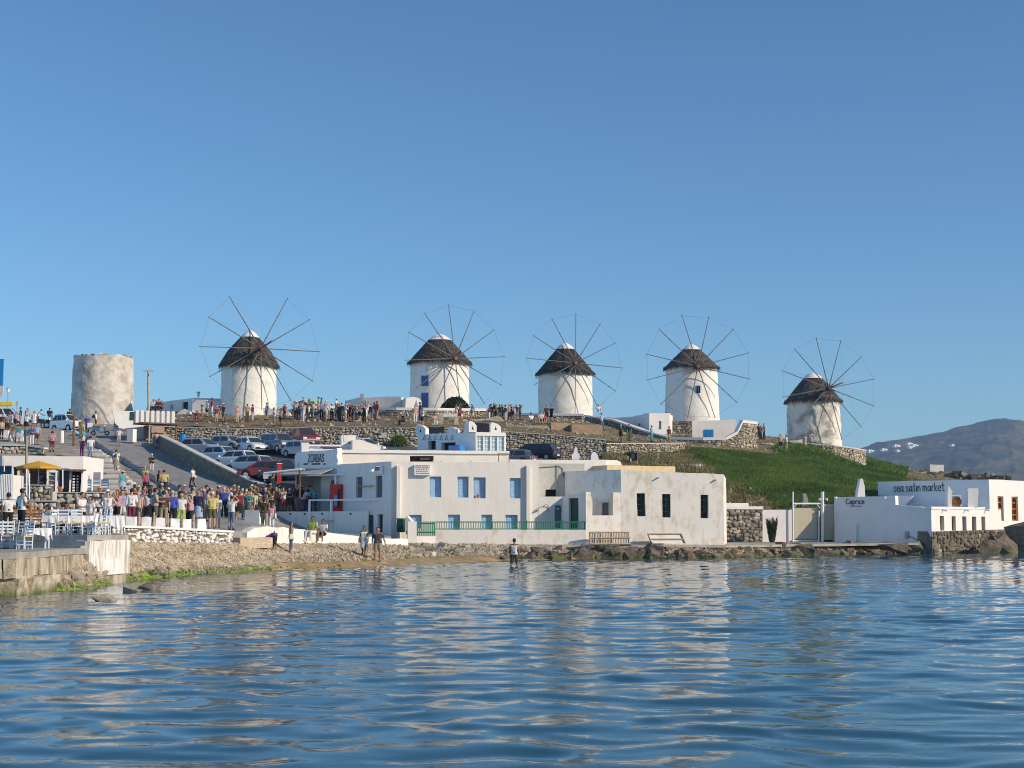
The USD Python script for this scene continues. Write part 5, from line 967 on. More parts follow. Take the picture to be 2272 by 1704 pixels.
# ladder-back chairs
def chair_parts(t, m, seat):
    for sx in (-1, 1):
        part(t, 'leg', tube((sx * .19, .19, 0), (sx * .2, .2, .46), .018, .02), m)
        part(t, 'back_post', path_tube([(sx * .18, -.19, 0), (sx * .19, -.19, .46), (sx * .2, -.24, .8), (sx * .2, -.27, 1.02)], .02, 6), m)
    part(t, 'seat', box((0, 0, .46), (.43, .42, .045)), seat)
    for z in (.58, .70, .82, .95): part(t, 'slat', box((0, -.21 - (z - .55) * .13, z), (.38, .018, .07)), m)
    for z in (.15, .28):
        for sx in (-.19, .19): part(t, 'stretcher', tube((sx, -.19, z), (sx, .19, z), .011), m)
        for y in (-.19, .19): part(t, 'stretcher', tube((-.19, y, z + .03), (.19, y, z + .03), .011), m)
def copy_of(src, label, loc, rz, group=None):
    was = stage.GetPrimAtPath(src).GetCustomData(); name = src.rsplit('/', 1)[1]
    t = thing(name.rstrip('0123456789').rstrip('_') if name[-3:].isdigit() else name, label, was['category'], loc, rz, group)
    p = stage.GetPrimAtPath(t); p.GetReferences().AddInternalReference(src); p.SetInstanceable(True); return t
CH = [(-8, 53.0, 200, zq, 'at the left edge of the lower quay'), (17, 52.6, 195, zq, 'second from the left on the lower quay'), (41, 52.2, 160, zq, 'third along the lower quay beside the clothed table'), (55, 51.2, 150, zq, 'nearest the clothed table on the lower quay'),
      (107, 58.0, 80, zu_, 'side on at the left of the upper terrace'), (136, 56.0, 185, zu_, 'back to the sea above the grey steps'), (168, 56.6, 20, zu_, 'tucked behind the long clothed table'), (195, 55.3, 100, zu_, 'leftmost of the row above the white block'), (207, 55.5, 98, zu_, 'second of the row above the white block'), (219, 55.2, 120, zu_, 'third of the row above the white block'), (231, 55.8, 95, zu_, 'last of the row above the white block'), (5, 59, 200, zu_, 'half hidden behind the waiter at far left'), (28, 58, 170, zu_, 'behind the first row of quay chairs')]
c0 = None
for px, Y, rz, z, where in CH:
    lab = 'white ladder back chair ' + where; loc = (*XY(px, Y, 1190), z)
    if c0 is None: c0 = thing('ladder_chair', lab, 'chair', loc, rz, 'white ladder back chairs on the quay'); chair_parts(c0, chairw, rush)
    else: copy_of(c0, lab, loc, rz, 'white ladder back chairs on the quay')
bc = thing('wooden_chair', 'brown wooden chair in front of the second waiter', 'chair', (*XY(52, 57.2, 1190), zu_), 190, 'brown wooden chairs'); chair_parts(bc, orangewood, rush)
copy_of(bc, 'brown wooden chair beside the table with seated diners', (*XY(75, 57.0, 1190), zu_), 175, 'brown wooden chairs'); copy_of(bc, 'brown wooden chair at the left of the clothed diners table', (*XY(34, 58, 1190), zu_), 200, 'brown wooden chairs')
def table(px, Y, z, rz, w, d, drop_, where):
    loc = (*XY(px, Y, 1190), z); t = thing('table', 'square wooden table ' + where, 'table', loc, rz); part(t, 'table_top', box((0, 0, .72), (w, d, .04)), chairw)
    for sx in (-1, 1):
        for sy in (-1, 1): part(t, 'leg', box((sx * (w / 2 - .06), sy * (d / 2 - .06), .35), (.05, .05, .7)), chairw)
    rg = random.Random(px); n = 40; per = []
    for k in range(n):
        s_ = k / n * 4; i_ = int(s_); f_ = s_ - i_; cn = [(-1, -1), (1, -1), (1, 1), (-1, 1)]; a, b = cn[i_], cn[(i_ + 1) % 4]; x, y = a[0] + (b[0] - a[0]) * f_, a[1] + (b[1] - a[1]) * f_
        per.append((x * (w / 2 + .01), y * (d / 2 + .01), x, y, f_))
    v = [[0, 0, .748]] + [[p[0], p[1], .746] for p in per]
    for p in per:
        dp = drop_ * (1 + .35 * (1 - 2 * abs(p[4] - .5)) * -1 + .45 * (abs(p[4] - .5) > .42)); fl = .03 + .03 * math.sin(p[4] * 25 + px); v.append([p[0] + p[2] * fl * (abs(p[2]) > .99), p[1] + p[3] * fl * (abs(p[3]) > .99), .744 - dp])
    f = [[0, 1 + k, 1 + (k + 1) % n] for k in range(n)]
    for k in range(n): a, b = 1 + k, 1 + (k + 1) % n; f += [[a, a + n, b + n], [a, b + n, b]]
    c = math.cos(math.radians(rz)); s_ = math.sin(math.radians(rz)); v = np.array(v); v = v @ np.array([[c, s_, 0], [-s_, c, 0], [0, 0, 1]]) + np.array(loc)
    solo('tablecloth', (v, np.array(f)), cloth, 'white tablecloth hanging over the table ' + where, 'tablecloth', 'white tablecloths')
table(82, 52.0, zq, 8, .85, .8, .32, 'on the lower quay right of the front chairs'); table(150, 57.3, zu_, 3, 1.3, .85, .45, 'above the grey steps'); table(186, 57.6, zu_, -5, .8, .8, .5, 'between the upright row chairs'); table(246, 56.8, zu_, 10, .9, .85, .55, 'at the corner over the white block'); table(84, 59.2, zu_, 0, 1.3, .9, .5, 'where the diners sit'); table(18, 60, zu_, 6, 1.0, .9, .5, 'in front of the first waiter'); table(208, 61, zu_, 0, .9, .9, .5, 'beside the woman with the white visor')
for k, px in enumerate((262, 293, 326, 357, 389, 414, 446)):
    Y = np.interp(px, [250, 340, 440, 516], [63.2, 65.2, 67.4, 70.4]); z = drop(*XY(px, Y), ['promenade']) - .25
    lb = ['first', 'second', 'third', 'fourth', 'fifth', 'sixth', 'last'][k]
    loc = np.array([*XY(px, Y), z]); t = thing('cloth_table', f'small low table under white cloth, {lb} along the promenade edge', 'table', loc, 5 * k, 'small clothed tables along the promenade edge')
    part(t, 'tablecloth', wob(man(box((0, 0, .36), (.42, .4, .72))), .04, .15, k, 3), cloth)
    if k < 6:
        q = XY(px + 17, Y + .3); solo('wooden_post', tube((*q, z), (*q, z + .95), .045, n=7), wood, f'short wooden post right of the {lb} small clothed table', 'post', 'short wooden posts along the promenade edge')
# ---- kiosk row
KA, KB = XY(-120, 97), XY(182, 99); kw = Wall(KA, KB); zk = Zat(1011, 98); zkb = Zat(1094, 98) 
op = [kw.rect(-40, 1033, 26, 1052), kw.rect(28, 1036, 58, 1072), kw.rect(62, 1038, 104, 1076), kw.rect(127, 1040, 154, 1092), kw.rect(156, 1046, 180, 1092)]
t = thing('kiosk_row', 'low flat white shop row with open fronts left of the staircase', 'shop', loc=(KB[0], KB[1], zkb))
part(t, 'wall', house_body([KA, KB, KB + np.array([0, 5]), KA + np.array([0, 6])], zkb - 1, zk, [kw.slab(*o, -1.6, .3) for o in op], .025, .8, 30), whitewash_b, world=True)
for o, m in zip(op, (bluesat, tanp, browns, greyp, dark)): part(t, 'shop_back', kw.slab(*o, -1.58, -1.5), m, world=True)
r = kw.rect(36, 1042, 54, 1071); part(t, 'poster', kw.slab(*r, -.4, -.35), mat('poster', (.65, .58, .35), col2=(.42, .06, .10), scale=1.1, lo=.48, hi=.52), world=True)
r = kw.rect(76, 1050, 101, 1071); q = part(t, 'menu_board', kw.slab(*r, -.7, -.62), dark, world=True)
part(q, 'chalk_lines', cat([kw.slab(r[0] + .15, r[1] - .2 - .1 * (k % 3), r[3] - .2 - .14 * k, r[3] - .16 - .14 * k, -.618, -.61) for k in range(4)]), coping, world=True)
part(t, 'blue_fascia', kw.slab(*kw.rect(127, 1039, 148, 1043), .01, .1), bluesat, world=True)
part(t, 'roof_edge', kw.slab(*kw.rect(140, 1042, 191, 1045), .02, .9), browns, world=True)
for k in range(2): r = kw.rect(160 + 9 * k, 1052, 166 + 9 * k, 1090); part(t, 'goods_rack', cat([kw.slab(r[0], r[1], r[2] + i_ * .2, r[2] + i_ * .2 + .12, -.4, -.2) for i_ in range(6)]), greyst if k else whitep, world=True)
p = kw.pt(kw.uz(171, 1020)[0], .03, 0)
rw_ = np.array([*XY(84, 96.2), Zat(1034, 96.2)])
t = thing('umbrella', 'large orange parasol shading the kiosk front', 'umbrella', loc=(rw_[0], rw_[1], zkb))
zz = rw_[2] - zkb; v = np.array([[0, 0, zz + .35]] + [[1.45 * math.cos(k * math.pi / 4 + .39), 1.45 * math.sin(k * math.pi / 4 + .39), zz - .05 - .0] for k in range(8)] + [[1.45 * math.cos(k * math.pi / 4 + .39), 1.45 * math.sin(k * math.pi / 4 + .39), zz - .2] for k in range(8)])
part(t, 'canopy', (v, np.array([[0, 1 + k, 1 + (k + 1) % 8] for k in range(8)] + [[1 + k, 9 + k, 9 + (k + 1) % 8] for k in range(8)] + [[1 + k, 9 + (k + 1) % 8, 1 + (k + 1) % 8] for k in range(8)])), orangep); part(t, 'pole', tube((0, 0, 0), (0, 0, zz + .3), .03), whitep)
part(t, 'base', tube((0, 0, 0), (0, 0, .12), .25, n=10), concrete)
dfx = Wall(XY(100, 95.6), XY(128, 95.8)); r = dfx.rect(104, 1044, 126, 1090)
t = thing('display_fridge', 'tall display fridge with shelves of drinks under the orange parasol', 'fridge', loc=dfx.pt(0, 0, r[2]))
part(t, 'cabinet', cat([dfx.slab(r[0], r[0] + .08, r[2], r[3], -.6, 0), dfx.slab(r[1] - .08, r[1], r[2], r[3], -.6, 0), dfx.slab(r[0] + .08, r[1] - .08, r[3] - .12, r[3], -.6, 0), dfx.slab(r[0] + .08, r[1] - .08, r[2], r[3] - .12, -.6, -.5)]), whitep, world=True); rg = random.Random(9)
for k in range(4):
    z0 = r[2] + .1 + k * .32; part(t, 'shelf', dfx.slab(r[0] + .08, r[1] - .08, z0, z0 + .02, -.48, -.05), whitep, world=True)
    for j in range(4): u = r[0] + .14 + j * .13; part(t, 'bottle', tube(dfx.pt(u, -.15, z0 + .02), dfx.pt(u, -.15, z0 + .2), .045, .03, 7), [orangewood, amberl, yellowp, greendk, bluedk][rg.randrange(5)], world=True)
for k, (px, m) in enumerate(((194, bluedk), (214, greyst), (232, bluedk))):
    q = np.array([*XY(px, 100.2), Zat(1092, 100.2)]); hh = .9 + (k == 1) * .5 
    t = thing('postcard_rack', ['dark blue goods rack leaning left at the stair foot', 'taller purple grey goods rack at the stair foot', 'dark rack of rows right of the other two at the stair foot'][k], 'rack', loc=q)
    part(t, 'frame', cat([box((0, 0, hh / 2), (.5, .1, hh)), box((0, -.1, .05), (.5, .4, .1))]), m)
    for j in range(4): part(t, 'card_row', box((0, -.07, .2 + j * hh / 5), (.44, .03, .12)), [greyst, whitep, bluep][j % 3])
for k, (px, py, Y) in enumerate(((95, 1093, 95), (134, 1088, 96.5), (222, 1090, 99.5))): q = P(px, py, Y); solo('clay_pot', cat([tube(q - [0, 0, .1], q + [0, 0, .18], .12, .2, 12), tube(q + [0, 0, .18], q + [0, 0, .24], .22, .22, 12)]), terra, ['orange clay pot at the kiosk counter', 'orange clay pot by the kiosk door', 'orange clay pot between the goods racks'][k], 'pot', 'orange clay pots')
lk = [(P(30, 1076, 94.5), 3.0), (P(112, 1078, 94.5), 3.0)]
stone_wall('kiosk_counter', 'grey rubble counter wall in front of the kiosk', [(a, z) for a, z in lk], size=(.35, .25), n_parts=60, cap=.06, seed=41)
stone_wall('planter_wall', 'pale rough plastered stone wall below the kiosk fronts', [(P(126, 1094, 88), Zat(1130, 88)), (P(230, 1094, 88), Zat(1130, 88))], size=(.4, .28), n_parts=110, cap=.06, seed=42, mats=[MATS['limed_stone'], stones[3], MATS['limed_stone'], MATS['limed_stone_tan']], capmat=coping)
stone_wall('planter_wall', 'low pale wall with steps behind the seated diners', [(P(-60, 1112, 80), Zat(1140, 80)), (P(126, 1113, 80), Zat(1140, 80))], size=(.45, .3), n_parts=100, cap=.06, seed=43, mats=[MATS['limed_stone'], stones[3], MATS['limed_stone'], coping], capmat=coping)
cw_ = Wall(XY(-60, 91), XY(30, 91)); r = cw_.rect(-60, 1054, 29, 1108)
t = thing('corrugated_hut', 'white ribbed hut front at the far left', 'hut', loc=cw_.pt(0, 0, r[2])); part(t, 'wall', cw_.slab(*r, -2, 0), whitewash_b, world=True)
for k in range(22): u = r[0] + .1 + k * (r[1] - r[0] - .2) / 21; part(t, 'rib', tube(cw_.pt(u, 0, r[2]), cw_.pt(u, 0, r[3]), .03, n=5), whitep, world=True)
for k, (x, y0, y1, Y) in enumerate(((9.5, 1017, 1046, 93), (59, 1040, 1098, 92.5), (65, 1050, 1108, 86), (139, 1042, 1084, 95))): solo('awning_pole', tube(P(x, y1, Y), P(x, y0, Y), .045, n=6), whitep if k else coping, ['short pale pole before the blue awning at far left', 'pale pole left of the orange parasol pole', 'pale slim pole beside the kiosk counter', 'white pole right of the display fridge'][k], 'pole')
solo('wooden_pole', tube(P(58, 1100, 96.8), P(59, 968, 96.8), .10, .08, 8), wood, 'tall weathered wooden pole rising through the kiosk roof', 'pole')
# stone terraces behind the kiosks
stone_wall('slope_wall', 'pale stone terrace wall above the kiosk roof', [(P(-60, 988, 119), Zat(1006, 119)), (P(60, 990, 119), Zat(1008, 119)), (P(98, 996, 118.5), Zat(1009, 118.5))], size=(.6, .3), n_parts=120, cap=.12, seed=44, mats=[stones[3], MATS['limed_stone_tan'], stones[3], coping])
plate('slope_rail', 'sloping white handrail wall above the stone terrace at left', Wall(XY(-60, 122), XY(110, 121)), [(-60, 984), (-60, 979), (20, 981), (94, 990), (100, 993), (100, 1001), (90, 1001), (86, 997), (0, 986)], -.5, 0, coping)
plate('slope_block', 'white plastered block wall on the left slope with people beside it', Wall(XY(-60, 130), XY(60, 130)), [(-60, 982), (-60, 951), (18, 955), (21, 976), (21, 982)], -.6, 0, whitewash_b, amp=.03)
plate('slope_block', 'second pale block on the left slope, behind the teal clothed people', Wall(XY(26, 127), XY(80, 127)), [(24, 985), (24, 957), (50, 955), (52, 984)], -.6, 0, whitewash, amp=.03)
solo('white_bollard', wob(man(tube(P(137, 984, 128), P(137, 956, 128), .2, .2, 10)), .02, .3), whitewash_b, 'square white bollard at the left kerb end of the ramp', 'bollard')
solo('utility_pole', cat([tube(P(330, 935, 142), P(329, 823, 142), .14, .10, 8), box(P(329, 823, 142), (1.0, .1, .1)), tube(P(331, 828, 141.8), P(331, 834, 141.8), .08, n=6)]), wood, 'tall wooden utility pole with a short crossbar against the sky', 'pole')
solo('wooden_pole', tube(P(164, 992, 126), P(164, 920, 126), .13, .11, 8), browns, 'brown wooden pole at the top of the left kerb wall', 'pole')
def lantern(label, px, py0, py1, Y):
    a, b = P(px, py0, Y), P(px, py1, Y); t = thing('street_lamp', label, 'street lamp', loc=a); h_ = b[2] - a[2]
    part(t, 'post', tube((0, 0, 0), (0, 0, h_ - .45), .05, .04, 8), greyst); part(t, 'lantern', tube((0, 0, h_ - .45), (0, 0, h_ - .05), .12, .2, 6), whitep); part(t, 'lantern_cap', tube((0, 0, h_ - .05), (0, 0, h_ + .08), .22, .05, 6), greyst)
lantern('old style street lamp against the sky at the upper left', 17, 905, 861, 150); lantern('small lantern lamp on the roof of the low white lodge', 440, 884, 870, 149)
t = thing('billboard', 'blue and pale board on a post at the upper left edge', 'sign', loc=P(-6, 950, 145)); W = Wall(XY(-60, 145), XY(20, 145))
part(t, 'board', W.slab(*W.rect(-60, 797, 9, 856), 0, .2), bluesat, world=True); part(t, 'lower_board', W.quadpts([W.uz(*q) for q in [(-60, 857), (9, 857), (8, 872), (0, 883), (-60, 885)]], 0, .2), coping, world=True); part(t, 'post', tube(W.pt(W.uz(-12, 900)[0], .1, Zat(945, 145)), W.pt(W.uz(-12, 900)[0], .1, Zat(858, 145)), .15), greyst, world=True)
t = thing('sign_post', 'small road sign post near the crowd at upper left', 'sign', loc=P(38, 915, 150)); part(t, 'post', tube((0, 0, 0), P(38, 892, 150) - P(38, 915, 150), .04), greyst); part(t, 'plate', box(P(38, 895, 150) - P(38, 915, 150), (.3, .05, .5)), coping)
# ================================================================ cars
def car(name, label, col, L, Wd, Ht, px, py, Y, rz, kind='hatch', group='cars parked below the retaining wall', rough=.25):
    z = cpz(Y) + .01 if py is None else P(px, py, Y)[2]; t = thing(name, label, 'car', (*XY(px, Y, 1000), z), rz, group)
    cm = MATS.get('car_' + col) or mat('car_' + col, CARC[col], var=.04, rough=rough, coat=.6, spec=.5)
    h_ = L / 2; belt = Ht * .60; hood = {'hatch': .78, 'suv': .66, 'estate': .9, 'pickup': .9}[kind]; tail = {'hatch': 0.05, 'suv': .02, 'estate': .04, 'pickup': 1.5}[kind]
    prof = [(-h_ + .04, .24), (-h_, .45), (-h_ + .02, belt - .05), (-h_ + .12, belt), (h_ - hood - .1, belt + .02), (h_ - .25, belt - .16 if kind != 'suv' else belt - .03), (h_ - .04, belt - .30), (h_, .5), (h_ - .06, .24)]
    pts = [(x, s_ * (Wd / 2 - .07), z_) for x, z_ in prof for s_ in (-1, 1)] + [(x * .965, s_ * Wd / 2, .24 + (z_ - .24) * .86 + .03) for x, z_ in prof for s_ in (-1, 1)]
    low = Manifold.hull_points(np.array(pts))
    for wx_ in (-h_ + .72, h_ - .78):
        low = low - man(tube((wx_, -Wd, .31), (wx_, Wd, .31), .37, n=18))
    A0, B0_, C1, D1 = -h_ + tail + .12, h_ - hood - .05, h_ - hood - .85, -h_ + tail + .55; wb, wt = Wd / 2 - .07, Wd / 2 - .24; zb_ = belt - .02; zt_ = Ht
    top = Manifold.hull_points(np.array([(x, s_ * w, z_) for x, w, z_ in ((A0, wb, zb_), (B0_, wb, zb_), (C1, wt, zt_ - .06), (D1, wt, zt_ - .05), (C1 - .25, wt - .1, zt_), (D1 + .3, wt - .1, zt_)) for s_ in (-1, 1)]))
    part(t, 'body', low + top, cm, smooth=32)
    def pane(nm, q):
        q = np.array(q, float); n_ = np.cross(q[1] - q[0], q[3] - q[0]); n_ /= np.linalg.norm(n_); return part(t, nm, hexa(np.vstack([q - n_ * .01, q + n_ * .012])), glass)
    def side(u0, u1, v0, v1, s_):
        def pt(u, v_): b = np.array([A0 + (B0_ - A0) * u, s_ * wb, zb_]); c = np.array([D1 + (C1 - D1) * u, s_ * wt, zt_ - .055]); return b + (c - b) * v_
        return [pt(u0, v0), pt(u1, v0), pt(u1, v1), pt(u0, v1)]
    cuts_ = {'hatch': [(.09, .47), (.52, .9)], 'suv': [(.07, .3), (.34, .61), (.66, .93)], 'estate': [(.06, .34), (.38, .64), (.68, .93)], 'pickup': [(.08, .9)]}[kind]
    for s_ in (-1, 1):
        for u0, u1 in cuts_: pane('side_window', side(u0, u1, .12, .86, s_) if s_ < 0 else side(u0, u1, .12, .86, s_)[::-1])
    pane('windscreen', [(B0_ - .06, -wb + .1, zb_ + .06), (B0_ - .06, wb - .1, zb_ + .06), (C1 + .07, wt - .06, zt_ - .11), (C1 + .07, -wt + .06, zt_ - .11)])
    pane('rear_window', [(A0 + .05, wb - .12, zb_ + .1), (A0 + .05, -wb + .12, zb_ + .1), (D1 - .06, -wt + .06, zt_ - .12), (D1 - .06, wt - .06, zt_ - .12)])
    for wx_ in (-h_ + .72, h_ - .78):
        for s_ in (-1, 1):
            w = part(t, 'wheel', tube((wx_, s_ * (Wd / 2 - .2), .31), (wx_, s_ * (Wd / 2 - .01), .31), .31, n=18), rubber); part(w, 'rim', tube((wx_, s_ * (Wd / 2 - .02), .31), (wx_, s_ * (Wd / 2 + .005), .31), .19, n=12), silver)
    for s_ in (-1, 1):
        part(t, 'headlight', box((h_ - .12, s_ * (Wd / 2 - .28), belt - .30), (.22, .34, .15)), clearl); part(t, 'tail_light', box((-h_ + .05, s_ * (Wd / 2 - .17), belt - .12), (.14, .16, .32)), amberl)
        part(t, 'mirror', box((h_ - hood - .28, s_ * (Wd / 2 + .06), belt + .08), (.1, .16, .12)), cm)
    part(t, 'bumper', box((h_ - .02, 0, .38), (.1, Wd - .34, .14)), blacki); part(t, 'bumper', box((-h_ + .02, 0, .4), (.1, Wd - .34, .14)), blacki)
    part(t, 'number_plate', box((h_ + .035, 0, .42), (.012, .5, .11)), whitep); part(t, 'number_plate', box((-h_ - .035, 0, .5), (.012, .5, .11)), whitep)
    return t
CARC = {'silver': (.42, .44, .47), 'white': (.78, .78, .77), 'skyblue': (.50, .60, .70), 'red': (.28, .015, .02), 'navy': (.02, .03, .06), 'grey': (.15, .17, .20), 'beige': (.45, .42, .34), 'maroon': (.16, .02, .025), 'black': (.012, .014, .018), 'green': (.10, .30, .06)}
car('hatchback', 'silver hatchback, leftmost car against the ramp parapet', 'silver', 4.2, 1.75, 1.5, 446, None, 125.5, -28)
car('hatchback', 'pale beige car behind the silver hatchback', 'beige', 4.1, 1.7, 1.42, 508, None, 128.5, -38)
car('hatchback', 'white hatchback facing the bay left of the grey off-roader', 'white', 3.9, 1.7, 1.46, 556, None, 127, -48)
car('off_roader', 'tall grey off-roader with bright headlights facing the bay', 'grey', 4.3, 1.8, 1.78, 616, None, 127, -50, 'suv')
car('hatchback', 'sky blue hatchback with red tail lights beside the parapet', 'skyblue', 3.9, 1.68, 1.5, 494, None, 119.5, -30)
car('hatchback', 'white car mostly hidden between the blue hatchback and the silver coupe', 'white', 4.0, 1.7, 1.4, 522, None, 117, 150)
car('coupe', 'silver coupe with dark windscreen beside the red car', 'silver', 4.2, 1.75, 1.4, 553, None, 113.7, 150)
car('hatchback', 'dark red car nearest the parapet with a white front wheel', 'red', 4.0, 1.7, 1.4, 588, None, 110.2, 168)
car('pickup', 'dark navy pickup parked right of the red car', 'navy', 4.4, 1.75, 1.55, 640, None, 109.6, 190, 'pickup')
car('van', 'maroon van behind the white sedan at the wall', 'maroon', 4.2, 1.8, 1.85, 672, None, 131, -60, 'suv')
car('hatchback', 'silver car behind the white roof pillar', 'silver', 4.1, 1.7, 1.45, 672, None, 124, -45)
car('hatchback', 'dark blue car showing between the white roof rails', 'navy', 4.3, 1.75, 1.45, 720, None, 116, -20)
car('hatchback', 'white car peeping over the sloping stair wall', 'white', 4.0, 1.7, 1.45, 806, None, 126, -35)
car('hatchback', 'bright green car roof behind the white roof wall', 'green', 3.9, 1.68, 1.42, 878, None, 118, -10)
car('hatchback', 'white car beside the bright green car behind the roof wall', 'white', 4.0, 1.7, 1.35, 905, None, 112, 20)
car('estate_car', 'black estate car with red tail lights above the white house roof', 'black', 4.5, 1.75, 1.5, 1184, None, 121, 155, 'estate')
car('hatchback', 'grey car bonnet left of the black estate car', 'grey', 4.0, 1.7, 1.35, 1135, None, 118, 160)
t = thing('red_pump', 'orange red fuel pump shaped cabinet behind the navy pickup', 'cabinet', (*XY(620, 107.5, 1040), cpz(107.5)), 10); part(t, 'cabinet', box((0, 0, .75), (.35, .35, 1.5)), amberl); part(t, 'top', box((0, 0, 1.54), (.4, .4, .06)), whitep)
bp = P(405, 983, 130); solo('blue_bin', cat([tube(bp, bp + [0, 0, .75], .3, .34, 12), tube(bp + [0, 0, .752], bp + [0, 0, .83], .38, .3, 12)]), bluesat, 'bright blue barrel behind the silver hatchback', 'barrel')
t = thing('notice_board', 'small grey notice on the stone retaining wall', 'sign', loc=P(852, 966, 132.9)); part(t, 'plate', box((0, 0, 0), (.5, .05, .45)), coping)
t = thing('road_sign', 'grey square sign on a post at the lower end of the parapet', 'sign', loc=P(587, 1098, 101)); zz = P(587, 1049, 101)[2] - P(587, 1098, 101)[2]; part(t, 'post', tube((0, 0, -.5), (0, 0, zz), .04), greyst); part(t, 'plate', box((.1, -.06, zz - .22), (.42, .04, .42)), coping)
t = thing('awning', 'long grey awning arm reaching left from the bar front', 'awning', loc=P(655, 1047, 96)); a, b = P(586, 1050, 97.5), P(668, 1041, 97); part(t, 'arm', cat([tube(a, b, .08, n=6), tube(a + [0, 1.5, .02], b + [0, 1.5, .02], .06, n=6)]), whitep, world=True); part(t, 'cloth', hexa([a + [0, .1, .02], b + [0, .1, .02], b + [0, 1.4, .05], a + [0, 1.4, .05], a + [0, .1, .05], b + [0, .1, .05], b + [0, 1.4, .08], a + [0, 1.4, .08]]), canvasm, world=True); part(t, 'post', tube(P(665, 1044, 97), P(665, 1132, 97), .07), rustm, world=True)
# scooters and motorcycles
def scooter(name, label, px, py, Y, rz, m, big=False, box_=None, z=None):
    t = thing(name, label, 'motorcycle', P(px, py, Y) if z is None else (*XY(px, Y, py), z), rz); r_ = .3 if big else .22
    for x in (-.62, .62):
        n, k_ = 18, 8; v = [[x + (r_ - .05 + .06 * math.cos(b)) * math.cos(a), .06 * math.sin(b), r_ + (r_ - .05 + .06 * math.cos(b)) * math.sin(a)] for a in np.arange(n) * 2 * math.pi / n for b in np.arange(k_) * 2 * math.pi / k_]
        f = [[i_ * k_ + j, ((i_ + 1) % n) * k_ + j, ((i_ + 1) % n) * k_ + (j + 1) % k_, i_ * k_ + (j + 1) % k_] for i_ in range(n) for j in range(k_)]
        w = part(t, 'wheel', (np.array(v), np.array(f)), rubber, smooth=True); part(w, 'rim', tube((x, -.03, r_), (x, .03, r_), r_ * .62, n=12), silver)
    S = Manifold.sphere
    hl = lambda a: Manifold.hull_points(np.array(a, float))
    body = hl([(-.75, s_, .5) for s_ in (-.1, .1)] + [(-.7, s_, .75) for s_ in (-.13, .13)] + [(-.05, s_, .72) for s_ in (-.13, .13)] + [(-.1, s_, .35) for s_ in (-.15, .15)]) + hl([(-.1, s_, .25) for s_ in (-.15, .15)] + [(-.1, s_, .34) for s_ in (-.15, .15)] + [(.4, s_, .25) for s_ in (-.14, .14)] + [(.4, s_, .36) for s_ in (-.14, .14)]) + hl([(.36, s_, .28) for s_ in (-.15, .15)] + [(.42, s_, .28) for s_ in (-.15, .15)] + [(.30, s_, .95) for s_ in (-.15, .15)] + [(.42, s_, .92) for s_ in (-.1, .1)])
    part(t, 'body', body, m, smooth=40); part(t, 'seat', hl([(x, s_, z_) for x in (-.72, -.05) for s_ in (-.13, .13) for z_ in (.76, .84)]), blacki)
    part(t, 'fork', cat([tube((.62, s_, r_), (.38, s_, .95), .025) for s_ in (-.08, .08)]), silver); part(t, 'handlebar', tube((.32, -.34, 1.02), (.32, .34, 1.02), .02), blacki); part(t, 'headlight', tube((.40, 0, .88), (.46, 0, .88), .08, n=10), clearl)
    for s_ in (-.3, .3): part(t, 'mirror', box((.3, s_, 1.16), (.02, .1, .07)), blacki)
    part(t, 'mudguard', hl([(.5, s_, r_ * 2 + .02) for s_ in (-.06, .06)] + [(.8, s_, r_ * 1.7) for s_ in (-.06, .06)] + [(.5, s_, r_ * 2 + .05) for s_ in (-.06, .06)]), m)
    if box_: part(t, 'luggage_box', hl([(x, s_, z_) for x in (-1.15, -.72) for s_ in (-.25, .25) for z_ in (.6, 1.15)]), box_)
    return t
scooter('scooter', 'pale blue scooter with a white luggage box at the top of the ramp', 222, 966, 133, 10, mat('scooter_blue', (.35, .55, .62), var=.1, rough=.3), box_=whitep)
scooter('motorcycle', 'black and white motorcycle on the slope above the ochre roof wall', 1406, 1029, 120, 60, blacki, True)
scooter('motorcycle', 'dark motorcycle with red tail box parked at upper left', 100, 948, 143, 15, blacki, True, redp); scooter('motorcycle', 'second dark motorcycle closest to the kerb at upper left', 118, 950, 141, 20, blacki, True)
car('minibus', 'pale blue minibus with a yellow roof board at the upper left edge', 'skyblue', 4.6, 1.8, 2.1, 6, 948, 150, 10, 'suv', group=None)
car('jeep', 'white boxy jeep behind the wooden pole at upper left', 'white', 3.4, 1.6, 1.75, 148, 958, 140, -30, 'suv', group=None)
rb = P(8, 900, 150); solo('roof_board', cat([box(rb + [0, 0, .2], (2.0, .3, .35)), box(rb + [0, 0, -.03], (1.6, .2, .1))]), yellowp, 'yellow board on the minibus roof', 'sign')
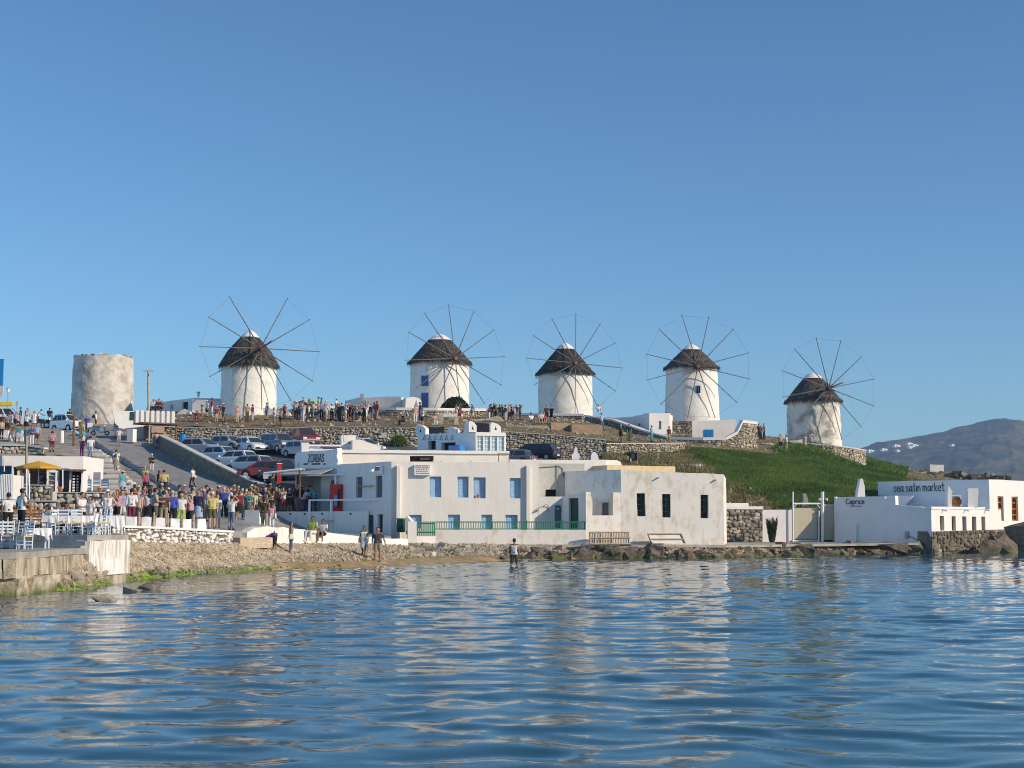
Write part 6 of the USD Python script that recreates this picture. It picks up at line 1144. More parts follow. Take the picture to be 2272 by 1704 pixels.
# wooden frames leaning on the stained wall
def rack(label, x0, x1, y0, y1, bars_, slats, lean=.7):
    t = thing('pallet', label, 'pallet', loc=P(x0, y1, 91.6)); W = Wall(XY(x0, 91.25), XY(x1, 92.0)) if slats else Wall(XY(x0, 92.3), XY(x1, 92.6)); (ua, za), (ub2, zb2) = W.uz(x0, y1), W.uz(x1, y0)
    def pt(u, w, o=0): return W.pt(u + (.18 * w if slats else -.1 * w), .62 * (1 - w) + .04 + o, za + (zb2 - za) * w)
    def bar(a, b, r_): return tube(pt(*a), pt(*b), r_, n=4)
    for w in (0, .5, .97) if slats else (.42, .97): part(t, 'rail', bar((ua, w, .05), (ub2, w, .05), .055), wood, world=True)
    for k in range(bars_): u = ua + (ub2 - ua) * [0, .12, .27, .55, .97][k] if slats else (ua if k == 0 else ub2); part(t, 'upright', bar((u, 0, .03), (u, .98, .03), .05), wood, world=True)
    if slats:
        for k in range(24): u = ua + .1 + (ub2 - ua - .2) * k / 23; part(t, 'slat', bar((u, .02, -.03), (u, .96, -.03), .035), wood, world=True)
    else: part(t, 'board', hexa([pt(ua, 0, -.04), pt(ub2, 0, -.04), pt(ub2, 0, -.06), pt(ua, 0, -.06), pt(ua, .97, -.04), pt(ub2, .97, -.04), pt(ub2, .97, -.06), pt(ua, .97, -.06)]), stained, world=True)
rack('slatted wooden frame leaning against the courtyard wall', 1302, 1390, 1180, 1207, 5, True); rack('plain two bar frame leaning against the stained house', 1440, 1514, 1184, 1205, 2, False)
# timber in the beach
b0, b1 = P(520, 1206, 70.0), P(590, 1206, 72.2); bd = b1 - b0; W = Wall(b0[:2], b1[:2]); solo('timber_beam', wob(man(W.slab(0, W.L, b0[2] - .25, b0[2] + .28, -.5, .35)), .02, .3), wood, 'long weathered timber beam on the pebbles below the seat wall', 'beam')
d0, d1 = P(1005, 1228, 86), P(905, 1215, 87.4); solo('driftwood_plank', wob(man(cat([tube(d0 + [0, 0, .1], d1 + [0, 0, .15], .13, n=6)])), .03, .3), wood, 'long pale driftwood plank among the rocks right of the couple', 'plank')
wm0 = Wall(XY(556, 82.2), XY(580, 82.0)); solo('white_block_wall', wob(man(wm0.slab(*wm0.rect(542, 1132, 577, 1166), -1, 0)), .05, .3, 2), whitewash_b, 'low white plastered block at the left end of the bar terrace', 'block')
# ================================================================ plants
def bush(label, px, py0, py1, Y, w, n, m, seed, name='bush', upright=False, stem=False, group=None):
    rg = np.random.default_rng(seed); base = P(px, py0, Y); hgt = P(px, py1, Y)[2] - base[2]; t = thing(name, label, 'plant', base, group=group); ww = w / F * Y
    th = rg.random(n) * 6.283; ph = rg.random(n) ** .6; rr = rg.random(n) ** .35
    if upright: z = rg.random(n); r_ = ww / 2 * (.35 + .65 * z) * rr; p = np.stack([r_ * np.cos(th), r_ * np.sin(th), z * hgt * (.7 + .3 * rg.random(n))], 1)
    else:
        p = np.stack([ww / 2 * rr * np.cos(th) * np.sqrt(1 - (ph * .95) ** 2), ww / 2 * rr * np.sin(th) * np.sqrt(1 - (ph * .95) ** 2), hgt * ph * rr], 1); p[:, 2] *= .8 + .4 * meshkit.noise(p * .8, seed)
    a = rg.normal(0, 1, (n, 3)); a /= np.linalg.norm(a, axis=1, keepdims=True); b = np.cross(a, rg.normal(0, 1, (n, 3))); b /= np.linalg.norm(b, axis=1, keepdims=True); s_ = rg.uniform(.08, .2, (n, 1))
    if upright: a = np.stack([.5 * np.cos(th), .5 * np.sin(th), np.ones(n)], 1); s_ *= 1.4; b = b * .25
    v = np.concatenate([p - a * s_, p + b * s_ * .6, p + a * s_, p - b * s_ * .6], 1).reshape(-1, 3); f = np.arange(4 * n).reshape(-1, 4)
    part(t, 'foliage', (v, f), m)
    part(t, 'stem', cat([tube((0, 0, -.2), (R.uniform(-.3, .3) * ww / 2, R.uniform(-.3, .3) * ww / 2, hgt * .7), .05, .02) for _ in range(5)]), stemm)
    return t
bush('round dark green bush at the foot of the second windmill', 1010, 915, 884, 158, 68, 4200, leafm, 2)
t = bush('dark spiky shrub standing by the pale panel fence', 1713, 1203, 1150, 104.5, 26, 1300, leafm, 3, 'shrub', True)
bush('yellow green bush at the foot of the retaining wall behind the roof', 885, 990, 966, 132.6, 40, 1200, blade_g, 4)
bush('small weed tuft by the parapet near the navy pickup', 600, 1072, 1058, 106.5, 18, 300, blade_g, 5)
bush('dry green bush at the left end of the low dry stone wall', 1398, 1015, 1003, 128, 30, 700, blade_g, 6)
# ================================================================ shore rocks, pebbles
def boulder(c, s, m, label, group, seed, flat=.7):
    rg = np.random.default_rng(seed); p = rg.uniform(-1, 1, (13, 3)); p /= np.abs(p).max(1, keepdims=True) ** .7; th = rg.uniform(-.5, .5); p = p @ np.array([[math.cos(th), 0, -math.sin(th)], [0, 1, 0], [math.sin(th), 0, math.cos(th)]]); p *= np.array(s) * rg.uniform(.7, 1.05, (13, 1))
    v, f = wob(Manifold.hull_points(p), min(s) * .12, max(s) * .4, seed, 1.8 / max(s)); solo('boulder', (v + np.asarray(c), f), m, label, 'boulder', group, smooth=24)
shp = np.array([(a, b) for a, b in SHORE]); bkp = np.array([(a, c) for a, b, c in BACK])
rg = random.Random(77)
zones = [(-20, 250, 46, 'mossy boulder', rock_m, (.13, .36), (0.02, .75)), (255, 440, 30, 'algae covered boulder', rock_m, (.13, .30), (-.02, .14)), (440, 760, 34, 'small green stone', rock_m, (.08, .17), (-.02, .08)),
         (905, 1110, 30, 'pale tumbled rock', stones[0], (.18, .5), (.3, .9)), (1110, 1300, 30, 'dark shore rock', rock_d, (.22, .6), (.02, .8)), (1300, 1480, 32, 'dark shore rock', rock_d, (.28, .75), (.02, .8)), (1480, 1640, 26, 'brown shore rock', rock_d, (.2, .55), (.02, .8)), (1640, 1780, 34, 'slanting grey rock', rock_d, (.22, .55), (.02, .85)), (1780, 2060, 40, 'dark shaded rock', rock_d, (.3, .85), (.02, .85))]
MARK = [(20, 'the left quay end'), (90, 'the middle quay'), (165, 'the quay steps'), (230, 'the white streaked block'), (300, 'the edge wall'), (380, 'the small clothed tables'), (450, 'the yellow top man'), (520, 'the timber beam'), (600, 'the bending person'), (680, 'the lime top person'), (740, 'the seat wall'), (840, 'the couple'), (930, 'the green gate'), (1000, 'the second lower window'), (1070, 'the third lower window'), (1140, 'the wading person'), (1200, 'the round topped pilaster'), (1240, 'the arched door'), (1275, 'the dark green door'), (1345, 'the slatted frame'), (1410, 'the first narrow window'), (1475, 'the plain frame'), (1550, 'the third narrow window'), (1605, 'the stained house corner'), (1655, 'the dark stone wall'), (1712, 'the spiky shrub'), (1790, 'the cream gate'), (1870, 'the meter box'), (1930, 'the word Caprice'), (1990, 'the wall cable'), (2045, 'the restaurant corner')]
cells = {}
for x0, x1, n, lab, m, (s0, s1), (t0, t1) in zones:
    for k in range(n):
        px = x0 + (x1 - x0) * (k + rg.uniform(.1, .9)) / n; w = rg.uniform(t0, t1) if k % 2 else t0 + .04
        sY = G(px, np.interp(px, shp[:, 0], shp[:, 1]))[1]; bY = np.interp(px, bkp[:, 0], bkp[:, 1]); Y = sY + (bY - sY) * w * .92; x = X_at(px, Y); z = max(drop(x, Y, ['beach'], -.1), -.1); s_ = rg.uniform(s0, s1) * (1.0 if w < .3 else .85)
        row = 'at the waterline' if w < t0 + .1 else 'on the bank'; cells.setdefault((lab, row, min(MARK, key=lambda q: abs(q[0] - px))[1]), []).append((px, (x, Y, z + s_ * .15), (s_ * rg.uniform(.7, 1.2), s_ * rg.uniform(.6, .9), s_ * rg.uniform(.45, .9)), m, rg.randrange(10 ** 6)))
OD = ['leftmost', 'second', 'third', 'fourth', 'fifth', 'sixth', 'seventh', 'eighth', 'ninth', 'tenth', 'eleventh', 'twelfth', 'thirteenth', 'fourteenth', 'fifteenth', 'sixteenth', 'seventeenth', 'eighteenth']
for (lab, row, mark), it in cells.items():
    it.sort(key=lambda q: q[0])
    for k, (px, c, s_, m, sd_) in enumerate(it):
        o = '' if len(it) == 1 else ('rightmost ' if k == len(it) - 1 else OD[min(k, 17)] + (' ' if k == 0 else ' from left '))
        boulder(c, s_, m, f'{o}{lab} {row} below {mark}', lab + 's along the shore', sd_)
boulder(P(1398, 1224, 90.4), (.9, .6, .6), rock_d, 'biggest tan boulder under the walkway below the slatted frame', None, 5)
boulder(P(1985, 1218, 98.6), (1.0, .6, .5), rock_d, 'flat sunlit boulder near the restaurant corner', None, 6)
boulder(P(1525, 1227, 91.0), (.5, .45, .6), rock_d, 'upright tan boulder below the third green window', None, 7)
boulder(P(2238, 1212, 104), (1.15, .9, 1.15), rock_d, 'huge brown rock outcrop at the right edge of the sea wall', None, 8); boulder(P(2275, 1200, 106), (1.1, .9, 1.5), rock_d, 'tallest rock outcrop at the right picture edge', None, 9); boulder(P(2195, 1220, 103), (.9, .8, .9), rock_d, 'dark hollowed rock left of the huge outcrop', None, 10)
boulder(G(233, 1333, .0), (.42, .34, .22), stones[2], 'lone dark rock breaking the water surface at lower left', None, 11); boulder(G(330, 1308, .0), (.42, .4, .3), stones[2], 'wet green rock just off the pebble shore', None, 12); boulder(G(285, 1314, -.02), (.4, .36, .18), stones[2], 'low dark rock awash beside the wet green rock', None, 13)
for k, (px, py, Y, s_) in enumerate(((1660, 978, 160, 1.2), (1720, 985, 158, .9), (1768, 988, 156, 1.1), (1700, 992, 153, 1.0), (1655, 998, 149, .8), (1060, 936, 146, .9), (1085, 940, 144, 1.6), (990, 943, 142, .7), (1030, 938, 144, .8))): boulder(P(px, py, Y) + [0, 0, .1], (s_, s_ * .7, s_ * .5), stones[0], ['pale rock left of the people by the last windmill', 'grey rock below the last windmill terrace', 'pointed pale rock between the white dressed people', 'flat rock on the bare earth below the last windmill', 'rock beside the tan yard wall', 'small rock before the second windmill terrace', 'long slab rock below the group left of the third windmill', 'low rock behind the pavilion', 'rock right of the stone ruin'][k], None, 50 + k)
for k in range(26):
    px = 1960 + k * 11 + rg.uniform(-5, 5); Y = 160 - k * .2; boulder(P(px, 1062 + rg.uniform(-4, 8) - 6 * math.sin(k / 26 * 3.1), Y), (rg.uniform(.5, 1.1), .8, rg.uniform(.25, .6)), [rock_d, stones[2], stones[0]][k % 3], 'brown crag rock behind the restaurant roof, ' + ('first' if k in (0, 25) else OD[min(k, 25 - k)]) + ' from the ' + ('left' if k < 13 else 'right') + ' on the skyline', 'brown crag rocks behind the restaurant roof', 200 + k)
def pebbles(gname, n, cond, s0, s1, m, name, label, seed):
    v, f = GROUNDS[gname]; rg = np.random.default_rng(seed); a, b, c = v[f[:, 0]], v[f[:, 1]], v[f[:, 2]]; ar = np.linalg.norm(np.cross(b - a, c - a), axis=1); ar[~cond((a + b + c) / 3)] = 0
    k = rg.choice(len(f), n, p=ar / ar.sum()); u = rg.random((n, 2)); u = np.where(u.sum(1, keepdims=True) > 1, 1 - u, u); p = a[k] + (b - a)[k] * u[:, :1] + (c - a)[k] * u[:, 1:]
    iv = np.array([[1, 0, 0], [-1, 0, 0], [0, 1, 0], [0, -1, 0], [.2, .2, 1], [0, 0, -1.0]]); ifc = np.array([[0, 2, 4], [2, 1, 4], [1, 3, 4], [3, 0, 4], [2, 0, 5], [1, 2, 5], [3, 1, 5], [0, 3, 5]]); s_ = rg.uniform(s0, s1, (n, 1, 1)) * rg.uniform(.6, 1.3, (n, 1, 3)) * np.array([1, 1, .7]); th = rg.random(n) * 6.283
    q = iv[None] * rg.uniform(.75, 1.2, (n, len(iv), 1)) * s_; R_ = np.stack([np.stack([np.cos(th), -np.sin(th)], -1), np.stack([np.sin(th), np.cos(th)], -1)], -2); q[..., :2] = np.einsum('nij,nkj->nki', R_, q[..., :2]); q += p[:, None] + np.array([0, 0, .01])
    solo(name, (q.reshape(-1, 3), (ifc[None] + (np.arange(n) * len(iv))[:, None, None]).reshape(-1, 3)), m, label, 'pebbles', kind='stuff')
def peb_c(p):
    x, y = px_of(p); return (p[:, 2] > .02) & (x > 60) & (x < 560 + 320 * (1 - np.clip((y - 1205) / 45, 0, 1)) * .8 + 60 * meshkit.noise(p * .5, 4))
pebbles('beach', 18000, peb_c, .035, .11, pebm, 'pebble_bank', 'grey brown pebbles covering the left half of the beach', 3)
pebbles('beach', 5000, lambda p: (p[:, 2] > .25) & (px_of(p)[0] > 560) & (px_of(p)[0] < 2060), .05, .19, pebm, 'beach_stones', 'scattered small stones along the upper beach and rocks', 4)
pebbles('beach', 2500, lambda p: (p[:, 2] > -.05) & (p[:, 2] < .25) & (px_of(p)[0] < 560), .05, .15, rock_m, 'mossy_stones', 'small green mossy stones along the waterline', 5)
pebbles('bank', 1200, lambda p: ~green(p) & (p[:, 1] < 138), .08, .35, stones[3], 'bank_stones', 'loose pale stones in the dry grass left of the green bank', 9)
pebbles('hill', 1500, lambda p: (p[:, 1] < 165), .08, .3, stones[0], 'hill_stones', 'loose stones scattered over the windmill hill', 6)
# half ruined stone lintel on the hill
t = thing('stone_ruin', 'small stone ruin with a white lintel behind the pavilion pinnacles', 'ruin', loc=P(1004, 945, 138)); W = Wall(XY(974, 138), XY(1018, 138)); part(t, 'lintel', wob(man(W.slab(*W.rect(980, 918, 1014, 925), -.6, 0)), .03, .3), whitewash_b, world=True)
part(t, 'pier', wob(man(W.slab(*W.rect(974, 919, 984, 952), -.8, .05)), .05, .3), stones[0], world=True); part(t, 'pier', wob(man(W.slab(*W.rect(1008, 926, 1016, 952), -.8, .05)), .05, .3, 2), stones[1], world=True); part(t, 'sill', wob(man(W.slab(*W.rect(985, 939, 1008, 952), -.8, .04)), .05, .3, 4), stones[2], world=True)
for k, (x0, x1, y0, y1, Y) in enumerate(((1122, 1222, 944, 960, 139), (1222, 1266, 938, 962, 139.5), (1268, 1336, 942, 964, 139))):
    W = Wall(XY(x0, Y), XY(x1, Y + .6)); solo('plaster_block', wob(man(W.slab(*W.rect(x0, y0, x1, y1), -1.2, 0)), .04, .4, k), concrete if k == 0 else tanp, ['grey low plastered wall below the third windmill group', 'brown plastered block left of the longer one', 'long brown plastered block at the head of the hill path'][k], 'wall')
# far houses
for k, (x, y, w, h_, Y) in enumerate(((1992, 989, 13, 6, 2080), (2021, 985, 10, 7, 2080), (2032, 988, 12, 5, 2070), (2022, 992, 7, 4, 2050), (1964, 997, 12, 4, 2020), (1994, 1000, 6, 4, 2000), (1934, 1000, 12, 5, 2000), (2116, 987, 5, 3, 1990))):
    hp = hit(x, y + 3, ['far']); Y = Y if hp is None else hp[1] - 2; W = Wall(XY(x - w / 2, Y, 1000), XY(x + w / 2, Y + 4, 1000)); z0 = Zat(y + h_ * .6, Y) - 2; z1 = Zat(y - h_ * .35, Y); t = thing('far_house', ['wide white house, leftmost of the bright ones on the far hill', 'tall white house high on the far hill', 'white house right of the tallest one on the far hill', 'small white house just below the others on the far hill', 'low white house further down the far ridge', 'tiny white house below the far ridge', 'faint white house at the left foot of the far hill', 'lone white speck house on the far hillside'][k], 'house', loc=W.pt(0, 0, z0), group='white houses on the far hill')
    part(t, 'wall', W.slab(0, W.L, z0, z1, -6, 0), whitewash_b, world=True); part(t, 'roof', W.slab(W.L * .1, W.L * .6, z1, z1 + .8, -5, -1), coping, world=True); part(t, 'window', W.slab(W.L * .3, W.L * .5, z0 + (z1 - z0) * .45, z0 + (z1 - z0) * .75, .01, .1), dark, world=True)
pm = P(2072, 1040, 163); solo('concrete_bunker', wob(man(cat([box(pm + [0, 0, -.1], (1.7, 1.5, 1.1), 10)])), .05, .4), coping, 'small pale concrete block on the brown crag skyline', 'block')
# ================================================================ people
CL = {'white': (.78, .76, .75), 'cream': (.66, .58, .44), 'beige': (.50, .41, .30), 'grey': (.22, .22, .23), 'dark grey': (.07, .07, .075), 'black': (.018, .018, .02), 'navy': (.02, .03, .08), 'blue': (.04, .09, .42), 'royal blue': (.05, .10, .55), 'light blue': (.33, .47, .66), 'denim': (.12, .19, .30), 'teal': (.03, .22, .25), 'turquoise': (.04, .42, .52),
      'red': (.46, .03, .03), 'dark red': (.22, .02, .03), 'pink': (.66, .30, .36), 'hot pink': (.62, .06, .20), 'purple': (.14, .05, .20), 'magenta': (.32, .03, .22), 'lavender': (.42, .36, .58), 'yellow': (.68, .58, .16), 'lime': (.42, .62, .06), 'light green': (.42, .62, .32), 'olive': (.13, .12, .05), 'khaki': (.36, .29, .17), 'brown': (.12, .065, .035), 'orange': (.65, .22, .04), 'peach': (.66, .40, .30), 'green': (.06, .30, .10)}
CM = {k: mat('cloth_' + k.replace(' ', '_'), tuple(.86 * (x * .85 + .15 * (c[0] + c[1] + c[2]) / 3) for x in c), var=.08, scale=6, rough=.9) for k, c in CL.items()}
SK = [mat('skin_fair', (.52, .31, .22), var=.06, rough=.6), mat('skin_tan', (.40, .22, .14), var=.06, rough=.6), mat('skin_brown', (.26, .135, .08), var=.06, rough=.6)]
HR_ = {'dark': mat('hair_dark', (.025, .018, .014), var=.2, scale=20, rough=.6), 'brown': mat('hair_brown', (.10, .05, .025), var=.2, scale=20, rough=.6), 'blond': mat('hair_blond', (.42, .29, .12), var=.2, scale=20, rough=.6), 'grey': mat('hair_grey', (.40, .38, .36), var=.2, scale=20, rough=.6)}
eyem = mat('eyes', (.02, .015, .012)); lipm = mat('lips', (.36, .12, .10))
def rotx(p, piv, a):
    p = np.asarray(p, float) - piv; c, s = math.cos(a), math.sin(a); return np.array([p[0], c * p[1] - s * p[2], s * p[1] + c * p[2]]) + piv
def pose_joints(pose):
    J = dict(pel=(0, 0, .95), wai=(0, .01, 1.1), che=(0, .005, 1.3), nec=(0, -.01, 1.47), hd=(0, .02, 1.62))
    for s, x in (('L', -1), ('R', 1)):
        J.update({'sh' + s: (x * .18, 0, 1.41), 'el' + s: (x * .235, -.03, 1.14), 'wr' + s: (x * .235, .05, .90), 'ha' + s: (x * .228, .07, .82), 'hi' + s: (x * .09, 0, .92), 'kn' + s: (x * .10, .025, .5), 'an' + s: (x * .105, -.02, .085), 'to' + s: (x * .13, .13, .03)})
    def both(j, x, y, z): J[j + 'L'] = (-x, y, z); J[j + 'R'] = (x, y, z)
    if pose == 'hips': both('el', .37, -.06, 1.16); both('wr', .20, .07, 1.03); both('ha', .15, .11, 1.0)
    elif pose == 'camera': both('el', .24, .19, 1.22); both('wr', .1, .25, 1.49); both('ha', .05, .22, 1.57)
    elif pose == 'shade': J['elR'] = (.36, .1, 1.5); J['wrR'] = (.16, .17, 1.67); J['haR'] = (.09, .15, 1.71); J['elL'] = (-.26, .0, 1.14); J['wrL'] = (-.02, .2, 1.12); J['haL'] = (.06, .19, 1.12)
    elif pose == 'fold': both('el', .25, .05, 1.15); J['wrL'] = (.03, .2, 1.17); J['haL'] = (.11, .18, 1.2); J['wrR'] = (-.03, .22, 1.14); J['haR'] = (-.1, .2, 1.13)
    elif pose == 'walk':
        J['knL'] = (-.1, .16, .51); J['anL'] = (-.1, .22, .085); J['toL'] = (-.11, .37, .04); J['knR'] = (.1, .02, .5); J['anR'] = (.1, -.24, .15); J['toR'] = (.11, -.13, .035)
        J['wrR'] = (.24, .16, .93); J['haR'] = (.23, .2, .86); J['elL'] = (-.24, -.12, 1.15); J['wrL'] = (-.24, -.12, .9); J['haL'] = (-.23, -.12, .82)
    elif pose == 'carry': J['elR'] = (.25, .02, 1.15); J['wrR'] = (.2, .24, 1.12); J['haR'] = (.17, .31, 1.14)
    elif pose == 'apart': both('kn', .14, .02, .5); both('an', .18, -.02, .085); both('to', .22, .13, .03)
    elif pose == 'sit':
        for k in J: J[k] = (J[k][0], J[k][1], J[k][2] - .5)
        both('hi', .09, 0, .43); both('kn', .11, .42, .47); both('an', .12, .44, .085); both('to', .14, .58, .03); both('el', .24, .08, .66); both('wr', .14, .3, .56); both('ha', .1, .37, .54)
    elif pose == 'bend':
        pv = np.array([0, 0, .95])
        for k in ('wai', 'che', 'nec', 'hd', 'shL', 'shR'): J[k] = tuple(rotx(J[k], pv, -1.85))
        J['wai'] = (0, .12, .98); J['hd'] = (0, .62, .70)
        for s, x in (('L', -1), ('R', 1)): a = np.array(J['sh' + s]); J['el' + s] = tuple(a + [x * .02, .05, -.28]); J['wr' + s] = tuple(a + [0, .12, -.52]); J['ha' + s] = tuple(a + [0, .14, -.61])
    elif pose == 'lean':
        pv = np.array([0, 0, .95])
        for k in list(J):
            if k[:2] in ('wa', 'ch', 'ne', 'hd', 'sh', 'el', 'wr', 'ha'): J[k] = tuple(rotx(J[k], pv, -.5))
        both('el', .22, .52, 1.1); both('wr', .14, .66, 1.05); both('ha', .1, .74, 1.05)
    elif pose == 'handhold':
        J['elL'] = (-.27, -.02, 1.14); J['wrL'] = (-.33, .05, .92); J['haL'] = (-.35, .06, .84)
    return {k: np.array(v, float) for k, v in J.items()}
def cap(a, b, ra, rb, n=8): return Manifold.hull(Manifold.sphere(ra, n).translate(list(map(float, a))) + Manifold.sphere(rb, n).translate(list(map(float, b))))
def blob(c, r, s=(1, 1, 1), n=10): return Manifold.sphere(r, n).scale(list(s)).translate(list(map(float, c)))
TP = {}
def person_shapes(pose, fem, legs, sleeve, hair, hat):
    key = (pose, fem, legs, sleeve, hair, hat)
    if key in TP: return TP[key]
    J = pose_joints(pose); ms = []; hw = .075 if fem else .07; sx = .92 if fem else 1.0
    for s in 'LR':
        for k in ('sh', 'el', 'wr', 'ha'): J[k + s][0] *= sx
    def torso(e):
        o = []
        for x in (-1, 1):
            xx = np.array([x, 0, 0]); o += [(J['pel'] + xx * hw, J['wai'] + xx * .05, .105 + e + (.01 if fem else 0), .095 + e), (J['wai'] + xx * .05, J['che'] + xx * .07, .095 + e, .105 + e), (J['che'] + xx * .07, J['sh' + ('L' if x < 0 else 'R')] * .86 + J['nec'] * .14, .105 + e, .062 + e)]
        o.append((J['shL'], J['shR'], .062 + e, .062 + e)); o.append((J['pel'] + [-hw, 0, 0], J['pel'] + [hw, 0, 0], .105 + e, .105 + e)); o.append((J['wai'] + [-.05, 0, 0], J['wai'] + [.05, 0, 0], .095 + e, .095 + e)); o.append((J['che'] + [-.07, 0, 0], J['che'] + [.07, 0, 0], .105 + e, .105 + e)); return o
    B = [cap(*q) for q in torso(0)]
    fwd = np.array([0, 1.0, 0]); up = J['hd'] - J['nec']; up = up / np.linalg.norm(up)
    if pose == 'bend': fwd = np.array([0, -.1, -.99]); up = np.array([0, .95, -.3])
    if pose == 'shade' or pose == 'camera': pass
    h = J['hd']
    B += [cap(J['nec'] - up * .04, h - up * .06, .055, .055), blob(h + up * .03, .098, (.86, 1, 1.05)), cap(h, h - up * .075 + fwd * .045, .078, .045), blob(h + fwd * .105 - up * .02, .02), blob(h + np.array([-.086, 0, 0]) - up * .01, .024), blob(h + np.array([.086, 0, 0]) - up * .01, .024)]
    for s, x in (('L', -1), ('R', 1)):
        B += [cap(J['sh' + s], J['el' + s], .055, .042), cap(J['el' + s], J['wr' + s], .042, .029), cap(J['hi' + s], J['kn' + s], .088, .055), cap(J['kn' + s], J['an' + s] + [0, -.01, .2], .055, .055), cap(J['an' + s] + [0, -.01, .2], J['an' + s], .055, .038), cap(J['an' + s] - [0, .03, .04], J['to' + s], .035, .028)]
        w, ha = J['wr' + s], J['ha' + s]; d = ha - w; d /= max(np.linalg.norm(d), .01); sd_ = np.cross(d, [1.0, 0, 0]); sd_ /= max(np.linalg.norm(sd_), .01)
        B.append(cap(w, ha, .026, .03, 8)); nrm = np.cross(d, sd_)
        for k in range(4):
            b_ = ha + sd_ * (.03 - .02 * k); l_ = [.07, .08, .075, .058][k]; m_ = b_ + d * l_ * .55 - nrm * .008 * x; B.append(cap(b_, m_, .0105, .0095, 6) + cap(m_, m_ + d * l_ * .4 - nrm * .02 * x, .0095, .008, 6))
        tb = w + d * .02 + sd_ * .025; B.append(cap(tb, tb + d * .045 + sd_ * .035, .012, .01, 6) + cap(tb + d * .045 + sd_ * .035, tb + d * .08 + sd_ * .03, .01, .009, 6))
    out = {'body': vf(Manifold.batch_boolean(B, manifold3d.OpType.Add))}
    T = [cap(*q) for q in torso(.018)]
    if fem and pose not in ('bend',): T += [blob(J['che'] + [x * .075, .085, -.0], .062) for x in (-1, 1)]
    for s in 'LR':
        if sleeve == 'short': T.append(cap(J['sh' + s], J['sh' + s] * .4 + J['el' + s] * .6, .075, .064))
        elif sleeve == 'long': T += [cap(J['sh' + s], J['el' + s], .073, .056), cap(J['el' + s], J['wr' + s], .056, .042)]
    T = Manifold.batch_boolean(T, manifold3d.OpType.Add)
    if pose not in ('bend', 'lean'): T = T.trim_by_plane([0, 0, -1.0], -(J['nec'][2] - (.03 if sleeve != 'none' else .07)))
    if pose != 'bend' and legs != 'dress': T = T.trim_by_plane([0, 0, 1.0], J['pel'][2] - .09)
    if legs == 'dress':
        zs = [(J['pel'][2] + .05, .17, .13), (J['pel'][2] - .1, .21, .16), (.52 if pose != 'sit' else .3, .23, .18)]; v = [(rx * math.cos(a), ry * math.sin(a) + J['pel'][1], z) for z, rx, ry in zs for a in np.arange(14) * 2 * math.pi / 14]; T = T + Manifold.hull_points(np.array(v))
    out['top' if legs != 'dress' else 'dress'] = vf(T)
    if legs != 'dress':
        e = .022; Lg = [cap(J['pel'] + [-hw, 0, -.02], J['pel'] + [hw, 0, -.02], .118, .118)]
        if pose != 'bend': Lg.append(cap(J['pel'] + [-hw * .8, 0, .06], J['pel'] + [hw * .8, 0, .06], .115, .115))
        if legs == 'skirt':
            lo = .50 if pose != 'sit' else .25; v = [(rx * math.cos(a), ry * math.sin(a), z) for z, rx, ry in ((J['pel'][2] + .04, .18, .14), (J['pel'][2] - .12, .21, .17), (lo, .24, .19)) for a in np.arange(14) * 2 * math.pi / 14]; Lg.append(Manifold.hull_points(np.array(v)))
        else:
            for s in 'LR':
                hi_, kn, an = J['hi' + s], J['kn' + s], J['an' + s]
                if legs == 'shorts': Lg.append(cap(hi_, hi_ * .15 + kn * .85, .108, .088))
                else:
                    Lg.append(cap(hi_, kn, .105, .074)); Lg.append(cap(kn, an * (.95 if legs == 'trousers' else .5) + kn * (.05 if legs == 'trousers' else .5), .074, .066))
        out[{'shorts': 'shorts', 'skirt': 'skirt'}.get(legs, 'trousers')] = vf(Manifold.batch_boolean(Lg, manifold3d.OpType.Add))
    if pose not in ('barefoot',): out['shoes'] = vf(Manifold.batch_boolean([cap(J['an' + s] - [0, .04, .04], J['to' + s] + [0, .02, 0], .043, .035) + cap(J['an' + s] - [0, .05, .045], J['an' + s] - [0, .02, .0], .04, .045) for s in 'LR'], manifold3d.OpType.Add))
    hr = blob(h + up * .045 - fwd * .022, .104, (.9, 1, 1.02)); 
    if hair == 'long': hr = hr + cap(h - fwd * .07, h - fwd * .085 - up * .24, .085, .06) 
    elif hair == 'bob': hr = hr + cap(h - fwd * .05, h - fwd * .05 - up * .07, .088, .07)
    hr = hr - cap(h + fwd * .09 - up * .2, h + fwd * .1 + up * .03, .075, .07)
    out['hair'] = vf(hr)
    if hat == 'hat': c_ = h + up * .085; out['hat'] = vf(Manifold.hull(blob(c_, .105, (.95, 1.05, .3)) + blob(c_ + up * .07, .08, (.95, 1.05, .5))) + blob(c_ - up * .0, .19, (1, 1.05, .09), 16))
    elif hat == 'cap': c_ = h + up * .07; out['cap'] = vf(blob(c_, .108, (.9, 1.02, .8)).trim_by_plane(list(map(float, up)), float(np.dot(up, c_ - up * .02))) + blob(c_ + fwd * .12 - up * .015, .08, (.95, 1, .12)))
    out['eyes'] = vf(Manifold.batch_boolean([blob(h + fwd * .088 + np.array([x * .034, 0, 0]) + up * .015, .013, n=6) for x in (-1, 1)], manifold3d.OpType.Add)); out['mouth'] = vf(blob(h + fwd * .092 - up * .062, .022, (1, .4, .3), 8))
    TP[key] = out; return out
labels_used = {}
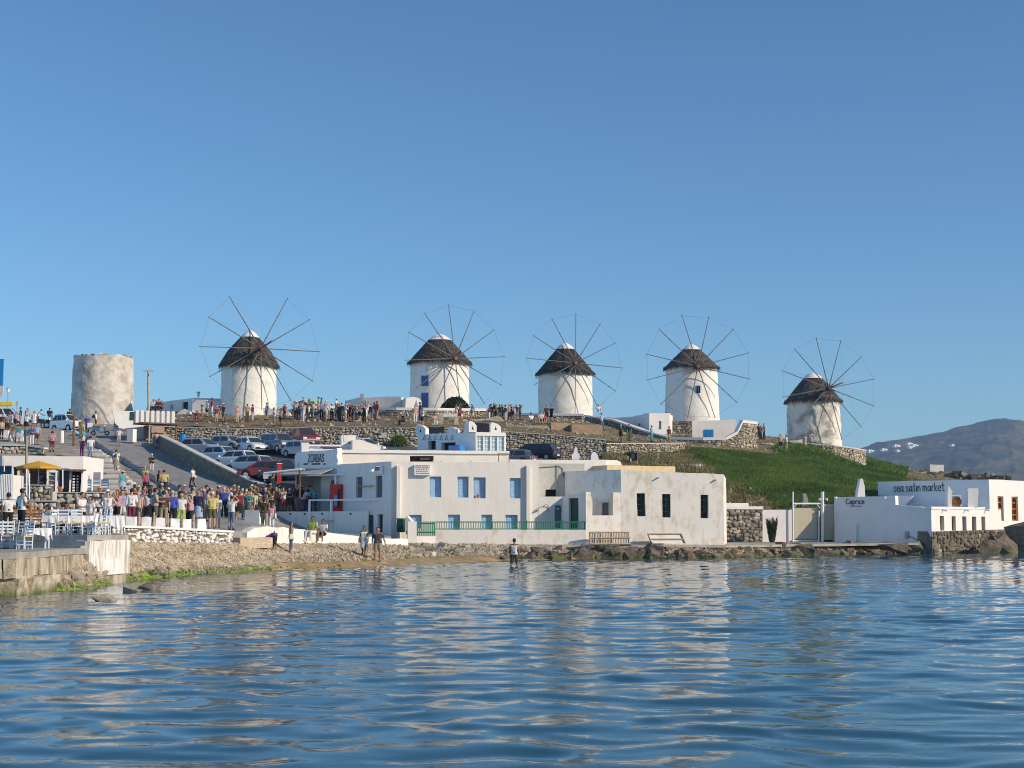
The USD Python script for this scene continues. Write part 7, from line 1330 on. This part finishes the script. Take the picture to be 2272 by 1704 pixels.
def person(px, py, Y, yaw, pose, top, bot, legs, place, fem=0, sleeve='short', hair='short', hcol='dark', hat=None, hatc='white', skin=1, bag=None, size=None, surf=('promenade', 'ramp', 'slope', 'stairs'), extra='', z=None, shoes='black', dz=0):
    rg = random.Random(int(px * 31 + (py or 0) * 7 + len(place)))
    if Y is None:
        p = hit(px, py, surf)
        if p is None: p = P(px, py, 70.0)
    else:
        x, y = XY(px, Y, py or 1050); p = np.array([x, y, z if z is not None else drop(x, y, surf, Zat(py, Y) if py else 2)])
    p = p + np.array([0, 0, dz])
    sc = size or (1.63 if fem else 1.75) * rg.uniform(.94, 1.06); sc = sc / 1.74; sc = np.array([sc * rg.uniform(.92, 1.2), sc * rg.uniform(.92, 1.2), sc])
    hk = hcol; shp_ = person_shapes(pose, fem, legs, sleeve, hair, hat)
    pw = {'stand': 'standing', 'hips': 'hands on hips', 'camera': 'raising a camera', 'shade': 'shading the eyes', 'fold': 'arms folded', 'walk': 'walking', 'carry': 'holding something', 'apart': 'standing legs apart', 'sit': 'sitting', 'bend': 'bending down', 'lean': 'leaning forward', 'handhold': 'walking hand in hand'}[pose]
    what = f'{top} dress' if legs == 'dress' else f'{top} top, {bot} {legs}'
    ht = f', {hatc} {hat}' if hat else (', long hair' if hair == 'long' else '')
    lab = f'person in {what}{ht}{(", " + bag + " bag") if bag else ""}{(", " + extra) if extra else ""}, {pw} {place}'
    words = lab.split(); lab = ' '.join(words[:16]); n = labels_used.get(lab, 0); labels_used[lab] = n + 1
    if n: lab = ' '.join(lab.split()[:13]) + ', ' + ['second', 'third', 'fourth', 'fifth'][min(n - 1, 3)] + ' such'
    t = thing('person', lab, 'person', p, yaw)
    def put(par, nm, key, m): v, f = shp_[key]; return part(par, nm, (v * sc, f), m, smooth=50)
    b = put(t, 'body', 'body', SK[skin])
    mm = {'top': CM[top], 'dress': CM[top], 'trousers': CM.get(bot), 'shorts': CM.get(bot), 'skirt': CM.get(bot), 'shoes': CM.get(shoes, SK[skin]), 'hair': HR_[hcol], 'hat': CM[hatc], 'cap': CM[hatc], 'eyes': eyem, 'mouth': lipm}
    for k in shp_:
        if k in ('body',) or (k == 'shoes' and shoes == 'bare'): continue
        if k in ('eyes', 'mouth') and p[1] > 90: continue
        put(t, k, k, mm[k])
    if bag:
        J = pose_joints(pose); c_ = J['pel'] + np.array([.24, -.02, .0]) if bag != 'backpack' else J['che'] + np.array([0, -.2, -.06])
        bm = wob(Manifold.hull(blob(c_ + [0, -.07, .08], .06) + blob(c_ + [0, .07, .08], .06) + blob(c_ + [0, -.1, -.1], .075) + blob(c_ + [0, .1, -.1], .075)), .008, .1); part(t, 'bag', (bm[0] * sc, bm[1]), CM.get({'backpack': 'dark grey', 'tan': 'khaki'}.get(bag, bag), CM['black']), smooth=50)
        part(t, 'strap', (lambda q: (q[0] * sc, q[1]))(path_tube([c_ + [0, .05, .1], J['shR'] + [-.06, .09, .05], J['shR'] + [-.06, -.09, .05], c_ + [0, -.05, .1]], .012, 4)), CM['black'])
    return t
W_, Bk = 'white', 'black'
B = ('beach',)
# beach
person(807, 1244, 77.6, 178, 'walk', 'white', None, 'dress', 'on the sand', fem=1, sleeve='none', hair='long', skin=2, bag='black', surf=B, shoes='bare')
person(838, 1247, 77.3, 182, 'handhold', 'dark grey', 'khaki', 'shorts', 'on the sand beside the white dress', skin=1, surf=B, shoes='grey', size=1.82)
person(610, 1210, 72.6, 75, 'bend', 'purple', 'black', 'capri', 'picking something from the pebbles', fem=1, hair='bob', surf=B, shoes='bare')
person(645, 1215, 73.6, -70, 'stand', 'beige', 'denim', 'capri', 'barefoot on the pebbles', fem=1, sleeve='none', hair='bob', hcol='brown', surf=B, shoes='bare', bag='white')
person(1141, 1259, 75.2, -10, 'apart', 'white', 'dark grey', 'shorts', 'wading in the sea', sleeve='none', hat='cap', hatc='royal blue', z=-.34, shoes='bare', skin=2)
person(694, 1190, 77.9, 160, 'sit', 'lime', 'white', 'trousers', 'on the seat wall', z=1.28, skin=2, shoes='white', size=1.85)
person(717, 1192, 78.9, 165, 'sit', 'white', 'black', 'shorts', 'on the seat wall beside the lime shirt', z=1.22, skin=2, shoes='bare')
# front row of the waterfront crowd
pl = 'at the promenade edge'
rows_ = [(238, 1150, 62.8, 178, 'hips', W_, 'denim', 'trousers', 1, 'none', 'bob', 'dark', 'hat', W_), (259, 1153, 66, 160, 'camera', 'pink', 'black', 'shorts', 1, 'short', 'bob', 'brown', None, W_), (270, 1150, 67, 200, 'stand', 'lavender', 'white', 'shorts', 1, 'short', 'short', 'dark', None, W_), (291, 1156, 64.5, 15, 'carry', W_, 'dark red', 'trousers', 0, 'long', 'short', 'dark', None, W_),
    (306, 1154, 66, 170, 'stand', 'peach', 'dark grey', 'skirt', 1, 'short', 'short', 'grey', None, W_), (317, 1150, 68, 150, 'carry', W_, 'red', 'shorts', 1, 'short', 'short', 'brown', None, W_), (331, 1153, 67, 20, 'stand', W_, 'black', 'skirt', 1, 'none', 'long', 'dark', None, W_), (343, 1156, 67, -60, 'carry', 'beige', 'olive', 'shorts', 0, 'short', 'short', 'dark', None, W_),
    (362, 1157, 67.6, 10, 'stand', 'brown', 'khaki', 'trousers', 0, 'short', 'short', 'dark', 'cap', 'black'), (381, 1159, 67.8, 5, 'stand', 'royal blue', 'black', 'trousers', 1, 'long', 'short', 'grey', None, W_), (401, 1160, 68, 12, 'apart', W_, 'lime', 'trousers', 1, 'short', 'short', 'blond', None, W_), (420, 1161, 68.4, 150, 'camera', 'pink', 'black', 'trousers', 1, 'short', 'bob', 'dark', None, W_),
    (439, 1163, 69, 175, 'stand', 'navy', 'light blue', 'skirt', 0, 'long', 'short', 'brown', None, W_), (460, 1165, 70, 170, 'fold', 'cream', 'khaki', 'skirt', 1, 'long', 'short', 'grey', None, W_), (470, 1170, 69.5, 190, 'carry', 'yellow', 'olive', 'shorts', 0, 'short', 'short', 'brown', 'cap', W_), (482, 1163, 71, 185, 'stand', W_, 'white', 'shorts', 1, 'short', 'short', 'brown', None, W_),
    (496, 1140, 83, 178, 'stand', 'blue', 'black', 'trousers', 0, 'short', 'short', 'grey', None, W_), (513, 1172, 70.6, -15, 'shade', W_, 'denim', 'trousers', 0, 'short', 'short', 'dark', None, W_), (586, 1163, 74.5, -20, 'carry', 'brown', 'khaki', 'trousers', 0, 'short', 'bob', 'dark', None, W_), (602, 1162, 76, 10, 'camera', 'pink', 'white', 'trousers', 1, 'none', 'long', 'dark', None, W_)]
for q in rows_:
    px, py, Y, yaw, pose, a, b, legs, fem, sl, ha_, hc_, hat, hatc = q
    person(px, py, Y, yaw, pose, a, b, legs, pl if px < 560 else 'at the left end of the seat wall', fem, sl, ha_, hc_, hat, hatc, skin=int(px) % 3 // 1 % 3 if px % 2 else 0, bag={401: None, 439: 'light blue', 317: None, 602: 'white'}.get(px), shoes=['black', 'white', 'brown'][int(px) % 3])
# second rows
tops = ['white', 'light blue', 'red', 'dark red', 'beige', 'pink', 'black', 'navy', 'lavender', 'turquoise', 'cream', 'grey', 'yellow', 'royal blue', 'peach', 'purple', 'olive', 'teal', 'orange', 'light green']; bots = ['black', 'khaki', 'denim', 'white', 'navy', 'grey', 'olive', 'beige', 'brown']
rg = random.Random(41); combos = set()
def crowd(n, x0, x1, Yf, place, surf, seed, py=1100, top_bias=None, poses=('stand', 'stand', 'fold', 'camera', 'hips', 'carry', 'shade', 'walk', 'apart'), yawc=180, yawr=120, gapmin=5):
    rg = random.Random(seed); xs = []
    for k in range(n):
        px = x0 + (x1 - x0) * (k + rg.uniform(.15, .85)) / n; Y = Yf(px) if callable(Yf) else rg.uniform(*Yf)
        for _ in range(40):
            tp = rg.choice(top_bias or tops) if rg.random() < .8 else rg.choice(tops); bt_ = rg.choice(bots); lg = rg.choice(['trousers', 'shorts', 'trousers', 'skirt', 'shorts']); 
            if (tp, bt_, lg, place) not in combos: break
        combos.add((tp, bt_, lg, place)); fem = rg.random() < .5; lg = 'trousers' if lg == 'skirt' and not fem else lg
        hat = rg.choice([None, None, None, 'cap', 'hat'])
        person(px, py, Y, yawc + rg.uniform(-yawr, yawr), rg.choice(poses), tp, bt_, lg, place, fem, rg.choice(['short', 'short', 'long' if not fem else 'none']), rg.choice(['short', 'bob', 'long']) if fem else 'short', rg.choice(['dark', 'dark', 'brown', 'blond', 'grey']), hat, rg.choice(['white', 'white', 'cream', 'navy', 'beige']), rg.randrange(3), rg.choice([None, None, None, 'backpack', 'black', 'tan']), surf=surf, shoes=rg.choice(['black', 'white', 'brown']))
ps = ('promenade',)
crowd(16, 262, 470, lambda x: 71 + (x % 7) * .9, 'in the second row of the waterfront crowd', ps, 5)
crowd(13, 285, 540, lambda x: 79 + (x % 5) * 1.8, 'in the middle of the waterfront crowd', ps, 6)
crowd(12, 505, 560, lambda x: 78 + (x % 9) * 1.9, 'in the dark clump beside the white block', ps, 7, top_bias=['black', 'navy', 'dark red', 'light blue', 'grey', 'white', 'teal'])
DL = lambda x: float(np.interp(x, [604, 818], [98.4, 94.0]))
crowd(16, 604, 690, lambda x: DL(x) + .6 + (x % 3) * .7, 'in the shaded crowd at the bar front', ('deck',), 8, top_bias=['black', 'navy', 'brown', 'grey', 'purple', 'light blue', 'dark red', 'teal'])
crowd(14, 556, 606, lambda x: 90 + (x % 8) * 1.3, 'in the shaded crowd by the parapet foot', ('promenade',), 9, top_bias=['black', 'navy', 'grey', 'purple', 'olive'])
person(556, 1134, 84.5, 170, 'stand', 'dark grey', 'khaki', 'shorts', 'behind the white block', fem=1, sleeve='none', hair='bob', hcol='blond', bag='tan', skin=0)
person(561, 1134, 87, 30, 'stand', 'light green', 'black', 'trousers', 'behind the white block', hat='cap', hatc='white')
person(612, 1132, 98.8, 20, 'stand', 'orange', 'navy', 'trousers', 'in the bar crowd', fem=1, hair='long', hcol='blond', surf=('deck',)); person(628, 1133, 98.5, 170, 'camera', 'white', 'red', 'skirt', 'at the front of the bar crowd', fem=1, sleeve='none', hair='long', surf=('deck',))
person(672, 1133, 97.4, -70, 'lean', 'white', 'purple', 'trousers', 'over the terrace rail', fem=1, hair='bob', surf=('deck',), bag=None); person(700, 1133, 97.2, 90, 'lean', 'turquoise', 'navy', 'trousers', 'at the terrace table', surf=('deck',)); person(616, 1100, 101.5, 180, 'lean', 'lavender', 'black', 'trousers', 'at the foot of the parapet', surf=('deck', 'promenade'))
# ramp and stairs
RS = ('ramp', 'stairs', 'promenade', 'slope')
for q in [(271, 1098, 20, 'stand', 'turquoise', 'light blue', 'skirt', 'on the lower stairs', dict(fem=1, sleeve='none', hat='hat', hatc='white')), (323, 1096, 5, 'stand', 'hot pink', 'black', 'skirt', 'at the ramp foot', dict(fem=1, hair='bob', hcol='brown')), (321, 1088, 170, 'stand', 'yellow', 'beige', 'shorts', 'behind the hot pink top', dict(hcol='grey')), (352, 1095, 10, 'walk', 'black', 'denim', 'trousers', 'up the ramp with long hair', dict(fem=1, sleeve='none', hair='long', hcol='brown')), (363, 1098, 8, 'stand', 'yellow', 'navy', 'shorts', 'at the ramp foot', dict(hcol='dark')),
          (427, 1082, 60, 'walk', 'white', 'black', 'trousers', 'alone down the ramp in the shade', dict(fem=1, hcol='brown', bag='white')), (336, 1052, 190, 'fold', 'black', 'cream', 'trousers', 'halfway up the ramp', dict(hat='cap', hatc='white', fem=1)), (257, 1044, 5, 'walk', 'white', 'khaki', 'skirt', 'up beside the left kerb', dict(fem=1, bag='backpack')), (263, 990, 185, 'hips', 'white', 'beige', 'shorts', 'at the head of the ramp', dict(hat='hat', hatc='white')), (258, 972, 170, 'stand', 'lavender', 'white', 'shorts', 'near the white banister', dict(hcol='brown')),
          (348, 995, 30, 'lean', 'pink', 'denim', 'shorts', 'at the upper end of the parapet', dict(fem=1)), (115, 1003, 10, 'stand', 'pink', 'brown', 'trousers', 'on the upper stairs', dict(hcol='dark')), (181, 1014, 10, 'hips', 'magenta', 'magenta', 'trousers', 'by the kerb wall', dict(fem=1, hcol='blond')), (200, 1016, 20, 'walk', 'white', 'light blue', 'trousers', 'by the kerb wall', dict(hcol='dark')), (180, 972, 170, 'stand', 'khaki', 'khaki', 'trousers', 'beside the brown pole', dict(hcol='brown')), (185, 988, 30, 'stand', 'turquoise', 'white', 'shorts', 'beside the brown pole', dict(size=1.4, hcol='blond')), (193, 963, 190, 'stand', 'blue', 'black', 'trousers', 'left of the scooter', dict(hcol='grey', sleeve='short')), (212, 952, -80, 'stand', 'white', 'dark red', 'shorts', 'behind the scooter', dict(bag='backpack'))]:
    px, py, yaw, pose, a, b, lg, plc, kw = q; person(px, py, None, yaw, pose, a, b, lg, plc, surf=RS, **kw)
SL = ('slope', 'ramp')
for q in [(5, 960, 170, 'stand', 'dark red', 'black', 'trousers', {}), (15, 962, 10, 'stand', 'grey', 'black', 'trousers', {}), (25, 980, 60, 'walk', 'brown', 'denim', 'trousers', {}), (34, 950, 170, 'stand', 'pink', 'black', 'skirt', dict(fem=1, hat='hat')), (45, 944, 100, 'carry', 'navy', 'khaki', 'shorts', {}), (60, 940, 190, 'stand', 'peach', 'beige', 'trousers', dict(fem=1, hair='long', hcol='brown')), (58, 957, 175, 'stand', 'white', 'black', 'skirt', dict(fem=1, hat='cap')), (75, 950, 185, 'stand', 'white', None, 'dress', dict(fem=1, hair='bob')), (83, 943, -60, 'lean', 'white', 'navy', 'trousers', {}), (38, 984, 30, 'walk', 'teal', 'lavender', 'skirt', dict(fem=1)), (57, 988, 170, 'stand', 'teal', 'denim', 'trousers', dict(hcol='brown')), (70, 988, 180, 'fold', 'blue', 'white', 'trousers', dict(fem=1, hcol='brown')), (81, 987, 190, 'carry', 'light blue', 'brown', 'shorts', {}), (3, 975, 40, 'stand', 'beige', 'black', 'trousers', {}), (22, 950, 150, 'fold', 'white', 'grey', 'trousers', {})]:
    px, py, yaw, pose, a, b, lg, kw = q; person(px, py, None, yaw, pose, a, b, lg, 'on the left slope', surf=SL, **kw)
for px, py, a in ((110, 925, 'navy'), (154, 927, 'brown')): person(px, py, 150 if px < 130 else 147, 0, 'sit', a, 'denim', 'trousers', 'on the skyline wall left of the ruined mill', surf=SL, dz=.5)
# restaurant
TE = ('terrace',)
person(17, 1180, 57.2, 30, 'carry', 'white', 'black', 'trousers', 'as waiter at the far left table', surf=TE, skin=2); person(46, 1180, 56.3, -35, 'carry', 'white', 'black', 'trousers', 'as second waiter beside the brown chairs', surf=TE, skin=2, size=1.8); person(180, 1175, 59.2, -110, 'carry', 'white', 'black', 'trousers', 'serving the table above the white block', surf=TE); person(199, 1175, 61.4, 150, 'carry', 'white', 'beige', 'trousers', 'by the upright chairs', fem=1, hair='bob', surf=TE)
for px, Y, yaw, a, hc_, f_ in ((2, 57.5, 60, 'peach', 'brown', 1), (67, 60.5, 170, 'beige', 'grey', 0), (77, 61, 180, 'grey', 'grey', 0), (89, 61.2, 170, 'white', 'grey', 1), (105, 60, 100, 'white', 'dark', 1), (138, 59.5, 10, 'denim', 'dark', 0), (145, 61, -30, 'navy', 'brown', 1), (216, 60.5, 70, 'white', 'dark', 1)): person(px, 1180, Y, yaw, 'sit', a, 'navy', 'trousers', 'at the restaurant tables', fem=f_, hair='bob' if f_ else 'short', hcol=hc_, surf=TE)
# hill crowd
HL = ('hill',)
hl = 'on the hill below the leftmost windmill'
for q in [(437, 936, 'sit', 'red', 'brown', 'shorts'), (449, 934, 'shade', 'beige', 'khaki', 'shorts'), (459, 925, 'stand', 'white', 'black', 'shorts'), (470, 924, 'stand', 'red', 'white', 'trousers'), (480, 939, 'carry', 'dark red', 'beige', 'shorts'), (489, 932, 'stand', 'brown', 'khaki', 'shorts'), (496, 936, 'apart', 'brown', 'grey', 'shorts'), (526, 938, 'shade', 'pink', 'beige', 'trousers'), (548, 937, 'hips', 'khaki', 'brown', 'trousers'), (560, 935, 'stand', 'dark red', 'light blue', 'trousers'), (592, 932, 'stand', 'lavender', 'grey', 'shorts'), (608, 946, 'apart', 'white', 'grey', 'shorts'), (623, 945, 'stand', 'beige', 'navy', 'shorts'), (631, 930, 'carry', 'red', 'brown', 'trousers')]:
    px, py, pose, a, b, lg = q; person(px, py, None, 180 + R.uniform(-80, 80), pose, a, b, lg, hl, fem=px % 2, surf=HL, hcol=R.choice(['dark', 'brown', 'grey']), hat=R.choice([None, None, 'hat', 'cap']), skin=px % 3, dz=0)
crowd(15, 648, 722, (139.0, 143), 'in the tight group on the hill', HL, 11, top_bias=['white', 'light blue', 'lavender', 'dark red', 'cream', 'black'], poses=('stand', 'stand', 'fold', 'sit', 'camera', 'hips'))
crowd(5, 652, 688, (146, 148), 'on the rise behind the tight hill group', HL, 12, poses=('stand', 'sit')); crowd(2, 703, 712, (146, 147), 'on the skyline beside the tight group', HL, 13, top_bias=['lime', 'black'])
crowd(15, 733, 814, (138.4, 141), 'in the white clad group on the hill', HL, 14, top_bias=['white', 'white', 'white', 'light blue', 'navy'], poses=('stand', 'stand', 'fold', 'camera', 'stand'))
for q in [(746, 918, 'stand', 'white', 'beige', 'trousers'), (723, 925, 'stand', 'peach', 'white', 'trousers'), (816, 931, 'stand', 'white', 'beige', 'trousers'), (823, 933, 'stand', 'navy', 'denim', 'trousers'), (830, 930, 'stand', 'grey', 'white', 'shorts'), (836, 931, 'stand', 'red', 'pink', 'trousers'), (895, 944, 'sit', 'black', 'black', 'trousers'), (921, 938, 'stand', 'peach', 'white', 'trousers'), (932, 932, 'stand', 'blue', 'blue', 'trousers'), (937, 945, 'fold', 'white', 'navy', 'shorts'), (964, 945, 'sit', 'peach', 'white', 'trousers'), (1013, 936, 'walk', 'white', 'pink', 'shorts'), (1019, 935, 'stand', 'dark red', 'dark red', 'shorts'), (1048, 932, 'walk', 'light blue', 'denim', 'shorts')]:
    px, py, pose, a, b, lg = q; person(px, py, None, 180 + R.uniform(-80, 80), pose, a, b, lg, 'on the hill in front of the second windmill', fem=(px // 2) % 2, surf=HL, skin=px % 3, hat=R.choice([None, None, 'cap']), hair='short', hcol=R.choice(['dark', 'brown']))
crowd(12, 1080, 1157, (147, 150), 'in the group left of the third windmill', HL, 15, top_bias=['navy', 'dark red', 'white', 'black', 'khaki', 'pink'])
for q in [(1178, 944, 'sit', 'white', 'beige', 'shorts'), (1200, 941, 'sit', 'white', 'brown', 'shorts'), (1206, 941, 'sit', 'red', 'navy', 'shorts'), (1213, 936, 'stand', 'dark grey', 'black', 'shorts'), (1224, 936, 'carry', 'black', 'navy', 'shorts'), (1335, 955, 'walk', 'light blue', 'denim', 'trousers'), (1378, 978, 'stand', 'dark grey', 'black', 'skirt'), (1396, 978, 'stand', 'black', 'olive', 'trousers'), (1446, 980, 'stand', 'light blue', 'turquoise', 'trousers'), (1485, 984, 'stand', 'dark red', 'khaki', 'trousers'), (1570, 1000, 'stand', 'navy', 'black', 'shorts')]:
    px, py, pose, a, b, lg = q; person(px, py, None, 180 + R.uniform(-70, 70), pose, a, b, lg, 'near the hill path right of the third windmill', fem=0 if lg != 'skirt' else 1, surf=HL, skin=px % 3, hat='cap' if px in (1378, 1396, 1446) else None)
person(1328, 925, 162.5, 200, 'sit', 'white', 'white', 'trousers', 'on the white capped terrace wall end', hat='cap', surf=HL, z=Zat(920, 162.5))
for q in [(1684, 975, 'navy', 'black', 0), (1689, 975, 'black', 'navy', 1), (1695, 975, 'dark grey', 'black', 0), (1732, 1001, 'beige', 'navy', 0), (1745, 1000, 'white', 'beige', 1), (1786, 996, 'cream', 'white', 1), (1799, 990, 'white', 'light blue', 1), (1820, 987, 'navy', 'dark grey', 0)]:
    px, py, a, b, f_ = q; person(px, py, None, 180 + R.uniform(-90, 90), 'hips' if px == 1799 else 'stand', a, b, 'dress' if px == 1786 else 'shorts' if px in (1732, 1799) else 'trousers', 'near the rightmost windmill', fem=f_, surf=HL, hat='cap' if px in (1732, 1745) else None, skin=px % 3)
for k, px in enumerate((340, 346, 352, 358)): person(px, 915, 139, 180, 'sit', ['white', 'navy', 'dark red', 'brown'][k], 'navy', 'trousers', 'behind the white banister', surf=HL, fem=k % 2, dz=.9)
